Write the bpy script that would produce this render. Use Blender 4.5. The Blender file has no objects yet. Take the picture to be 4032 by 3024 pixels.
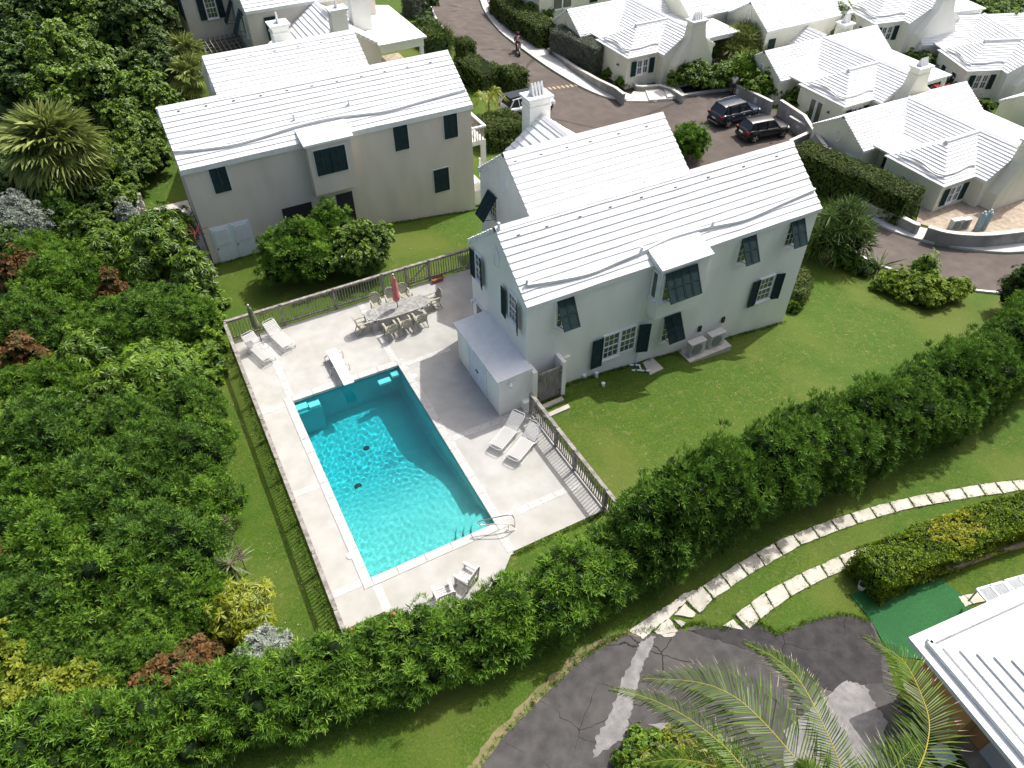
import bpy, bmesh, math, random
import numpy as np
from mathutils import Vector, Matrix
R = math.radians
rng = np.random.default_rng(7)
random.seed(7)
scene = bpy.context.scene
COL = scene.collection

# ------------------------------------------------------------------ camera
# world axes follow the pool and the houses: X along the house fronts, Y along the pool, Z=0 pool deck
FPX, PIT, ROL, YAW = 2900.0, R(44.417), R(-0.4715), R(27.45)
CAMH = 22.75
IW, IH = 4032.0, 3024.0
def _ray(px, py):
    x = (px - IW/2)/FPX; y = -(py - IH/2)/FPX
    c, s = math.cos(ROL), math.sin(ROL)
    x, y = c*x - s*y, s*x + c*y
    d = (x, math.cos(PIT) + y*math.sin(PIT), -math.sin(PIT) + y*math.cos(PIT))
    c, s = math.cos(-YAW), math.sin(-YAW)
    return np.array([c*d[0]-s*d[1], s*d[0]+c*d[1], d[2]])
_d = _ray(1459, 2280)
CAM = np.array([_d[0]/_d[2]*CAMH, _d[1]/_d[2]*CAMH, CAMH])
cd = bpy.data.cameras.new('camera'); co = bpy.data.objects.new('camera', cd); COL.objects.link(co)
cd.sensor_fit = 'HORIZONTAL'; cd.sensor_width = 36.0; cd.lens = FPX/IW*36.0
cd.clip_start = 0.1; cd.clip_end = 2000
fwd = _ray(IW/2, IH/2); fwd /= np.linalg.norm(fwd)
rt = _ray(IW/2+100, IH/2) - _ray(IW/2, IH/2); rt /= np.linalg.norm(rt)
up = np.cross(rt, fwd)
Mx = Matrix(((rt[0], up[0], -fwd[0], CAM[0]), (rt[1], up[1], -fwd[1], CAM[1]), (rt[2], up[2], -fwd[2], CAM[2]), (0, 0, 0, 1)))
co.matrix_world = Mx
scene.camera = co

# ------------------------------------------------------------------ sky, sun, exposure
SUN_AZ, SUN_EL = 17.3, 57.0          # azimuth from +X towards +Y
w = bpy.data.worlds.new('World'); scene.world = w; w.use_nodes = True
nt = w.node_tree; bg = nt.nodes['Background']
sky = nt.nodes.new('ShaderNodeTexSky'); sky.sky_type = 'NISHITA'; sky.sun_disc = False
sky.sun_elevation = R(SUN_EL); sky.sun_rotation = R(90 - SUN_AZ); sky.dust_density = 7.0; sky.air_density = 1.0; sky.ozone_density = 1.5
nt.links.new(sky.outputs[0], bg.inputs[0]); bg.inputs[1].default_value = 0.15
sl = bpy.data.lights.new('sun', 'SUN'); sl.energy = 3.9; sl.angle = R(0.55); sl.color = (1.0, 0.985, 0.955)
so = bpy.data.objects.new('sun', sl); COL.objects.link(so)
sdir = Vector((math.cos(R(SUN_EL))*math.cos(R(SUN_AZ)), math.cos(R(SUN_EL))*math.sin(R(SUN_AZ)), math.sin(R(SUN_EL))))
so.rotation_euler = sdir.to_track_quat('Z', 'Y').to_euler(); so.location = (40, 20, 60)
scene.view_settings.view_transform = 'Standard'; scene.view_settings.look = 'None'
scene.view_settings.gamma = 1.0; scene.view_settings.use_curve_mapping = False
scene.view_settings.exposure = 0.24
scene.render.engine = 'CYCLES'
scene.cycles.max_bounces = 8; scene.cycles.transparent_max_bounces = 16

# ------------------------------------------------------------------ terrain height, pixel -> place
def sst(v, a, b):
    t = np.clip((np.asarray(v, float)-a)/(b-a), 0, 1); return t*t*(3-2*t)
def H(x, y):
    x = np.asarray(x, float); y = np.asarray(y, float)
    x0 = 10.0 - 5.2*sst(y, 11, 21)
    t = x - x0
    t = np.where(t < 2, np.where(t < 0, 0, t*t/4), t-1)
    t = np.minimum(t, 26.5)
    far = np.maximum(0, x-44)*0.03
    rise = 0.05*np.clip(y-22, 0, 24)
    return -0.125*t - far + rise
def hz(x, y): return float(H(x, y))
def PZ(px, py, z):                      # photo pixel (2212 wide copy) at height z
    d = _ray(px*IW/2212, py*IW/2212); t = (z-CAM[2])/d[2]; p = CAM + d*t; return (float(p[0]), float(p[1]), float(z))
def G(px, py, dz=0.0):                  # photo pixel on the ground (plus dz)
    z = 0.0
    for _ in range(30):
        p = PZ(px, py, z+dz); z = 0.5*z + 0.5*hz(p[0], p[1])
    return (p[0], p[1], z)
def D7(x, y): return ((2300+x*0.783)/1.82278, (1800+y*0.783)/1.82278)
def G7(x, y, dz=0.0): return G(*D7(x, y), dz)
def P7(x, y, z): return PZ(*D7(x, y), z)

# ------------------------------------------------------------------ materials
MATS = {}
def _nt(name):
    m = bpy.data.materials.new(name); m.use_nodes = True
    t = m.node_tree; b = t.nodes['Principled BSDF']; return m, t, b
def mat(name, c, c2=None, scale=4.0, rough=0.7, bump=0.0, bscale=30.0, spec=0.4, metal=0.0, detail=5.0, lo=0.35, hi=0.65, world=True, stretch=None, c3=None, s3=0.6, a3=0.5):
    """two-tone noise colour + fine noise bump; c3 = large blotches"""
    m, t, b = _nt(name); N = t.nodes; L = t.links
    b.inputs['Roughness'].default_value = rough; b.inputs['Specular IOR Level'].default_value = spec; b.inputs['Metallic'].default_value = metal
    geo = N.new('ShaderNodeNewGeometry'); tc = N.new('ShaderNodeTexCoord')
    src = geo.outputs['Position'] if world else tc.outputs['Object']
    if stretch:
        mp = N.new('ShaderNodeMapping'); mp.inputs['Scale'].default_value = stretch; L.new(src, mp.inputs[0]); src = mp.outputs[0]
    col = None
    if c2 is not None:
        n = N.new('ShaderNodeTexNoise'); n.inputs['Scale'].default_value = scale; n.inputs['Detail'].default_value = detail; L.new(src, n.inputs['Vector'])
        r = N.new('ShaderNodeValToRGB'); r.color_ramp.elements[0].position = lo; r.color_ramp.elements[1].position = hi
        r.color_ramp.elements[0].color = (*c, 1); r.color_ramp.elements[1].color = (*c2, 1); L.new(n.outputs[0], r.inputs[0]); col = r.outputs[0]
        if c3 is not None:
            n3 = N.new('ShaderNodeTexNoise'); n3.inputs['Scale'].default_value = s3; n3.inputs['Detail'].default_value = 4; L.new(src, n3.inputs['Vector'])
            r3 = N.new('ShaderNodeValToRGB'); r3.color_ramp.elements[0].position = 0.48; r3.color_ramp.elements[1].position = 0.72
            r3.color_ramp.elements[0].color = (0, 0, 0, 1); r3.color_ramp.elements[1].color = (a3, a3, a3, 1); L.new(n3.outputs[0], r3.inputs[0])
            mx = N.new('ShaderNodeMix'); mx.data_type = 'RGBA'; L.new(r3.outputs[0], mx.inputs[0]); L.new(col, mx.inputs[6]); mx.inputs[7].default_value = (*c3, 1); col = mx.outputs[2]
        L.new(col, b.inputs['Base Color'])
    else:
        b.inputs['Base Color'].default_value = (*c, 1)
    if bump > 0:
        nb = N.new('ShaderNodeTexNoise'); nb.inputs['Scale'].default_value = bscale; nb.inputs['Detail'].default_value = 4; L.new(src, nb.inputs['Vector'])
        bp = N.new('ShaderNodeBump'); bp.inputs['Strength'].default_value = bump; bp.inputs['Distance'].default_value = 0.02; L.new(nb.outputs[0], bp.inputs['Height']); L.new(bp.outputs[0], b.inputs['Normal'])
    MATS[name] = m; return m
def leafmat(name, dark, light, rough=0.42, trans=0.25, spec=0.5, tip=None):
    m, t, b = _nt(name); N = t.nodes; L = t.links
    at = N.new('ShaderNodeAttribute'); at.attribute_name = 'tint'
    r = N.new('ShaderNodeValToRGB'); e = r.color_ramp.elements
    e[0].color = (*dark, 1); e[1].color = (*light, 1); e[0].position = 0.05; e[1].position = 0.85
    if tip: k = e.new(0.93); k.color = (*light, 1); e[-1].color = (*tip, 1); e[-1].position = 0.97
    L.new(at.outputs['Fac'], r.inputs[0]); L.new(r.outputs[0], b.inputs['Base Color'])
    b.inputs['Roughness'].default_value = rough; b.inputs['Specular IOR Level'].default_value = spec
    tr = N.new('ShaderNodeBsdfTranslucent'); L.new(r.outputs[0], tr.inputs['Color'])
    mx = N.new('ShaderNodeMixShader'); mx.inputs[0].default_value = trans
    out = N['Material Output']; L.new(b.outputs[0], mx.inputs[1]); L.new(tr.outputs[0], mx.inputs[2]); L.new(mx.outputs[0], out.inputs['Surface'])
    MATS[name] = m; return m

mat('roof_white', (0.70, 0.71, 0.70), (0.76, 0.765, 0.76), scale=3, rough=0.85, bump=0.25, bscale=14, spec=0.2, c3=(0.60, 0.61, 0.60), s3=0.7, a3=0.5)
mat('wall_cream', (0.80, 0.795, 0.73), (0.84, 0.835, 0.775), scale=1.3, rough=0.9, bump=0.2, bscale=40, spec=0.2, stretch=(1, 1, 0.3), c3=(0.62, 0.61, 0.55), s3=0.9, a3=0.35)
mat('wall_blush', (0.61, 0.56, 0.485), (0.66, 0.605, 0.53), scale=1.3, rough=0.9, bump=0.2, bscale=40, spec=0.2, stretch=(1, 1, 0.3), c3=(0.47, 0.435, 0.375), s3=0.8, a3=0.4)
mat('wall_pale', (0.68, 0.67, 0.545), (0.73, 0.72, 0.595), scale=1.3, rough=0.9, bump=0.2, bscale=40, spec=0.2, stretch=(1, 1, 0.3), c3=(0.55, 0.54, 0.44), s3=0.8, a3=0.4)
mat('wall_orange', (0.52, 0.27, 0.10), (0.58, 0.31, 0.12), scale=2, rough=0.9, bump=0.2, bscale=40)
mat('shutter_green', (0.014, 0.033, 0.033), (0.022, 0.046, 0.045), scale=6, rough=0.75, spec=0.2)
mat('white_paint', (0.74, 0.76, 0.78), (0.80, 0.81, 0.82), scale=5, rough=0.5)
mat('door_white', (0.66, 0.72, 0.76), (0.71, 0.76, 0.80), scale=5, rough=0.55)
mat('vent_dark', (0.03, 0.03, 0.035), rough=0.9)
mat('vent_grey', (0.16, 0.16, 0.17), rough=0.9)
mat('deck', (0.375, 0.367, 0.338), (0.435, 0.430, 0.404), scale=1.4, rough=0.9, bump=0.2, bscale=60, spec=0.2, detail=8, c3=(0.325, 0.308, 0.265), s3=0.45, a3=0.5)
mat('coping', (0.42, 0.41, 0.385), (0.52, 0.51, 0.49), scale=9, rough=0.9, bump=0.6, bscale=22, spec=0.2, detail=8)
mat('stone_slab', (0.42, 0.395, 0.335), (0.54, 0.515, 0.45), scale=2.2, rough=0.95, bump=0.5, bscale=18, spec=0.2, detail=8, c3=(0.36, 0.34, 0.28), s3=1.8, a3=0.5)
mat('asphalt', (0.105, 0.088, 0.077), (0.135, 0.114, 0.100), scale=1.2, rough=0.95, bump=0.4, bscale=70, spec=0.2, detail=10, c3=(0.085, 0.072, 0.063), s3=0.25, a3=0.7)
mat('sidewalk', (0.50, 0.485, 0.455), (0.62, 0.605, 0.57), scale=1.5, rough=0.95, bump=0.3, bscale=40, spec=0.2, detail=8, c3=(0.38, 0.37, 0.34), s3=0.7, a3=0.5)
mat('grey_wall', (0.24, 0.235, 0.22), (0.40, 0.39, 0.36), scale=1.6, rough=0.95, bump=0.4, bscale=30, spec=0.2, detail=8, stretch=(1, 1, 0.6), c3=(0.13, 0.13, 0.12), s3=0.8, a3=0.6)
mat('wall_cap', (0.52, 0.49, 0.43), (0.62, 0.59, 0.53), scale=3, rough=0.95, bump=0.3)
mat('fence_wood', (0.17, 0.155, 0.14), (0.34, 0.315, 0.285), scale=5, rough=0.9, bump=0.4, bscale=50, spec=0.2, detail=8)
mat('pale_teak', (0.46, 0.45, 0.43), (0.56, 0.55, 0.53), scale=6, rough=0.9, bump=0.3, bscale=60, spec=0.2)
mat('teak', (0.24, 0.235, 0.22), (0.40, 0.39, 0.37), scale=6, rough=0.9, bump=0.3, bscale=60, spec=0.2, detail=8)
mat('chair_wood', (0.30, 0.29, 0.22), (0.44, 0.42, 0.34), scale=6, rough=0.9, bump=0.3, bscale=60, spec=0.2)
mat('gate_wood', (0.17, 0.155, 0.14), (0.27, 0.25, 0.225), scale=3, rough=0.9, bump=0.3, bscale=40, stretch=(4, 4, 0.6))
mat('white_strap', (0.54, 0.53, 0.51), rough=0.5)
mat('white_tube', (0.58, 0.58, 0.58), rough=0.35, spec=0.5)
mat('steel', (0.62, 0.60, 0.56), rough=0.22, metal=1.0)
mat('dark_metal', (0.03, 0.03, 0.032), rough=0.45)
mat('coral_cloth', (0.68, 0.20, 0.19), (0.74, 0.26, 0.25), scale=9, rough=0.9)
mat('olive_cloth', (0.14, 0.155, 0.075), (0.19, 0.20, 0.11), scale=9, rough=0.9)
mat('terracotta', (0.36, 0.10, 0.05), (0.42, 0.13, 0.07), scale=9, rough=0.85)
mat('ac_grey', (0.50, 0.50, 0.48), (0.55, 0.55, 0.53), scale=5, rough=0.5)
mat('ac_grille', (0.20, 0.21, 0.21), rough=0.6)
mat('tank_blue', (0.28, 0.37, 0.40), (0.33, 0.42, 0.45), scale=5, rough=0.5)
mat('cyan_pipe', (0.02, 0.20, 0.26), rough=0.5)
mat('concrete', (0.42, 0.40, 0.36), (0.50, 0.48, 0.43), scale=3, rough=0.95, bump=0.3)
mat('turf', (0.005, 0.078, 0.014), (0.009, 0.110, 0.024), scale=14, rough=0.8, bump=0.5, bscale=80, c3=(0.005, 0.075, 0.018), s3=0.9, a3=0.6)
mat('old_asphalt', (0.062, 0.059, 0.057), (0.095, 0.090, 0.087), scale=2.2, rough=0.97, bump=0.7, bscale=45, spec=0.15, detail=10, c3=(0.115, 0.105, 0.098), s3=0.5, a3=0.6)
mat('new_asphalt', (0.038, 0.036, 0.037), (0.058, 0.055, 0.055), scale=3, rough=0.97, bump=0.6, bscale=60, spec=0.15, detail=10)
mat('concrete_strip', (0.19, 0.183, 0.18), (0.28, 0.27, 0.265), scale=5, rough=0.97, bump=0.8, bscale=25, spec=0.15, detail=10, c3=(0.13, 0.125, 0.12), s3=2.5, a3=0.7)
mat('soil', (0.13, 0.135, 0.05), (0.23, 0.19, 0.10), scale=2.2, rough=0.95, bump=0.5)
mat('bark', (0.10, 0.08, 0.06), (0.16, 0.13, 0.10), scale=9, rough=0.95, bump=0.5)
mat('core_shade', (0.006, 0.014, 0.004), (0.014, 0.026, 0.008), scale=6, rough=0.95, bump=0.9, bscale=14, spec=0.1)  # near-black colour of the solid crown cores, painting deep shade into leaf gaps
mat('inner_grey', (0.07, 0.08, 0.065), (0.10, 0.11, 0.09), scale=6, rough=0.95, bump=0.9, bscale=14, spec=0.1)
mat('yellow_paint', (0.36, 0.27, 0.16), (0.46, 0.36, 0.23), scale=8, rough=0.9)
mat('rubber', (0.012, 0.012, 0.013), rough=0.8)
mat('rim', (0.45, 0.45, 0.46), rough=0.3, metal=0.9)
mat('rim_dark', (0.02, 0.02, 0.022), rough=0.4, metal=0.5)
for nm, c in (('paint_white', (0.72, 0.73, 0.75)), ('paint_navy', (0.010, 0.020, 0.042)), ('paint_black', (0.007, 0.009, 0.012)), ('paint_red', (0.35, 0.008, 0.02)), ('paint_champagne', (0.32, 0.30, 0.24))):
    m = mat(nm, c, rough=0.3, spec=0.4); m.node_tree.nodes['Principled BSDF'].inputs['Coat Weight'].default_value = 0.35; m.node_tree.nodes['Principled BSDF'].inputs['Coat Roughness'].default_value = 0.06
mat('tail_red', (0.14, 0.006, 0.008), rough=0.3)
mat('bench_green', (0.02, 0.05, 0.03), (0.03, 0.065, 0.04), scale=5, rough=0.7)
mat('lamp_glass', (0.70, 0.72, 0.72), rough=0.15)
mat('glass_dark', (0.018, 0.024, 0.028), rough=0.06, spec=0.7)
mat('window_glass', (0.055, 0.065, 0.055), (0.12, 0.13, 0.09), scale=1.5, rough=0.06, spec=0.8)
mat('skin', (0.42, 0.22, 0.15), rough=0.6)
mat('cloth_white', (0.70, 0.72, 0.76), rough=0.9)
mat('cloth_navy', (0.02, 0.03, 0.06), rough=0.9)
mat('cloth_slate', (0.05, 0.075, 0.10), rough=0.9)
mat('cloth_maroon', (0.10, 0.012, 0.035), rough=0.9)
mat('shoe_black', (0.012, 0.012, 0.014), rough=0.6)
mat('flower_pink', (0.80, 0.22, 0.28), rough=0.7)
mat('flower_red', (0.50, 0.07, 0.08), rough=0.7)
mat('flower_white', (0.80, 0.80, 0.76), rough=0.7)
mat('spike_red', (0.16, 0.012, 0.02), (0.11, 0.008, 0.014), scale=9, rough=0.7)
mat('paver', (0.30, 0.24, 0.18), (0.42, 0.35, 0.27), scale=3.5, rough=0.95, bump=0.4)
mat('patio', (0.40, 0.365, 0.32), (0.55, 0.52, 0.47), scale=2, rough=0.95, bump=0.4)
mat('rubble', (0.30, 0.29, 0.26), (0.44, 0.42, 0.38), scale=3, rough=0.95, bump=0.6)
mat('sign_white', (0.62, 0.62, 0.60), rough=0.6)
mat('sign_text', (0.30, 0.31, 0.31), rough=0.7)
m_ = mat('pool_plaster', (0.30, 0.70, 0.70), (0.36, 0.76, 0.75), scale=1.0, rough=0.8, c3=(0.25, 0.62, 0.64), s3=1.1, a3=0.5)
def _pool():   # plaster tint imitating light absorbed by the water: paler aqua shallow, deeper turquoise deep
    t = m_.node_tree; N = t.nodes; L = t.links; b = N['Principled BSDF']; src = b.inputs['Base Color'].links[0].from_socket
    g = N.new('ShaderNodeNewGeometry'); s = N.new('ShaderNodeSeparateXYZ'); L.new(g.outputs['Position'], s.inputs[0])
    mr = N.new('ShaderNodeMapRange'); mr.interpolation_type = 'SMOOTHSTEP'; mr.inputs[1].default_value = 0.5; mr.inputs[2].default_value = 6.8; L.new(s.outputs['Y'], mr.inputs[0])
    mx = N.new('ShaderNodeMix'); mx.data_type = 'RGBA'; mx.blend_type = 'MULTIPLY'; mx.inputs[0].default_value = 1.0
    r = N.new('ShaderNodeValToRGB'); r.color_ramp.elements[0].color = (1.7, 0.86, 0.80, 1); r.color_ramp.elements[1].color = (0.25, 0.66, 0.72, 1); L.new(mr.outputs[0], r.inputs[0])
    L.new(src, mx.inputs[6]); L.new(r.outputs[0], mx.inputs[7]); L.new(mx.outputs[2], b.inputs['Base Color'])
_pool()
mat('pool_dark_line', (0.06, 0.07, 0.07), rough=0.7)
mat('ledge_tile', (0.75, 0.78, 0.76), (0.80, 0.82, 0.80), scale=6, rough=0.6)

def cracks(name, scale, dark, width=.03):
    t = MATS[name].node_tree; N = t.nodes; L = t.links; b = N['Principled BSDF']; src = b.inputs['Base Color'].links[0].from_socket
    g = N.new('ShaderNodeNewGeometry'); n = N.new('ShaderNodeTexNoise'); n.inputs['Scale'].default_value = 1.4; n.inputs['Detail'].default_value = 6; L.new(g.outputs['Position'], n.inputs['Vector'])
    mxv = N.new('ShaderNodeMix'); mxv.data_type = 'VECTOR'; mxv.inputs[0].default_value = .28; L.new(g.outputs['Position'], mxv.inputs[4]); L.new(n.outputs['Color'], mxv.inputs[5])
    v = N.new('ShaderNodeTexVoronoi'); v.feature = 'DISTANCE_TO_EDGE'; v.inputs['Scale'].default_value = scale; L.new(mxv.outputs[1], v.inputs['Vector'])
    n2 = N.new('ShaderNodeTexNoise'); n2.inputs['Scale'].default_value = .5; L.new(g.outputs['Position'], n2.inputs['Vector'])
    th = N.new('ShaderNodeMapRange'); th.inputs[1].default_value = .42; th.inputs[2].default_value = .62; th.inputs[3].default_value = 0; th.inputs[4].default_value = width; L.new(n2.outputs[0], th.inputs[0])
    c = N.new('ShaderNodeMath'); c.operation = 'LESS_THAN'; L.new(v.outputs['Distance'], c.inputs[0]); L.new(th.outputs[0], c.inputs[1])
    mx = N.new('ShaderNodeMix'); mx.data_type = 'RGBA'; L.new(c.outputs[0], mx.inputs[0]); L.new(src, mx.inputs[6]); mx.inputs[7].default_value = (*dark, 1); L.new(mx.outputs[2], b.inputs['Base Color'])
cracks('old_asphalt', 0.8, (0.03, 0.028, 0.027), .009); cracks('new_asphalt', 0.6, (0.022, 0.021, 0.02), .006); cracks('asphalt', 0.13, (0.07, 0.058, 0.05), .012)
def grass_material():
    m, t, b = _nt('lawn'); N = t.nodes; L = t.links
    b.inputs['Roughness'].default_value = 0.8; b.inputs['Specular IOR Level'].default_value = 0.2
    g = N.new('ShaderNodeNewGeometry'); p = g.outputs['Position']
    def noise(s, d=6, dist=0.0):
        n = N.new('ShaderNodeTexNoise'); n.inputs['Scale'].default_value = s; n.inputs['Detail'].default_value = d; n.inputs['Distortion'].default_value = dist; L.new(p, n.inputs['Vector']); return n.outputs[0]
    def ramp(src, a, ca, bb, cb):
        r = N.new('ShaderNodeValToRGB'); e = r.color_ramp.elements; e[0].position = a; e[1].position = bb; e[0].color = (*ca, 1); e[1].color = (*cb, 1); L.new(src, r.inputs[0]); return r.outputs[0]
    def mix(f, a, bcol, blend='MIX'):
        x = N.new('ShaderNodeMix'); x.data_type = 'RGBA'; x.blend_type = blend
        if isinstance(f, float): x.inputs[0].default_value = f
        else: L.new(f, x.inputs[0])
        for i, v in ((6, a), (7, bcol)):
            if isinstance(v, tuple): x.inputs[i].default_value = (*v, 1)
            else: L.new(v, x.inputs[i])
        return x.outputs[2]
    fine = ramp(noise(13, 9), 0.30, (0.022, 0.052, 0.005), 0.70, (0.090, 0.148, 0.012))
    mid = ramp(noise(1.6, 6), 0.38, (0.042, 0.102, 0.006), 0.66, (0.088, 0.132, 0.012))
    c = mix(0.38, fine, mid)
    big = ramp(noise(0.22, 5), 0.44, (0, 0, 0), 0.70, (0.45, 0.45, 0.45))
    c = mix(big, c, (0.046, 0.110, 0.009))
    # worn straw-coloured spots
    spot = ramp(noise(5.5, 8, 0.8), 0.56, (0, 0, 0), 0.72, (0.6, 0.6, 0.6))
    patch = ramp(noise(0.30, 4), 0.40, (0.15, 0.15, 0.15), 0.58, (1, 1, 1))
    mul = N.new('ShaderNodeMix'); mul.data_type = 'RGBA'; mul.blend_type = 'MULTIPLY'; mul.inputs[0].default_value = 1.0; L.new(spot, mul.inputs[6]); L.new(patch, mul.inputs[7])
    c = mix(mul.outputs[2], c, (0.22, 0.175, 0.085))
    dry = ramp(noise(0.16, 3, 0.4), 0.50, (0, 0, 0), 0.66, (0.55, 0.55, 0.55))
    c = mix(dry, c, (0.125, 0.150, 0.028))
    L.new(c, b.inputs['Base Color'])
    bp = N.new('ShaderNodeBump'); bp.inputs['Strength'].default_value = 0.9; bp.inputs['Distance'].default_value = 0.04
    L.new(noise(30, 6), bp.inputs['Height']); L.new(bp.outputs[0], b.inputs['Normal'])
    MATS['lawn'] = m
grass_material()

leafmat('leaf_oleander', (0.014, 0.052, 0.004), (0.165, 0.320, 0.028), rough=0.48, spec=0.24, trans=0.30, tip=(0.26, 0.38, 0.05))
leafmat('leaf_oleander_dark', (0.012, 0.046, 0.005), (0.140, 0.275, 0.030), rough=0.48, spec=0.24, trans=0.30, tip=(0.20, 0.32, 0.05))
leafmat('leaf_dark', (0.010, 0.034, 0.004), (0.100, 0.180, 0.022), rough=0.45, spec=0.35, trans=0.16)
leafmat('leaf_mid', (0.020, 0.060, 0.005), (0.165, 0.270, 0.024), rough=0.45, spec=0.35, trans=0.16)
leafmat('leaf_bright', (0.036, 0.090, 0.005), (0.165, 0.285, 0.018), rough=0.45, spec=0.3, trans=0.18)
leafmat('leaf_umbrella', (0.022, 0.064, 0.004), (0.130, 0.225, 0.011), rough=0.36, spec=0.35, trans=0.16)
leafmat('leaf_yellow', (0.170, 0.215, 0.010), (0.46, 0.46, 0.035), rough=0.5, spec=0.3)
leafmat('leaf_yellowgreen', (0.085, 0.135, 0.008), (0.30, 0.34, 0.035), rough=0.5, spec=0.25)
leafmat('leaf_lime', (0.110, 0.165, 0.006), (0.260, 0.290, 0.012), rough=0.42)
leafmat('leaf_silver', (0.20, 0.24, 0.19), (0.40, 0.44, 0.37), rough=0.6)
leafmat('leaf_greygreen', (0.075, 0.095, 0.060), (0.20, 0.225, 0.155), rough=0.6)
leafmat('leaf_copper', (0.045, 0.060, 0.010), (0.190, 0.085, 0.028), rough=0.55, spec=0.25)
leafmat('leaf_hedge', (0.020, 0.052, 0.006), (0.140, 0.215, 0.030), rough=0.5, spec=0.3, trans=0.16, tip=(0.19, 0.12, 0.05))
leafmat('leaf_hedge_lime', (0.045, 0.100, 0.004), (0.210, 0.305, 0.010), rough=0.5, spec=0.3)
leafmat('leaf_palm', (0.070, 0.115, 0.018), (0.340, 0.390, 0.110), rough=0.5, spec=0.3, tip=(0.42, 0.34, 0.10))
leafmat('leaf_coconut', (0.014, 0.042, 0.003), (0.115, 0.195, 0.018), rough=0.42, spec=0.25, trans=0.22)
leafmat('leaf_straw', (0.32, 0.27, 0.18), (0.46, 0.40, 0.28), rough=0.6)
leafmat('leaf_strap', (0.030, 0.080, 0.016), (0.150, 0.230, 0.055), rough=0.42, spec=0.3, tip=(0.30, 0.27, 0.06))
leafmat('leaf_variegated', (0.10, 0.17, 0.07), (0.46, 0.48, 0.26), rough=0.45)
mat('rachis', (0.45, 0.33, 0.035), (0.38, 0.34, 0.05), scale=6, rough=0.5)

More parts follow.
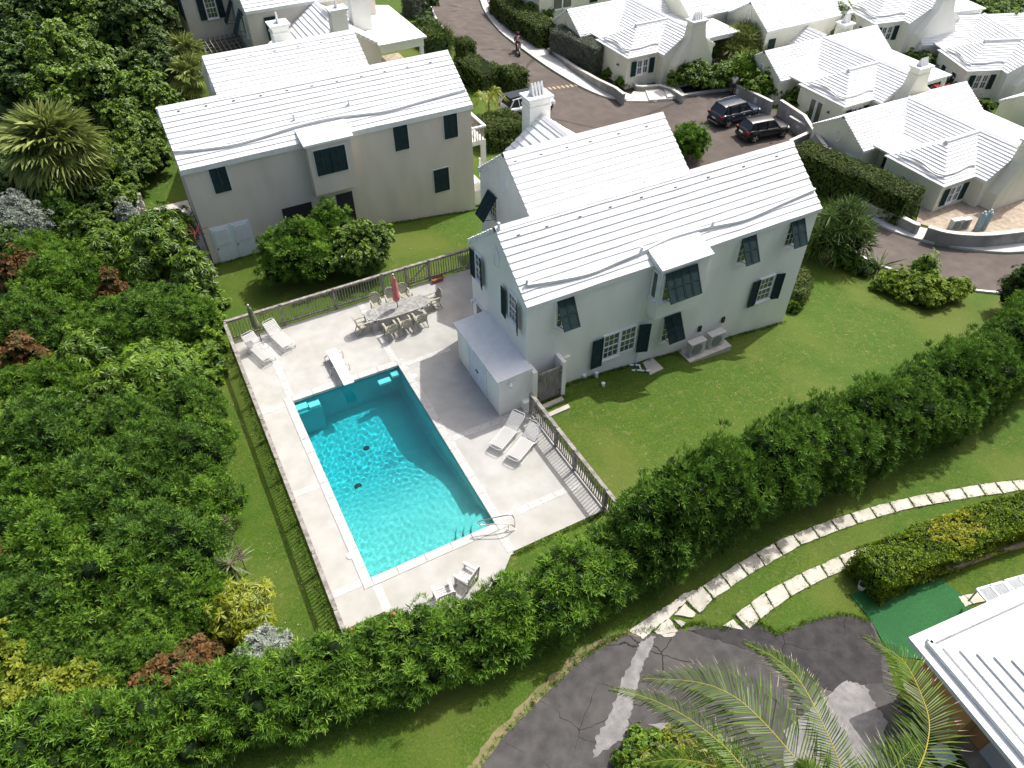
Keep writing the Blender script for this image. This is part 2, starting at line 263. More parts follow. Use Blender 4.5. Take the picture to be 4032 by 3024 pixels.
# ------------------------------------------------------------------ building blocks
def tag(o, label=None, cat=None, group=None, kind=None):
    if label: o['label'] = label
    if cat: o['category'] = cat
    if group: o['group'] = group
    if kind: o['kind'] = kind
    return o
def thing(name, label, cat, loc=(0, 0, 0), rz=0.0, group=None):
    o = bpy.data.objects.new(name, None); COL.objects.link(o); o.location = loc; o.rotation_euler = (0, 0, rz); o.empty_display_size = 0.2
    return tag(o, label, cat, group)
def link(name, me, m, parent=None, loc=None, rot=None, smooth=False):
    o = bpy.data.objects.new(name, me); COL.objects.link(o)
    if m is not None and len(me.materials) == 0: me.materials.append(MATS[m] if isinstance(m, str) else m)
    if parent is not None: o.parent = parent
    if loc is not None: o.location = loc
    if rot is not None: o.rotation_euler = rot
    if smooth: me.polygons.foreach_set('use_smooth', [True]*len(me.polygons))
    return o
class MB:
    def __init__(s): s.v = []; s.f = []
    def add(s, vs, fs):
        n = len(s.v); s.v += [tuple(map(float, p)) for p in vs]; s.f += [tuple(i+n for i in f) for f in fs]; return s
    def box(s, c, d, rz=0.0, M=None):
        x, y, z = d[0]/2, d[1]/2, d[2]/2
        vs = [(-x, -y, -z), (x, -y, -z), (x, y, -z), (-x, y, -z), (-x, -y, z), (x, -y, z), (x, y, z), (-x, y, z)]
        if rz: cs, sn = math.cos(rz), math.sin(rz); vs = [(a*cs-b*sn, a*sn+b*cs, e) for a, b, e in vs]
        vs = [(a+c[0], b+c[1], e+c[2]) for a, b, e in vs]
        if M is not None: vs = [tuple(M @ Vector(v)) for v in vs]
        return s.add(vs, [(0, 3, 2, 1), (4, 5, 6, 7), (0, 1, 5, 4), (1, 2, 6, 5), (2, 3, 7, 6), (3, 0, 4, 7)])
    def b2(s, x0, x1, y0, y1, z0, z1): return s.box(((x0+x1)/2, (y0+y1)/2, (z0+z1)/2), (abs(x1-x0), abs(y1-y0), abs(z1-z0)))
    def bar(s, a, b, w, h, upv=(0, 0, 1)):
        a, b = Vector(a), Vector(b); d = (b-a); L = d.length; d.normalize(); u = Vector(upv)
        if abs(d.dot(u)) > 0.99: u = Vector((1, 0, 0))
        r = d.cross(u).normalized(); u = r.cross(d)
        vs = [tuple(p + r*(sx*w/2) + u*(sz*h/2)) for p in (a, b) for sx, sz in ((-1, -1), (1, -1), (1, 1), (-1, 1))]
        return s.add(vs, [(0, 3, 2, 1), (4, 5, 6, 7), (0, 1, 5, 4), (1, 2, 6, 5), (2, 3, 7, 6), (3, 0, 4, 7)])
    def tube(s, pts, r, seg=8, r1=None, close=False):
        pts = [Vector(p) for p in pts]; n = len(pts); rings = []
        prev = None
        for i, p in enumerate(pts):
            if close: t = pts[(i+1) % n] - pts[i-1]
            else: t = pts[min(i+1, n-1)] - pts[max(i-1, 0)]
            t.normalize()
            if prev is None:
                u = Vector((0, 0, 1)) if abs(t.z) < 0.9 else Vector((1, 0, 0))
                a = t.cross(u).normalized()
            else: a = (prev - t*prev.dot(t)).normalized()
            prev = a; b = t.cross(a)
            rr = r if r1 is None else r + (r1-r)*i/max(1, n-1)
            rings.append([tuple(p + a*(rr*math.cos(2*math.pi*k/seg)) + b*(rr*math.sin(2*math.pi*k/seg))) for k in range(seg)])
        vs = [v for g in rings for v in g]; fs = []
        m = n if close else n-1
        for i in range(m):
            j = (i+1) % n
            for k in range(seg):
                l = (k+1) % seg; fs.append((i*seg+k, i*seg+l, j*seg+l, j*seg+k))
        if not close: fs.append(tuple(range(seg-1, -1, -1))); fs.append(tuple((n-1)*seg+k for k in range(seg)))
        return s.add(vs, fs)
    def lathe(s, prof, seg=16, c=(0, 0, 0)):
        vs = []; fs = []
        for (r, z) in prof: vs += [(c[0]+r*math.cos(2*math.pi*k/seg), c[1]+r*math.sin(2*math.pi*k/seg), c[2]+z) for k in range(seg)]
        for i in range(len(prof)-1):
            for k in range(seg):
                l = (k+1) % seg; fs.append((i*seg+k, i*seg+l, (i+1)*seg+l, (i+1)*seg+k))
        fs.append(tuple(range(seg-1, -1, -1))); fs.append(tuple((len(prof)-1)*seg+k for k in range(seg)))
        return s.add(vs, fs)
    def prism(s, poly, z0, z1):
        n = len(poly); vs = [(p[0], p[1], z0) for p in poly] + [(p[0], p[1], z1) for p in poly]
        fs = [tuple(range(n-1, -1, -1)), tuple(range(n, 2*n))] + [(i, (i+1) % n, n+(i+1) % n, n+i) for i in range(n)]
        return s.add(vs, fs)
    def extr(s, poly, a, b):
        """poly of 3-D points, extruded from +a to +b (vectors)"""
        n = len(poly); a = Vector(a); b = Vector(b)
        vs = [tuple(Vector(p)+a) for p in poly] + [tuple(Vector(p)+b) for p in poly]
        return s.add(vs, [tuple(range(n-1, -1, -1)), tuple(range(n, 2*n))] + [(i, (i+1) % n, n+(i+1) % n, n+i) for i in range(n)])
    def mesh(s, name):
        me = bpy.data.meshes.new(name); me.from_pydata(s.v, [], s.f)
        bm = bmesh.new(); bm.from_mesh(me); bmesh.ops.recalc_face_normals(bm, faces=bm.faces); bm.to_mesh(me); bm.free(); me.update(); return me
    def build(s, name, m, parent=None, loc=None, rot=None, smooth=False): return link(name, s.mesh(name), m, parent, loc, rot, smooth)
def copy_tree(o, parent=None):
    c = o.copy(); COL.objects.link(c); c.parent = parent
    if parent is not None: c.matrix_parent_inverse = o.matrix_parent_inverse.copy()
    for ch in list(o.children): copy_tree(ch, c)
    return c
def drape(name, poly, m, dz, cell=1.0, skirt=0.0, parent=None):
    """flat-cut polygon laid on the terrain, dz above it; skirt = side depth"""
    bm = bmesh.new(); vs = [bm.verts.new((p[0], p[1], 0)) for p in poly]; bm.faces.new(vs)
    bmesh.ops.triangulate(bm, faces=bm.faces[:])
    xs = [p[0] for p in poly]; ys = [p[1] for p in poly]
    for ax, lo, hi in ((0, min(xs), max(xs)), (1, min(ys), max(ys))):
        k = math.floor(lo/cell)+1
        while k*cell < hi:
            n = Vector((1, 0, 0)) if ax == 0 else Vector((0, 1, 0)); c = n*(k*cell)
            bmesh.ops.bisect_plane(bm, geom=bm.verts[:]+bm.edges[:]+bm.faces[:], plane_co=c, plane_no=n); k += 1
    if skirt > 0:
        be = [e for e in bm.edges if len(e.link_faces) == 1]
        ex = bmesh.ops.extrude_edge_only(bm, edges=be); low = {v for v in ex['geom'] if isinstance(v, bmesh.types.BMVert)}
    else: low = set()
    for v in bm.verts: v.co.z = hz(v.co.x, v.co.y) + dz - (skirt if v in low else 0)
    bmesh.ops.recalc_face_normals(bm, faces=bm.faces[:])
    up_ = sum(f.normal.z for f in bm.faces)
    if up_ < 0: bmesh.ops.reverse_faces(bm, faces=bm.faces[:])
    me = bpy.data.meshes.new(name); bm.to_mesh(me); bm.free()
    return link(name, me, m, parent)
def smooth_line(pts, n):
    """Catmull-Rom through 3-D points, n samples"""
    P = [Vector(p) for p in pts]; P = [P[0]*2-P[1]] + P + [P[-1]*2-P[-2]]; out = []
    segs = len(P)-3
    for i in range(n):
        t = i/(n-1)*segs; k = min(int(t), segs-1); u = t-k
        a, b, c, d = P[k:k+4]
        out.append(0.5*((2*b) + (c-a)*u + (2*a-5*b+4*c-d)*u*u + (3*b-a-3*c+d)*u**3))
    return out
def ribbon_poly(left, right, n=30):
    return [tuple(p) for p in smooth_line(left, n)] + [tuple(p) for p in reversed(smooth_line(right, n))]
# ================================================================== SETTING: ground, road, deck, pool
def axis(lo, hi, fl, fh, fine, coarse):
    a = list(np.arange(lo, fl, coarse)) + list(np.arange(fl, fh, fine)) + list(np.arange(fh, hi+coarse, coarse)); return np.array(a)
gx = axis(-120, 260, -14, 52, 0.5, 6.0); gy = axis(-60, 320, -16, 58, 0.5, 6.0)
X, Y = np.meshgrid(gx, gy); Zg = H(X, Y)
und = 0.035*np.sin(X*1.1+1.3*np.sin(Y*0.6))*np.sin(Y*0.9+0.7) + 0.02*np.sin(X*2.3+Y*1.7)
flat = ((X > -2.2) & (X < 11.5) & (Y > -3.4) & (Y < 15.6))
Zg = Zg + np.where(flat, -0.02, und*0.6-0.01)
nx, ny = len(gx), len(gy)
vs = np.stack([X.ravel(), Y.ravel(), Zg.ravel()], 1)
i, j = np.meshgrid(np.arange(nx-1), np.arange(ny-1)); a = (j*nx+i).ravel()
cx = (gx[:-1]+gx[1:])/2; cy = (gy[:-1]+gy[1:])/2; CX, CY = np.meshgrid(cx, cy)
keep = ~((CX > -0.3) & (CX < 5.2) & (CY > -0.3) & (CY < 10.05)).ravel()
q = np.stack([a, a+1, a+nx+1, a+nx], 1)[keep]
me = bpy.data.meshes.new('ground'); me.from_pydata(vs.tolist(), [], q.tolist()); me.polygons.foreach_set('use_smooth', [True]*len(me.polygons))
ground = link('ground', me, 'lawn'); tag(ground, 'grassy ground falling away to the right of the pool terrace', kind='structure')

# ---- pool deck
mb = MB()
for x0, x1, y0, y1 in ((-1.38, -0.001, -1.4, 14.93), (0, 4.88, 9.751, 14.93), (4.881, 8.999, -1.36, 14.93), (9.0, 12.0, 10.3, 14.93), (0, 4.88, -1.45, -0.001)): mb.b2(x0, x1, y0, y1, -0.25, 0.03)
pc = smooth_line([(0.05, -1.45, 0), (0.45, -1.95, 0), (1.1, -2.65, 0), (2.2, -2.95, 0), (3.4, -2.7, 0), (4.2, -1.95, 0), (4.75, -1.45, 0)], 22)
mb.prism([(p.x, p.y-0.0005) for p in pc], -0.25, 0.03)
deck = mb.build('pool_deck', 'deck'); tag(deck, 'pale cream concrete terrace around the swimming pool', kind='structure')
STONE_ME = []
for k in range(6):
    m_ = MB(); w_ = 0.5; n = 7
    # irregular-edged coral block: unit 1 x 1, slightly chamfered
    pts = []
    for (ax, ay, bx, by) in ((-.5, -.5, .5, -.5), (.5, -.5, .5, .5), (.5, .5, -.5, .5), (-.5, .5, -.5, -.5)):
        for t in (0, .33, .67): pts.append((ax+(bx-ax)*t+random.uniform(-.014, .014), ay+(by-ay)*t+random.uniform(-.014, .014)))
    m_.prism(pts, 0, 1); me = m_.mesh('block'); me.materials.append(MATS['coping']); STONE_ME.append(me)
def stones(name, x0, x1, y0, y1, z0, z1, step, parent):
    """a row of cut blocks filling the strip"""
    horiz = (x1-x0) >= (y1-y0); L = (x1-x0) if horiz else (y1-y0); n = max(1, round(L/step)); cuts = [0]
    for k in range(1, n): cuts.append(k/n + random.uniform(-.12, .12)/n)
    cuts.append(1)
    for a, b in zip(cuts[:-1], cuts[1:]):
        o = bpy.data.objects.new(name, random.choice(STONE_ME)); COL.objects.link(o); o.parent = parent
        l = (b-a)*L-0.012; c = (a+b)/2*L
        if horiz: o.location = (x0+c, (y0+y1)/2, z0); o.scale = (l, y1-y0-0.006, z1-z0+random.uniform(-.003, .003))
        else: o.location = ((x0+x1)/2, y0+c, z0); o.scale = (x1-x0-0.006, l, z1-z0+random.uniform(-.003, .003))
PX1, PY1 = 4.88, 9.75; CW = 0.32
stones('coping_stone', -CW, 0.02, -CW, PY1+CW, -0.1, 0.052, 0.9, deck); stones('coping_stone', PX1-0.02, PX1+CW, -CW, PY1+CW, -0.1, 0.052, 0.9, deck)
stones('coping_stone', 0.025, PX1-0.025, -CW, 0.02, -0.1, 0.052, 0.9, deck); stones('coping_stone', 0.025, PX1-0.025, PY1-0.02, PY1+CW, -0.1, 0.052, 0.9, deck)
B0, B1 = 0.0, 0.037
for x0, x1, y0, y1 in ((-0.16, 0.16, PY1+CW+.01, 14.9), (4.68, 5.0, PY1+CW+.01, 14.9), (-1.36, -CW-.01, 9.55, 9.85), (-1.36, -CW-.01, 4.65, 4.95), (-1.36, -CW-.01, -0.15, 0.15), (PX1+CW+.01, 7.4, 9.5, 9.8), (PX1+CW+.01, 8.6, 4.4, 4.7), (PX1+CW+.01, 8.6, -0.05, 0.25), (-0.05, 0.25, -1.4, -CW-.01), (4.68, 5.0, -1.33, -CW-.01)):
    stones('band_stone', x0, x1, y0, y1, B0, B1, 0.55, deck)

# ---- pool basin
def floor_z(y): return -1.15 - 1.35*float(sst(y, 2.6, 6.6))
ys = np.linspace(0, PY1, 28); v = []; f = []
for y in ys: v += [(0, y, -0.04), (0, y, floor_z(y)+.12), (0.12, y, floor_z(y)), (PX1-.12, y, floor_z(y)), (PX1, y, floor_z(y)+.12), (PX1, y, -0.04)]
for k in range(len(ys)-1):
    for c in range(5): f.append((k*6+c, k*6+c+1, k*6+c+7, k*6+c+6))
f.append(tuple(range(6))); n = (len(ys)-1)*6; f.append(tuple(n+5-c for c in range(6)))
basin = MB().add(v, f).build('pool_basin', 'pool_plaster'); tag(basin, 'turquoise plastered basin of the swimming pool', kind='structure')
mb = MB()
for k, (d, r) in enumerate(((-0.38, 0.9), (-0.64, 1.2), (-0.9, 1.5))):
    prev = 0
    mb.prism([(PX1-.002, .002)] + [(PX1-.002-r*math.sin(t), .002+r*math.cos(t)) for t in np.linspace(0, math.pi/2, 8)], -1.3, d)
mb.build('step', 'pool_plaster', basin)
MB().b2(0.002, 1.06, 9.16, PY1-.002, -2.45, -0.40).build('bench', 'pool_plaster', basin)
for nm, (x0, x1, y0, y1) in (('ledge', (0.02, 0.52, 9.30, 9.64)), ('ledge', (0.56, 1.04, 9.20, 9.52)), ('ledge', (3.72, 4.28, 9.12, 9.42)), ('ledge', (4.40, 4.72, 9.34, 9.62))):
    MB().b2(x0, x1, y0, y1, -0.38, -0.19).build(nm, 'ledge_tile', basin)
# waterline tile band
mb = MB()
for x0, x1, y0, y1 in ((0.003, 0.012, 0.02, PY1-.02), (PX1-.012, PX1-.003, 0.02, PY1-.02), (0.02, PX1-.02, 0.003, 0.012), (0.02, PX1-.02, PY1-.012, PY1-.003)): mb.b2(x0, x1, y0, y1, -0.16, -0.055)
mb.build('waterline_tile', 'pool_dark_line', basin)
mb = MB(); mb.lathe([(0.16, 0), (0.16, 0.02), (0.06, 0.02)], 14, (1.15, 5.2, floor_z(5.2)+.01)).build('drain', 'dark_metal', basin)
MB().lathe([(0.13, 0), (0.13, 0.02), (0.05, 0.02)], 14, (2.2, 7.2, floor_z(7.2)+.01)).build('drain', 'dark_metal', basin)

# ---- water
WZ = -0.075
nx, ny = 150, 300
wx = np.linspace(-0.02, PX1+.02, nx); wy = np.linspace(-.02, PY1+.02, ny); X, Y = np.meshgrid(wx, wy); Z = np.zeros_like(X)
r2 = np.random.default_rng(3)
for k in range(46):
    lam = r2.uniform(0.11, 0.46); th = r2.normal(0.9, 0.9); ph = r2.uniform(0, 6.28)
    am = 0.0050*lam**0.95
    Z += am*np.sin(2*math.pi/lam*(X*math.cos(th)+Y*math.sin(th)) + ph + 0.8*np.sin(0.7*X+0.5*Y+k))
calm = 0.45 + 0.55*(1-sst(Y, 6.5, 9.5))*(0.6+0.4*np.sin(0.9*X+0.7*Y))
Z = WZ + Z*calm*0.26
v = np.stack([X.ravel(), Y.ravel(), Z.ravel()], 1).tolist(); f = []
i, j = np.meshgrid(np.arange(nx-1), np.arange(ny-1)); a = (j*nx+i).ravel(); f = np.stack([a, a+1, a+nx+1, a+nx], 1).tolist()
b0 = len(v); v += [(-.02, -.02, -2.7), (PX1+.02, -.02, -2.7), (PX1+.02, PY1+.02, -2.7), (-.02, PY1+.02, -2.7)]
f.append([b0+3, b0+2, b0+1, b0]); f.append([*range(nx-1, -1, -1)][::-1][::-1] + [b0, b0+1]); f.append([*range((ny-1)*nx, ny*nx)] + [b0+2, b0+3])
f.append([*range(0, ny*nx, nx)] + [b0+3, b0]); f.append([*range(ny*nx-1, nx-2, -nx)] + [b0+1, b0+2])
me = bpy.data.meshes.new('water'); me.from_pydata(v, [], f)
bm = bmesh.new(); bm.from_mesh(me); bmesh.ops.recalc_face_normals(bm, faces=bm.faces); bm.to_mesh(me); bm.free()
me.polygons.foreach_set('use_smooth', [len(p.vertices) == 4 and p.normal.z > 0.5 for p in me.polygons])
m, t, b = _nt('water'); N = t.nodes; L = t.links; out = N['Material Output']; N.remove(b)
fr = N.new('ShaderNodeFresnel'); fr.inputs['IOR'].default_value = 1.33
gl = N.new('ShaderNodeBsdfGlossy'); gl.inputs['Roughness'].default_value = 0.03
rf = N.new('ShaderNodeBsdfRefraction'); rf.inputs['IOR'].default_value = 1.33; rf.inputs['Roughness'].default_value = 0.0
tp = N.new('ShaderNodeBsdfTransparent')
WATER_MODE = 'MNEE'
ms = N.new('ShaderNodeMixShader'); L.new(fr.outputs[0], ms.inputs[0]); L.new((rf if WATER_MODE == 'MNEE' else tp).outputs[0], ms.inputs[1]); L.new(gl.outputs[0], ms.inputs[2]); L.new(ms.outputs[0], out.inputs['Surface'])
rf.inputs['Color'].default_value = (0.42, 0.96, 0.98, 1)
MATS['water'] = m
water = link('water', me, 'water'); tag(water, 'rippled clear turquoise water filling the pool', kind='structure')
if WATER_MODE == 'MNEE':
    water.cycles.is_caustics_caster = True; basin.cycles.is_caustics_receiver = True
    for c in basin.children: c.cycles.is_caustics_receiver = True
    sl.cycles.is_caustics_light = True

# ---- the brown asphalt road with its parking court
rl = [G(*p) for p in ((905, -60), (928, 5), (945, 45), (968, 75), (992, 102), (1030, 140), (1080, 178))]
court = [PZ(1080, 178, -1.6), (22.0, 33.5, 0), (19.5, 30.2, 0), (21.5, 21.0, 0), (25.5, 17.5, 0), (33.0, 17.2, 0), (36.0, 19.5, 0), (41.0, 22.0, 0), (43.0, 24.3, 0), (43.6, 27.0, 0), (43.4, 31.4, 0)]
rr = [G(*p) for p in ((1352, 222), (1300, 213), (1240, 185), (1160, 135), (1085, 78), (1048, 32), (1034, 0), (1010, -60))]
road = drape('road', [tuple(p) for p in smooth_line(rl, 16)] + court + [tuple(p) for p in smooth_line(rr, 20)], 'asphalt', 0.035, 1.2); tag(road, 'brown asphalt road opening into a parking court', kind='structure')
# lower lane round the right-hand lawn
lo = [G(*p) for p in ((1840, 545), (1900, 575), (1990, 603), (2095, 627), (2212, 636), (2400, 632))]
hi = [G(*p) for p in ((1850, 462), (1882, 481), (1935, 507), (2005, 528), (2085, 543), (2150, 550), (2212, 549), (2400, 535))]
lane = drape('road', ribbon_poly(lo, hi, 24), 'asphalt', 0.035, 1.2); tag(lane, 'curving asphalt lane below the right-hand lawn', kind='structure')
lk = smooth_line(lo, 40)
mb = MB()
for a_, b_ in zip(lk[:-1], lk[1:]): mb.bar((a_.x, a_.y, hz(a_.x, a_.y)+.05), (b_.x, b_.y, hz(b_.x, b_.y)+.05), 0.13, 0.12)
tag(mb.build('kerb', 'white_paint'), 'white painted kerb between the lane and the lawn', kind='structure')
lk = smooth_line(rl, 40); mb = MB()
for a_, b_ in zip(lk[:-1], lk[1:]): mb.bar((a_.x-.05, a_.y, hz(a_.x, a_.y)+.07), (b_.x-.05, b_.y, hz(b_.x, b_.y)+.07), 0.15, 0.15)
tag(mb.build('kerb', 'white_paint'), 'white painted kerb beside the upper road', kind='structure')
# pavements: raised slabs
def pavement(inner, outer, label, n=26, m='sidewalk', h=0.16):
    o = drape('pavement', ribbon_poly(inner, outer, n), m, h, 1.2, skirt=0.3); return tag(o, label, kind='structure')
p_in = [G(*p) for p in ((1012, -60), (1036, 0), (1050, 32), (1088, 78), (1163, 134), (1243, 184), (1302, 211), (1352, 219))]
p_out = [G(*p) for p in ((1045, -60), (1064, 0), (1085, 32), (1120, 70), (1190, 118), (1262, 160), (1320, 190), (1372, 212))]
pavement(p_in, p_out, 'pale pavement climbing beside the upper road')
s_in = [G(*p) for p in ((1845, 456), (1880, 479), (1933, 505), (2005, 526), (2085, 541), (2150, 548), (2212, 547), (2400, 533))]
s_out = [G(*p) for p in ((1858, 448), (1898, 464), (1946, 485), (2010, 500), (2090, 514), (2150, 520), (2212, 519), (2400, 507))]
pavement(s_in, s_out, 'pale pavement along the lower lane')
# entrance steps of the villa by the court: three broad treads
for k, (q, lab) in enumerate(((((1352, 221), (1368, 200), (1408, 196), (1418, 222)), 'lowest white step of the path beside the parking court'), (((1402, 222), (1392, 197), (1440, 190), (1452, 218)), 'middle white step of the path beside the parking court'), (((1440, 218), (1430, 190), (1458, 184), (1478, 213)), 'highest white step of the path beside the parking court'))):
    o = drape('step', [G(*p) for p in q], 'sidewalk', 0.12+0.1*k, 1.2, skirt=0.4); tag(o, lab, kind='structure')
# yellow ramp marks across the road
for k in range(17):
    t = k/16; px = 1122+(1272-1122)*t; py = 200+(181-200)*t
    a_ = G(px-5.0, py-1.6); b_ = G(px+1.5, py+3.2); c_ = G(px+5.5, py+2.2); d_ = G(px-0.5, py-2.4)
    o = drape('road_mark', [a_, b_, c_, d_], 'yellow_paint', 0.041, 2.0, parent=None); o.parent = road
# ---- lower driveway, stepping stones and artificial turf (near right)
def organic(pts, amp=0.06, n=8):
    out = []
    for a, b in zip(pts, pts[1:]+pts[:1]):
        for k in range(n):
            t = k/n; out.append((a[0]+(b[0]-a[0])*t+random.uniform(-amp, amp), a[1]+(b[1]-a[1])*t+random.uniform(-amp, amp)))
    return out
dpts = [G7(*p) for p in ((-620, 1700), (-420, 1420), (-180, 1180), (0, 1010), (120, 940), (215, 890), (300, 905), (430, 870), (520, 870), (560, 845), (700, 870), (830, 838), (905, 850), (965, 900), (1040, 885), (1130, 840), (1210, 800), (1310, 800), (1400, 830), (1450, 830), (1500, 960), (1560, 1150), (1700, 1400), (1900, 1700), (2000, 2100), (300, 2300), (-700, 2200))]
tag(drape('driveway', organic(dpts, 0.03), 'old_asphalt', 0.02, 1.0), 'cracked grey asphalt drive in the foreground', kind='structure')
o = drape('driveway_patch', organic([G7(*p) for p in ((520, 875), (840, 838), (900, 850), (965, 902), (1210, 805), (1330, 800), (1440, 835), (1490, 960), (1500, 1130), (1250, 1180), (900, 1000), (700, 930))], 0.05), 'new_asphalt', 0.028, 1.0); tag(o, 'darker patch of newer asphalt on the drive', kind='structure')
o = drape('driveway_patch', organic([G7(*p) for p in ((1010, 1380), (1160, 1240), (1320, 1125), (1420, 1160), (1470, 1260), (1520, 1330), (1500, 1500), (1350, 1700), (1000, 1700))], 0.05), 'concrete_strip', 0.030, 1.0); tag(o, 'worn pale patch on the drive behind the palm fronds', kind='structure')
o = drape('concrete_strip', organic([G7(*p) for p in ((285, 925), (355, 895), (345, 950), (295, 1060), (250, 1200), (225, 1320), (195, 1420), (45, 1510), (60, 1420), (130, 1280), (190, 1130), (250, 1000))], 0.05), 'concrete_strip', 0.034, 1.0); tag(o, 'rough concrete strip laid across the asphalt drive', kind='structure')
o = drape('concrete_strip', organic([G7(*p) for p in ((320, 1345), (400, 1335), (440, 1355), (380, 1372))], 0.03, 4), 'concrete_strip', 0.034, 1.0); tag(o, 'small concrete repair beside the rough strip', kind='structure')
o = drape('soil_edge', organic([G7(*p) for p in ((-640, 1640), (-440, 1370), (-200, 1130), (-20, 960), (120, 890), (225, 870), (300, 900), (150, 960), (0, 1040), (-180, 1210), (-400, 1440), (-600, 1700))], 0.08), 'soil', 0.012, 1.0); tag(o, 'bare sandy edge between drive and grass', kind='structure')
# artificial turf mat
o = drape('artificial_turf', [G7(*p) for p in ((1440, 818), (1330, 690), (1780, 600), (1900, 700), (1960, 790), (1760, 880), (1705, 1020), (1560, 1000), (1500, 930))], 'turf', 0.03, 0.8, skirt=0.03); tag(o, 'vivid green artificial turf beside the near house', kind='structure')
# pale apron at the path's start
o = drape('apron', organic([G7(*p) for p in ((225, 878), (345, 790), (430, 745), (500, 690), (590, 655), (505, 728), (440, 800), (345, 868), (300, 915))], 0.03), 'stone_slab', 0.03, 1.0, skirt=0.05); tag(o, 'pale concrete apron where the stone path begins', kind='structure')

def widen(a, b, e=.13):
    return (a[0]+(a[0]-b[0])*e, a[1]+(a[1]-b[1])*e), (b[0]+(b[0]-a[0])*e, b[1]+(b[1]-a[1])*e)
def slab(corners, name, label, group, h=0.045, m='stone_slab', jit=0.018, grow=.935):
    pts = []; cx = sum(c[0] for c in corners)/len(corners); cy = sum(c[1] for c in corners)/len(corners)
    for a, b in zip(corners, corners[1:]+corners[:1]):
        for t in (0, .25, .5, .75): pts.append((a[0]+(b[0]-a[0])*t+random.uniform(-jit, jit), a[1]+(b[1]-a[1])*t+random.uniform(-jit, jit)))
    pts = [(cx+(p[0]-cx)*grow, cy+(p[1]-cy)*grow) for p in pts]
    z = hz(cx, cy); inner = [(cx+(p[0]-cx)*0.965, cy+(p[1]-cy)*0.965) for p in pts]; n = len(pts)
    s = (hz(cx+.5, cy)-hz(cx-.5, cy)); sy = (hz(cx, cy+.5)-hz(cx, cy-.5))
    zz = lambda p, d: (p[0]-cx, p[1]-cy, (p[0]-cx)*s+(p[1]-cy)*sy+d)
    mb = MB(); mb.add([zz(p, -0.1) for p in pts] + [zz(p, h-.012) for p in pts] + [zz(p, h) for p in inner], [(i, (i+1) % n, n+(i+1) % n, n+i) for i in range(n)] + [(n+i, n+(i+1) % n, 2*n+(i+1) % n, 2*n+i) for i in range(n)] + [tuple(range(2*n, 3*n))])
    o = mb.build(name, m, None, (cx, cy, z)); return tag(o, label, 'paving slab', group)
OUT = [((510, 725), (572, 783)), ((600, 655), (645, 710)), ((690, 597), (733, 653)), ((778, 540), (820, 590)), ((868, 488), (905, 543)), ((958, 438), (995, 490)), ((1052, 397), (1087, 440)), ((1147, 358), (1180, 403)), ((1240, 322), (1275, 365)), ((1340, 290), (1370, 333)), ((1438, 260), (1467, 303)), ((1535, 233), (1563, 275)), ((1630, 210), (1658, 250)), ((1720, 193), (1748, 235)), ((1808, 178), (1838, 220)), ((1895, 160), (1925, 205)), ((1985, 145), (2015, 190)), ((2068, 133), (2102, 180)), ((2150, 125), (2185, 165)), ((2232, 117), (2268, 156)), ((2315, 110), (2352, 148))]
g_out = 'stone slabs of the outer row of the path'
ORD = ['first', 'second', 'third', 'fourth', 'fifth', 'sixth', 'seventh', 'eighth', 'ninth', 'tenth', 'eleventh', 'twelfth', 'thirteenth', 'fourteenth', 'fifteenth', 'sixteenth', 'seventeenth', 'eighteenth', 'nineteenth', 'twentieth']
for k, ((a, b), (c, d)) in enumerate(zip([widen(*q) for q in OUT[:-1]], [widen(*q) for q in OUT[1:]])): slab([G7(*a), G7(*b), G7(*d), G7(*c)], 'stepping_stone', ORD[k]+' square slab of the outer row counted from the asphalt drive', g_out)
slab([G7(*p) for p in ((447, 795), (505, 735), (566, 790), (545, 812))], 'stepping_stone', 'skewed slab next to the concrete apron at the path start', g_out)
slab([G7(*p) for p in ((445, 815), (515, 832), (490, 860))], 'stepping_stone', 'small triangular slab at the start of the outer row', g_out)
slab([G7(*p) for p in ((348, 880), (425, 805), (478, 880), (420, 892), (370, 898))], 'stepping_stone', 'broad slab touching the rough concrete strip', g_out)
slab([G7(*p) for p in ((380, 895), (465, 880), (455, 905), (400, 910))], 'stepping_stone', 'sliver of slab at the edge of the asphalt drive', g_out)
INN = [((762, 800), (820, 860)), ((838, 745), (880, 812)), ((908, 690), (950, 755)), ((1000, 640), (1035, 700)), ((1093, 592), (1130, 645)), ((1190, 548), (1222, 600)), ((1282, 505), (1315, 557)), ((1380, 465), (1405, 510)), ((1480, 430), (1495, 470)), ((1580, 397), (1600, 435))]
g_in = 'stone slabs of the inner row of the path'
for k, ((a, b), (c, d)) in enumerate(zip([widen(*q) for q in INN[:-1]], [widen(*q) for q in INN[1:]])): slab([G7(*a), G7(*b), G7(*d), G7(*c)], 'stepping_stone', ORD[k]+' square slab of the inner row counted from the asphalt drive', g_in)
slab([G7(*p) for p in ((690, 850), (748, 815), (805, 873))], 'stepping_stone', 'triangular slab at the start of the inner row', g_in)
for k, p in enumerate((((1878, 705), (1905, 695), (1950, 740), (1915, 757)), ((1908, 695), (1985, 678), (2022, 725), (1955, 742)), ((1938, 765), (2000, 748), (2025, 775), (1950, 795)), ((2005, 747), (2030, 738), (2060, 765), (2030, 775)))):
    slab([G7(*q) for q in p], 'paving_stone', ('narrow', 'largest', 'low', 'half hidden')[k] + ' paving stone between turf and white louvred panels', 'paving stones by the near house')
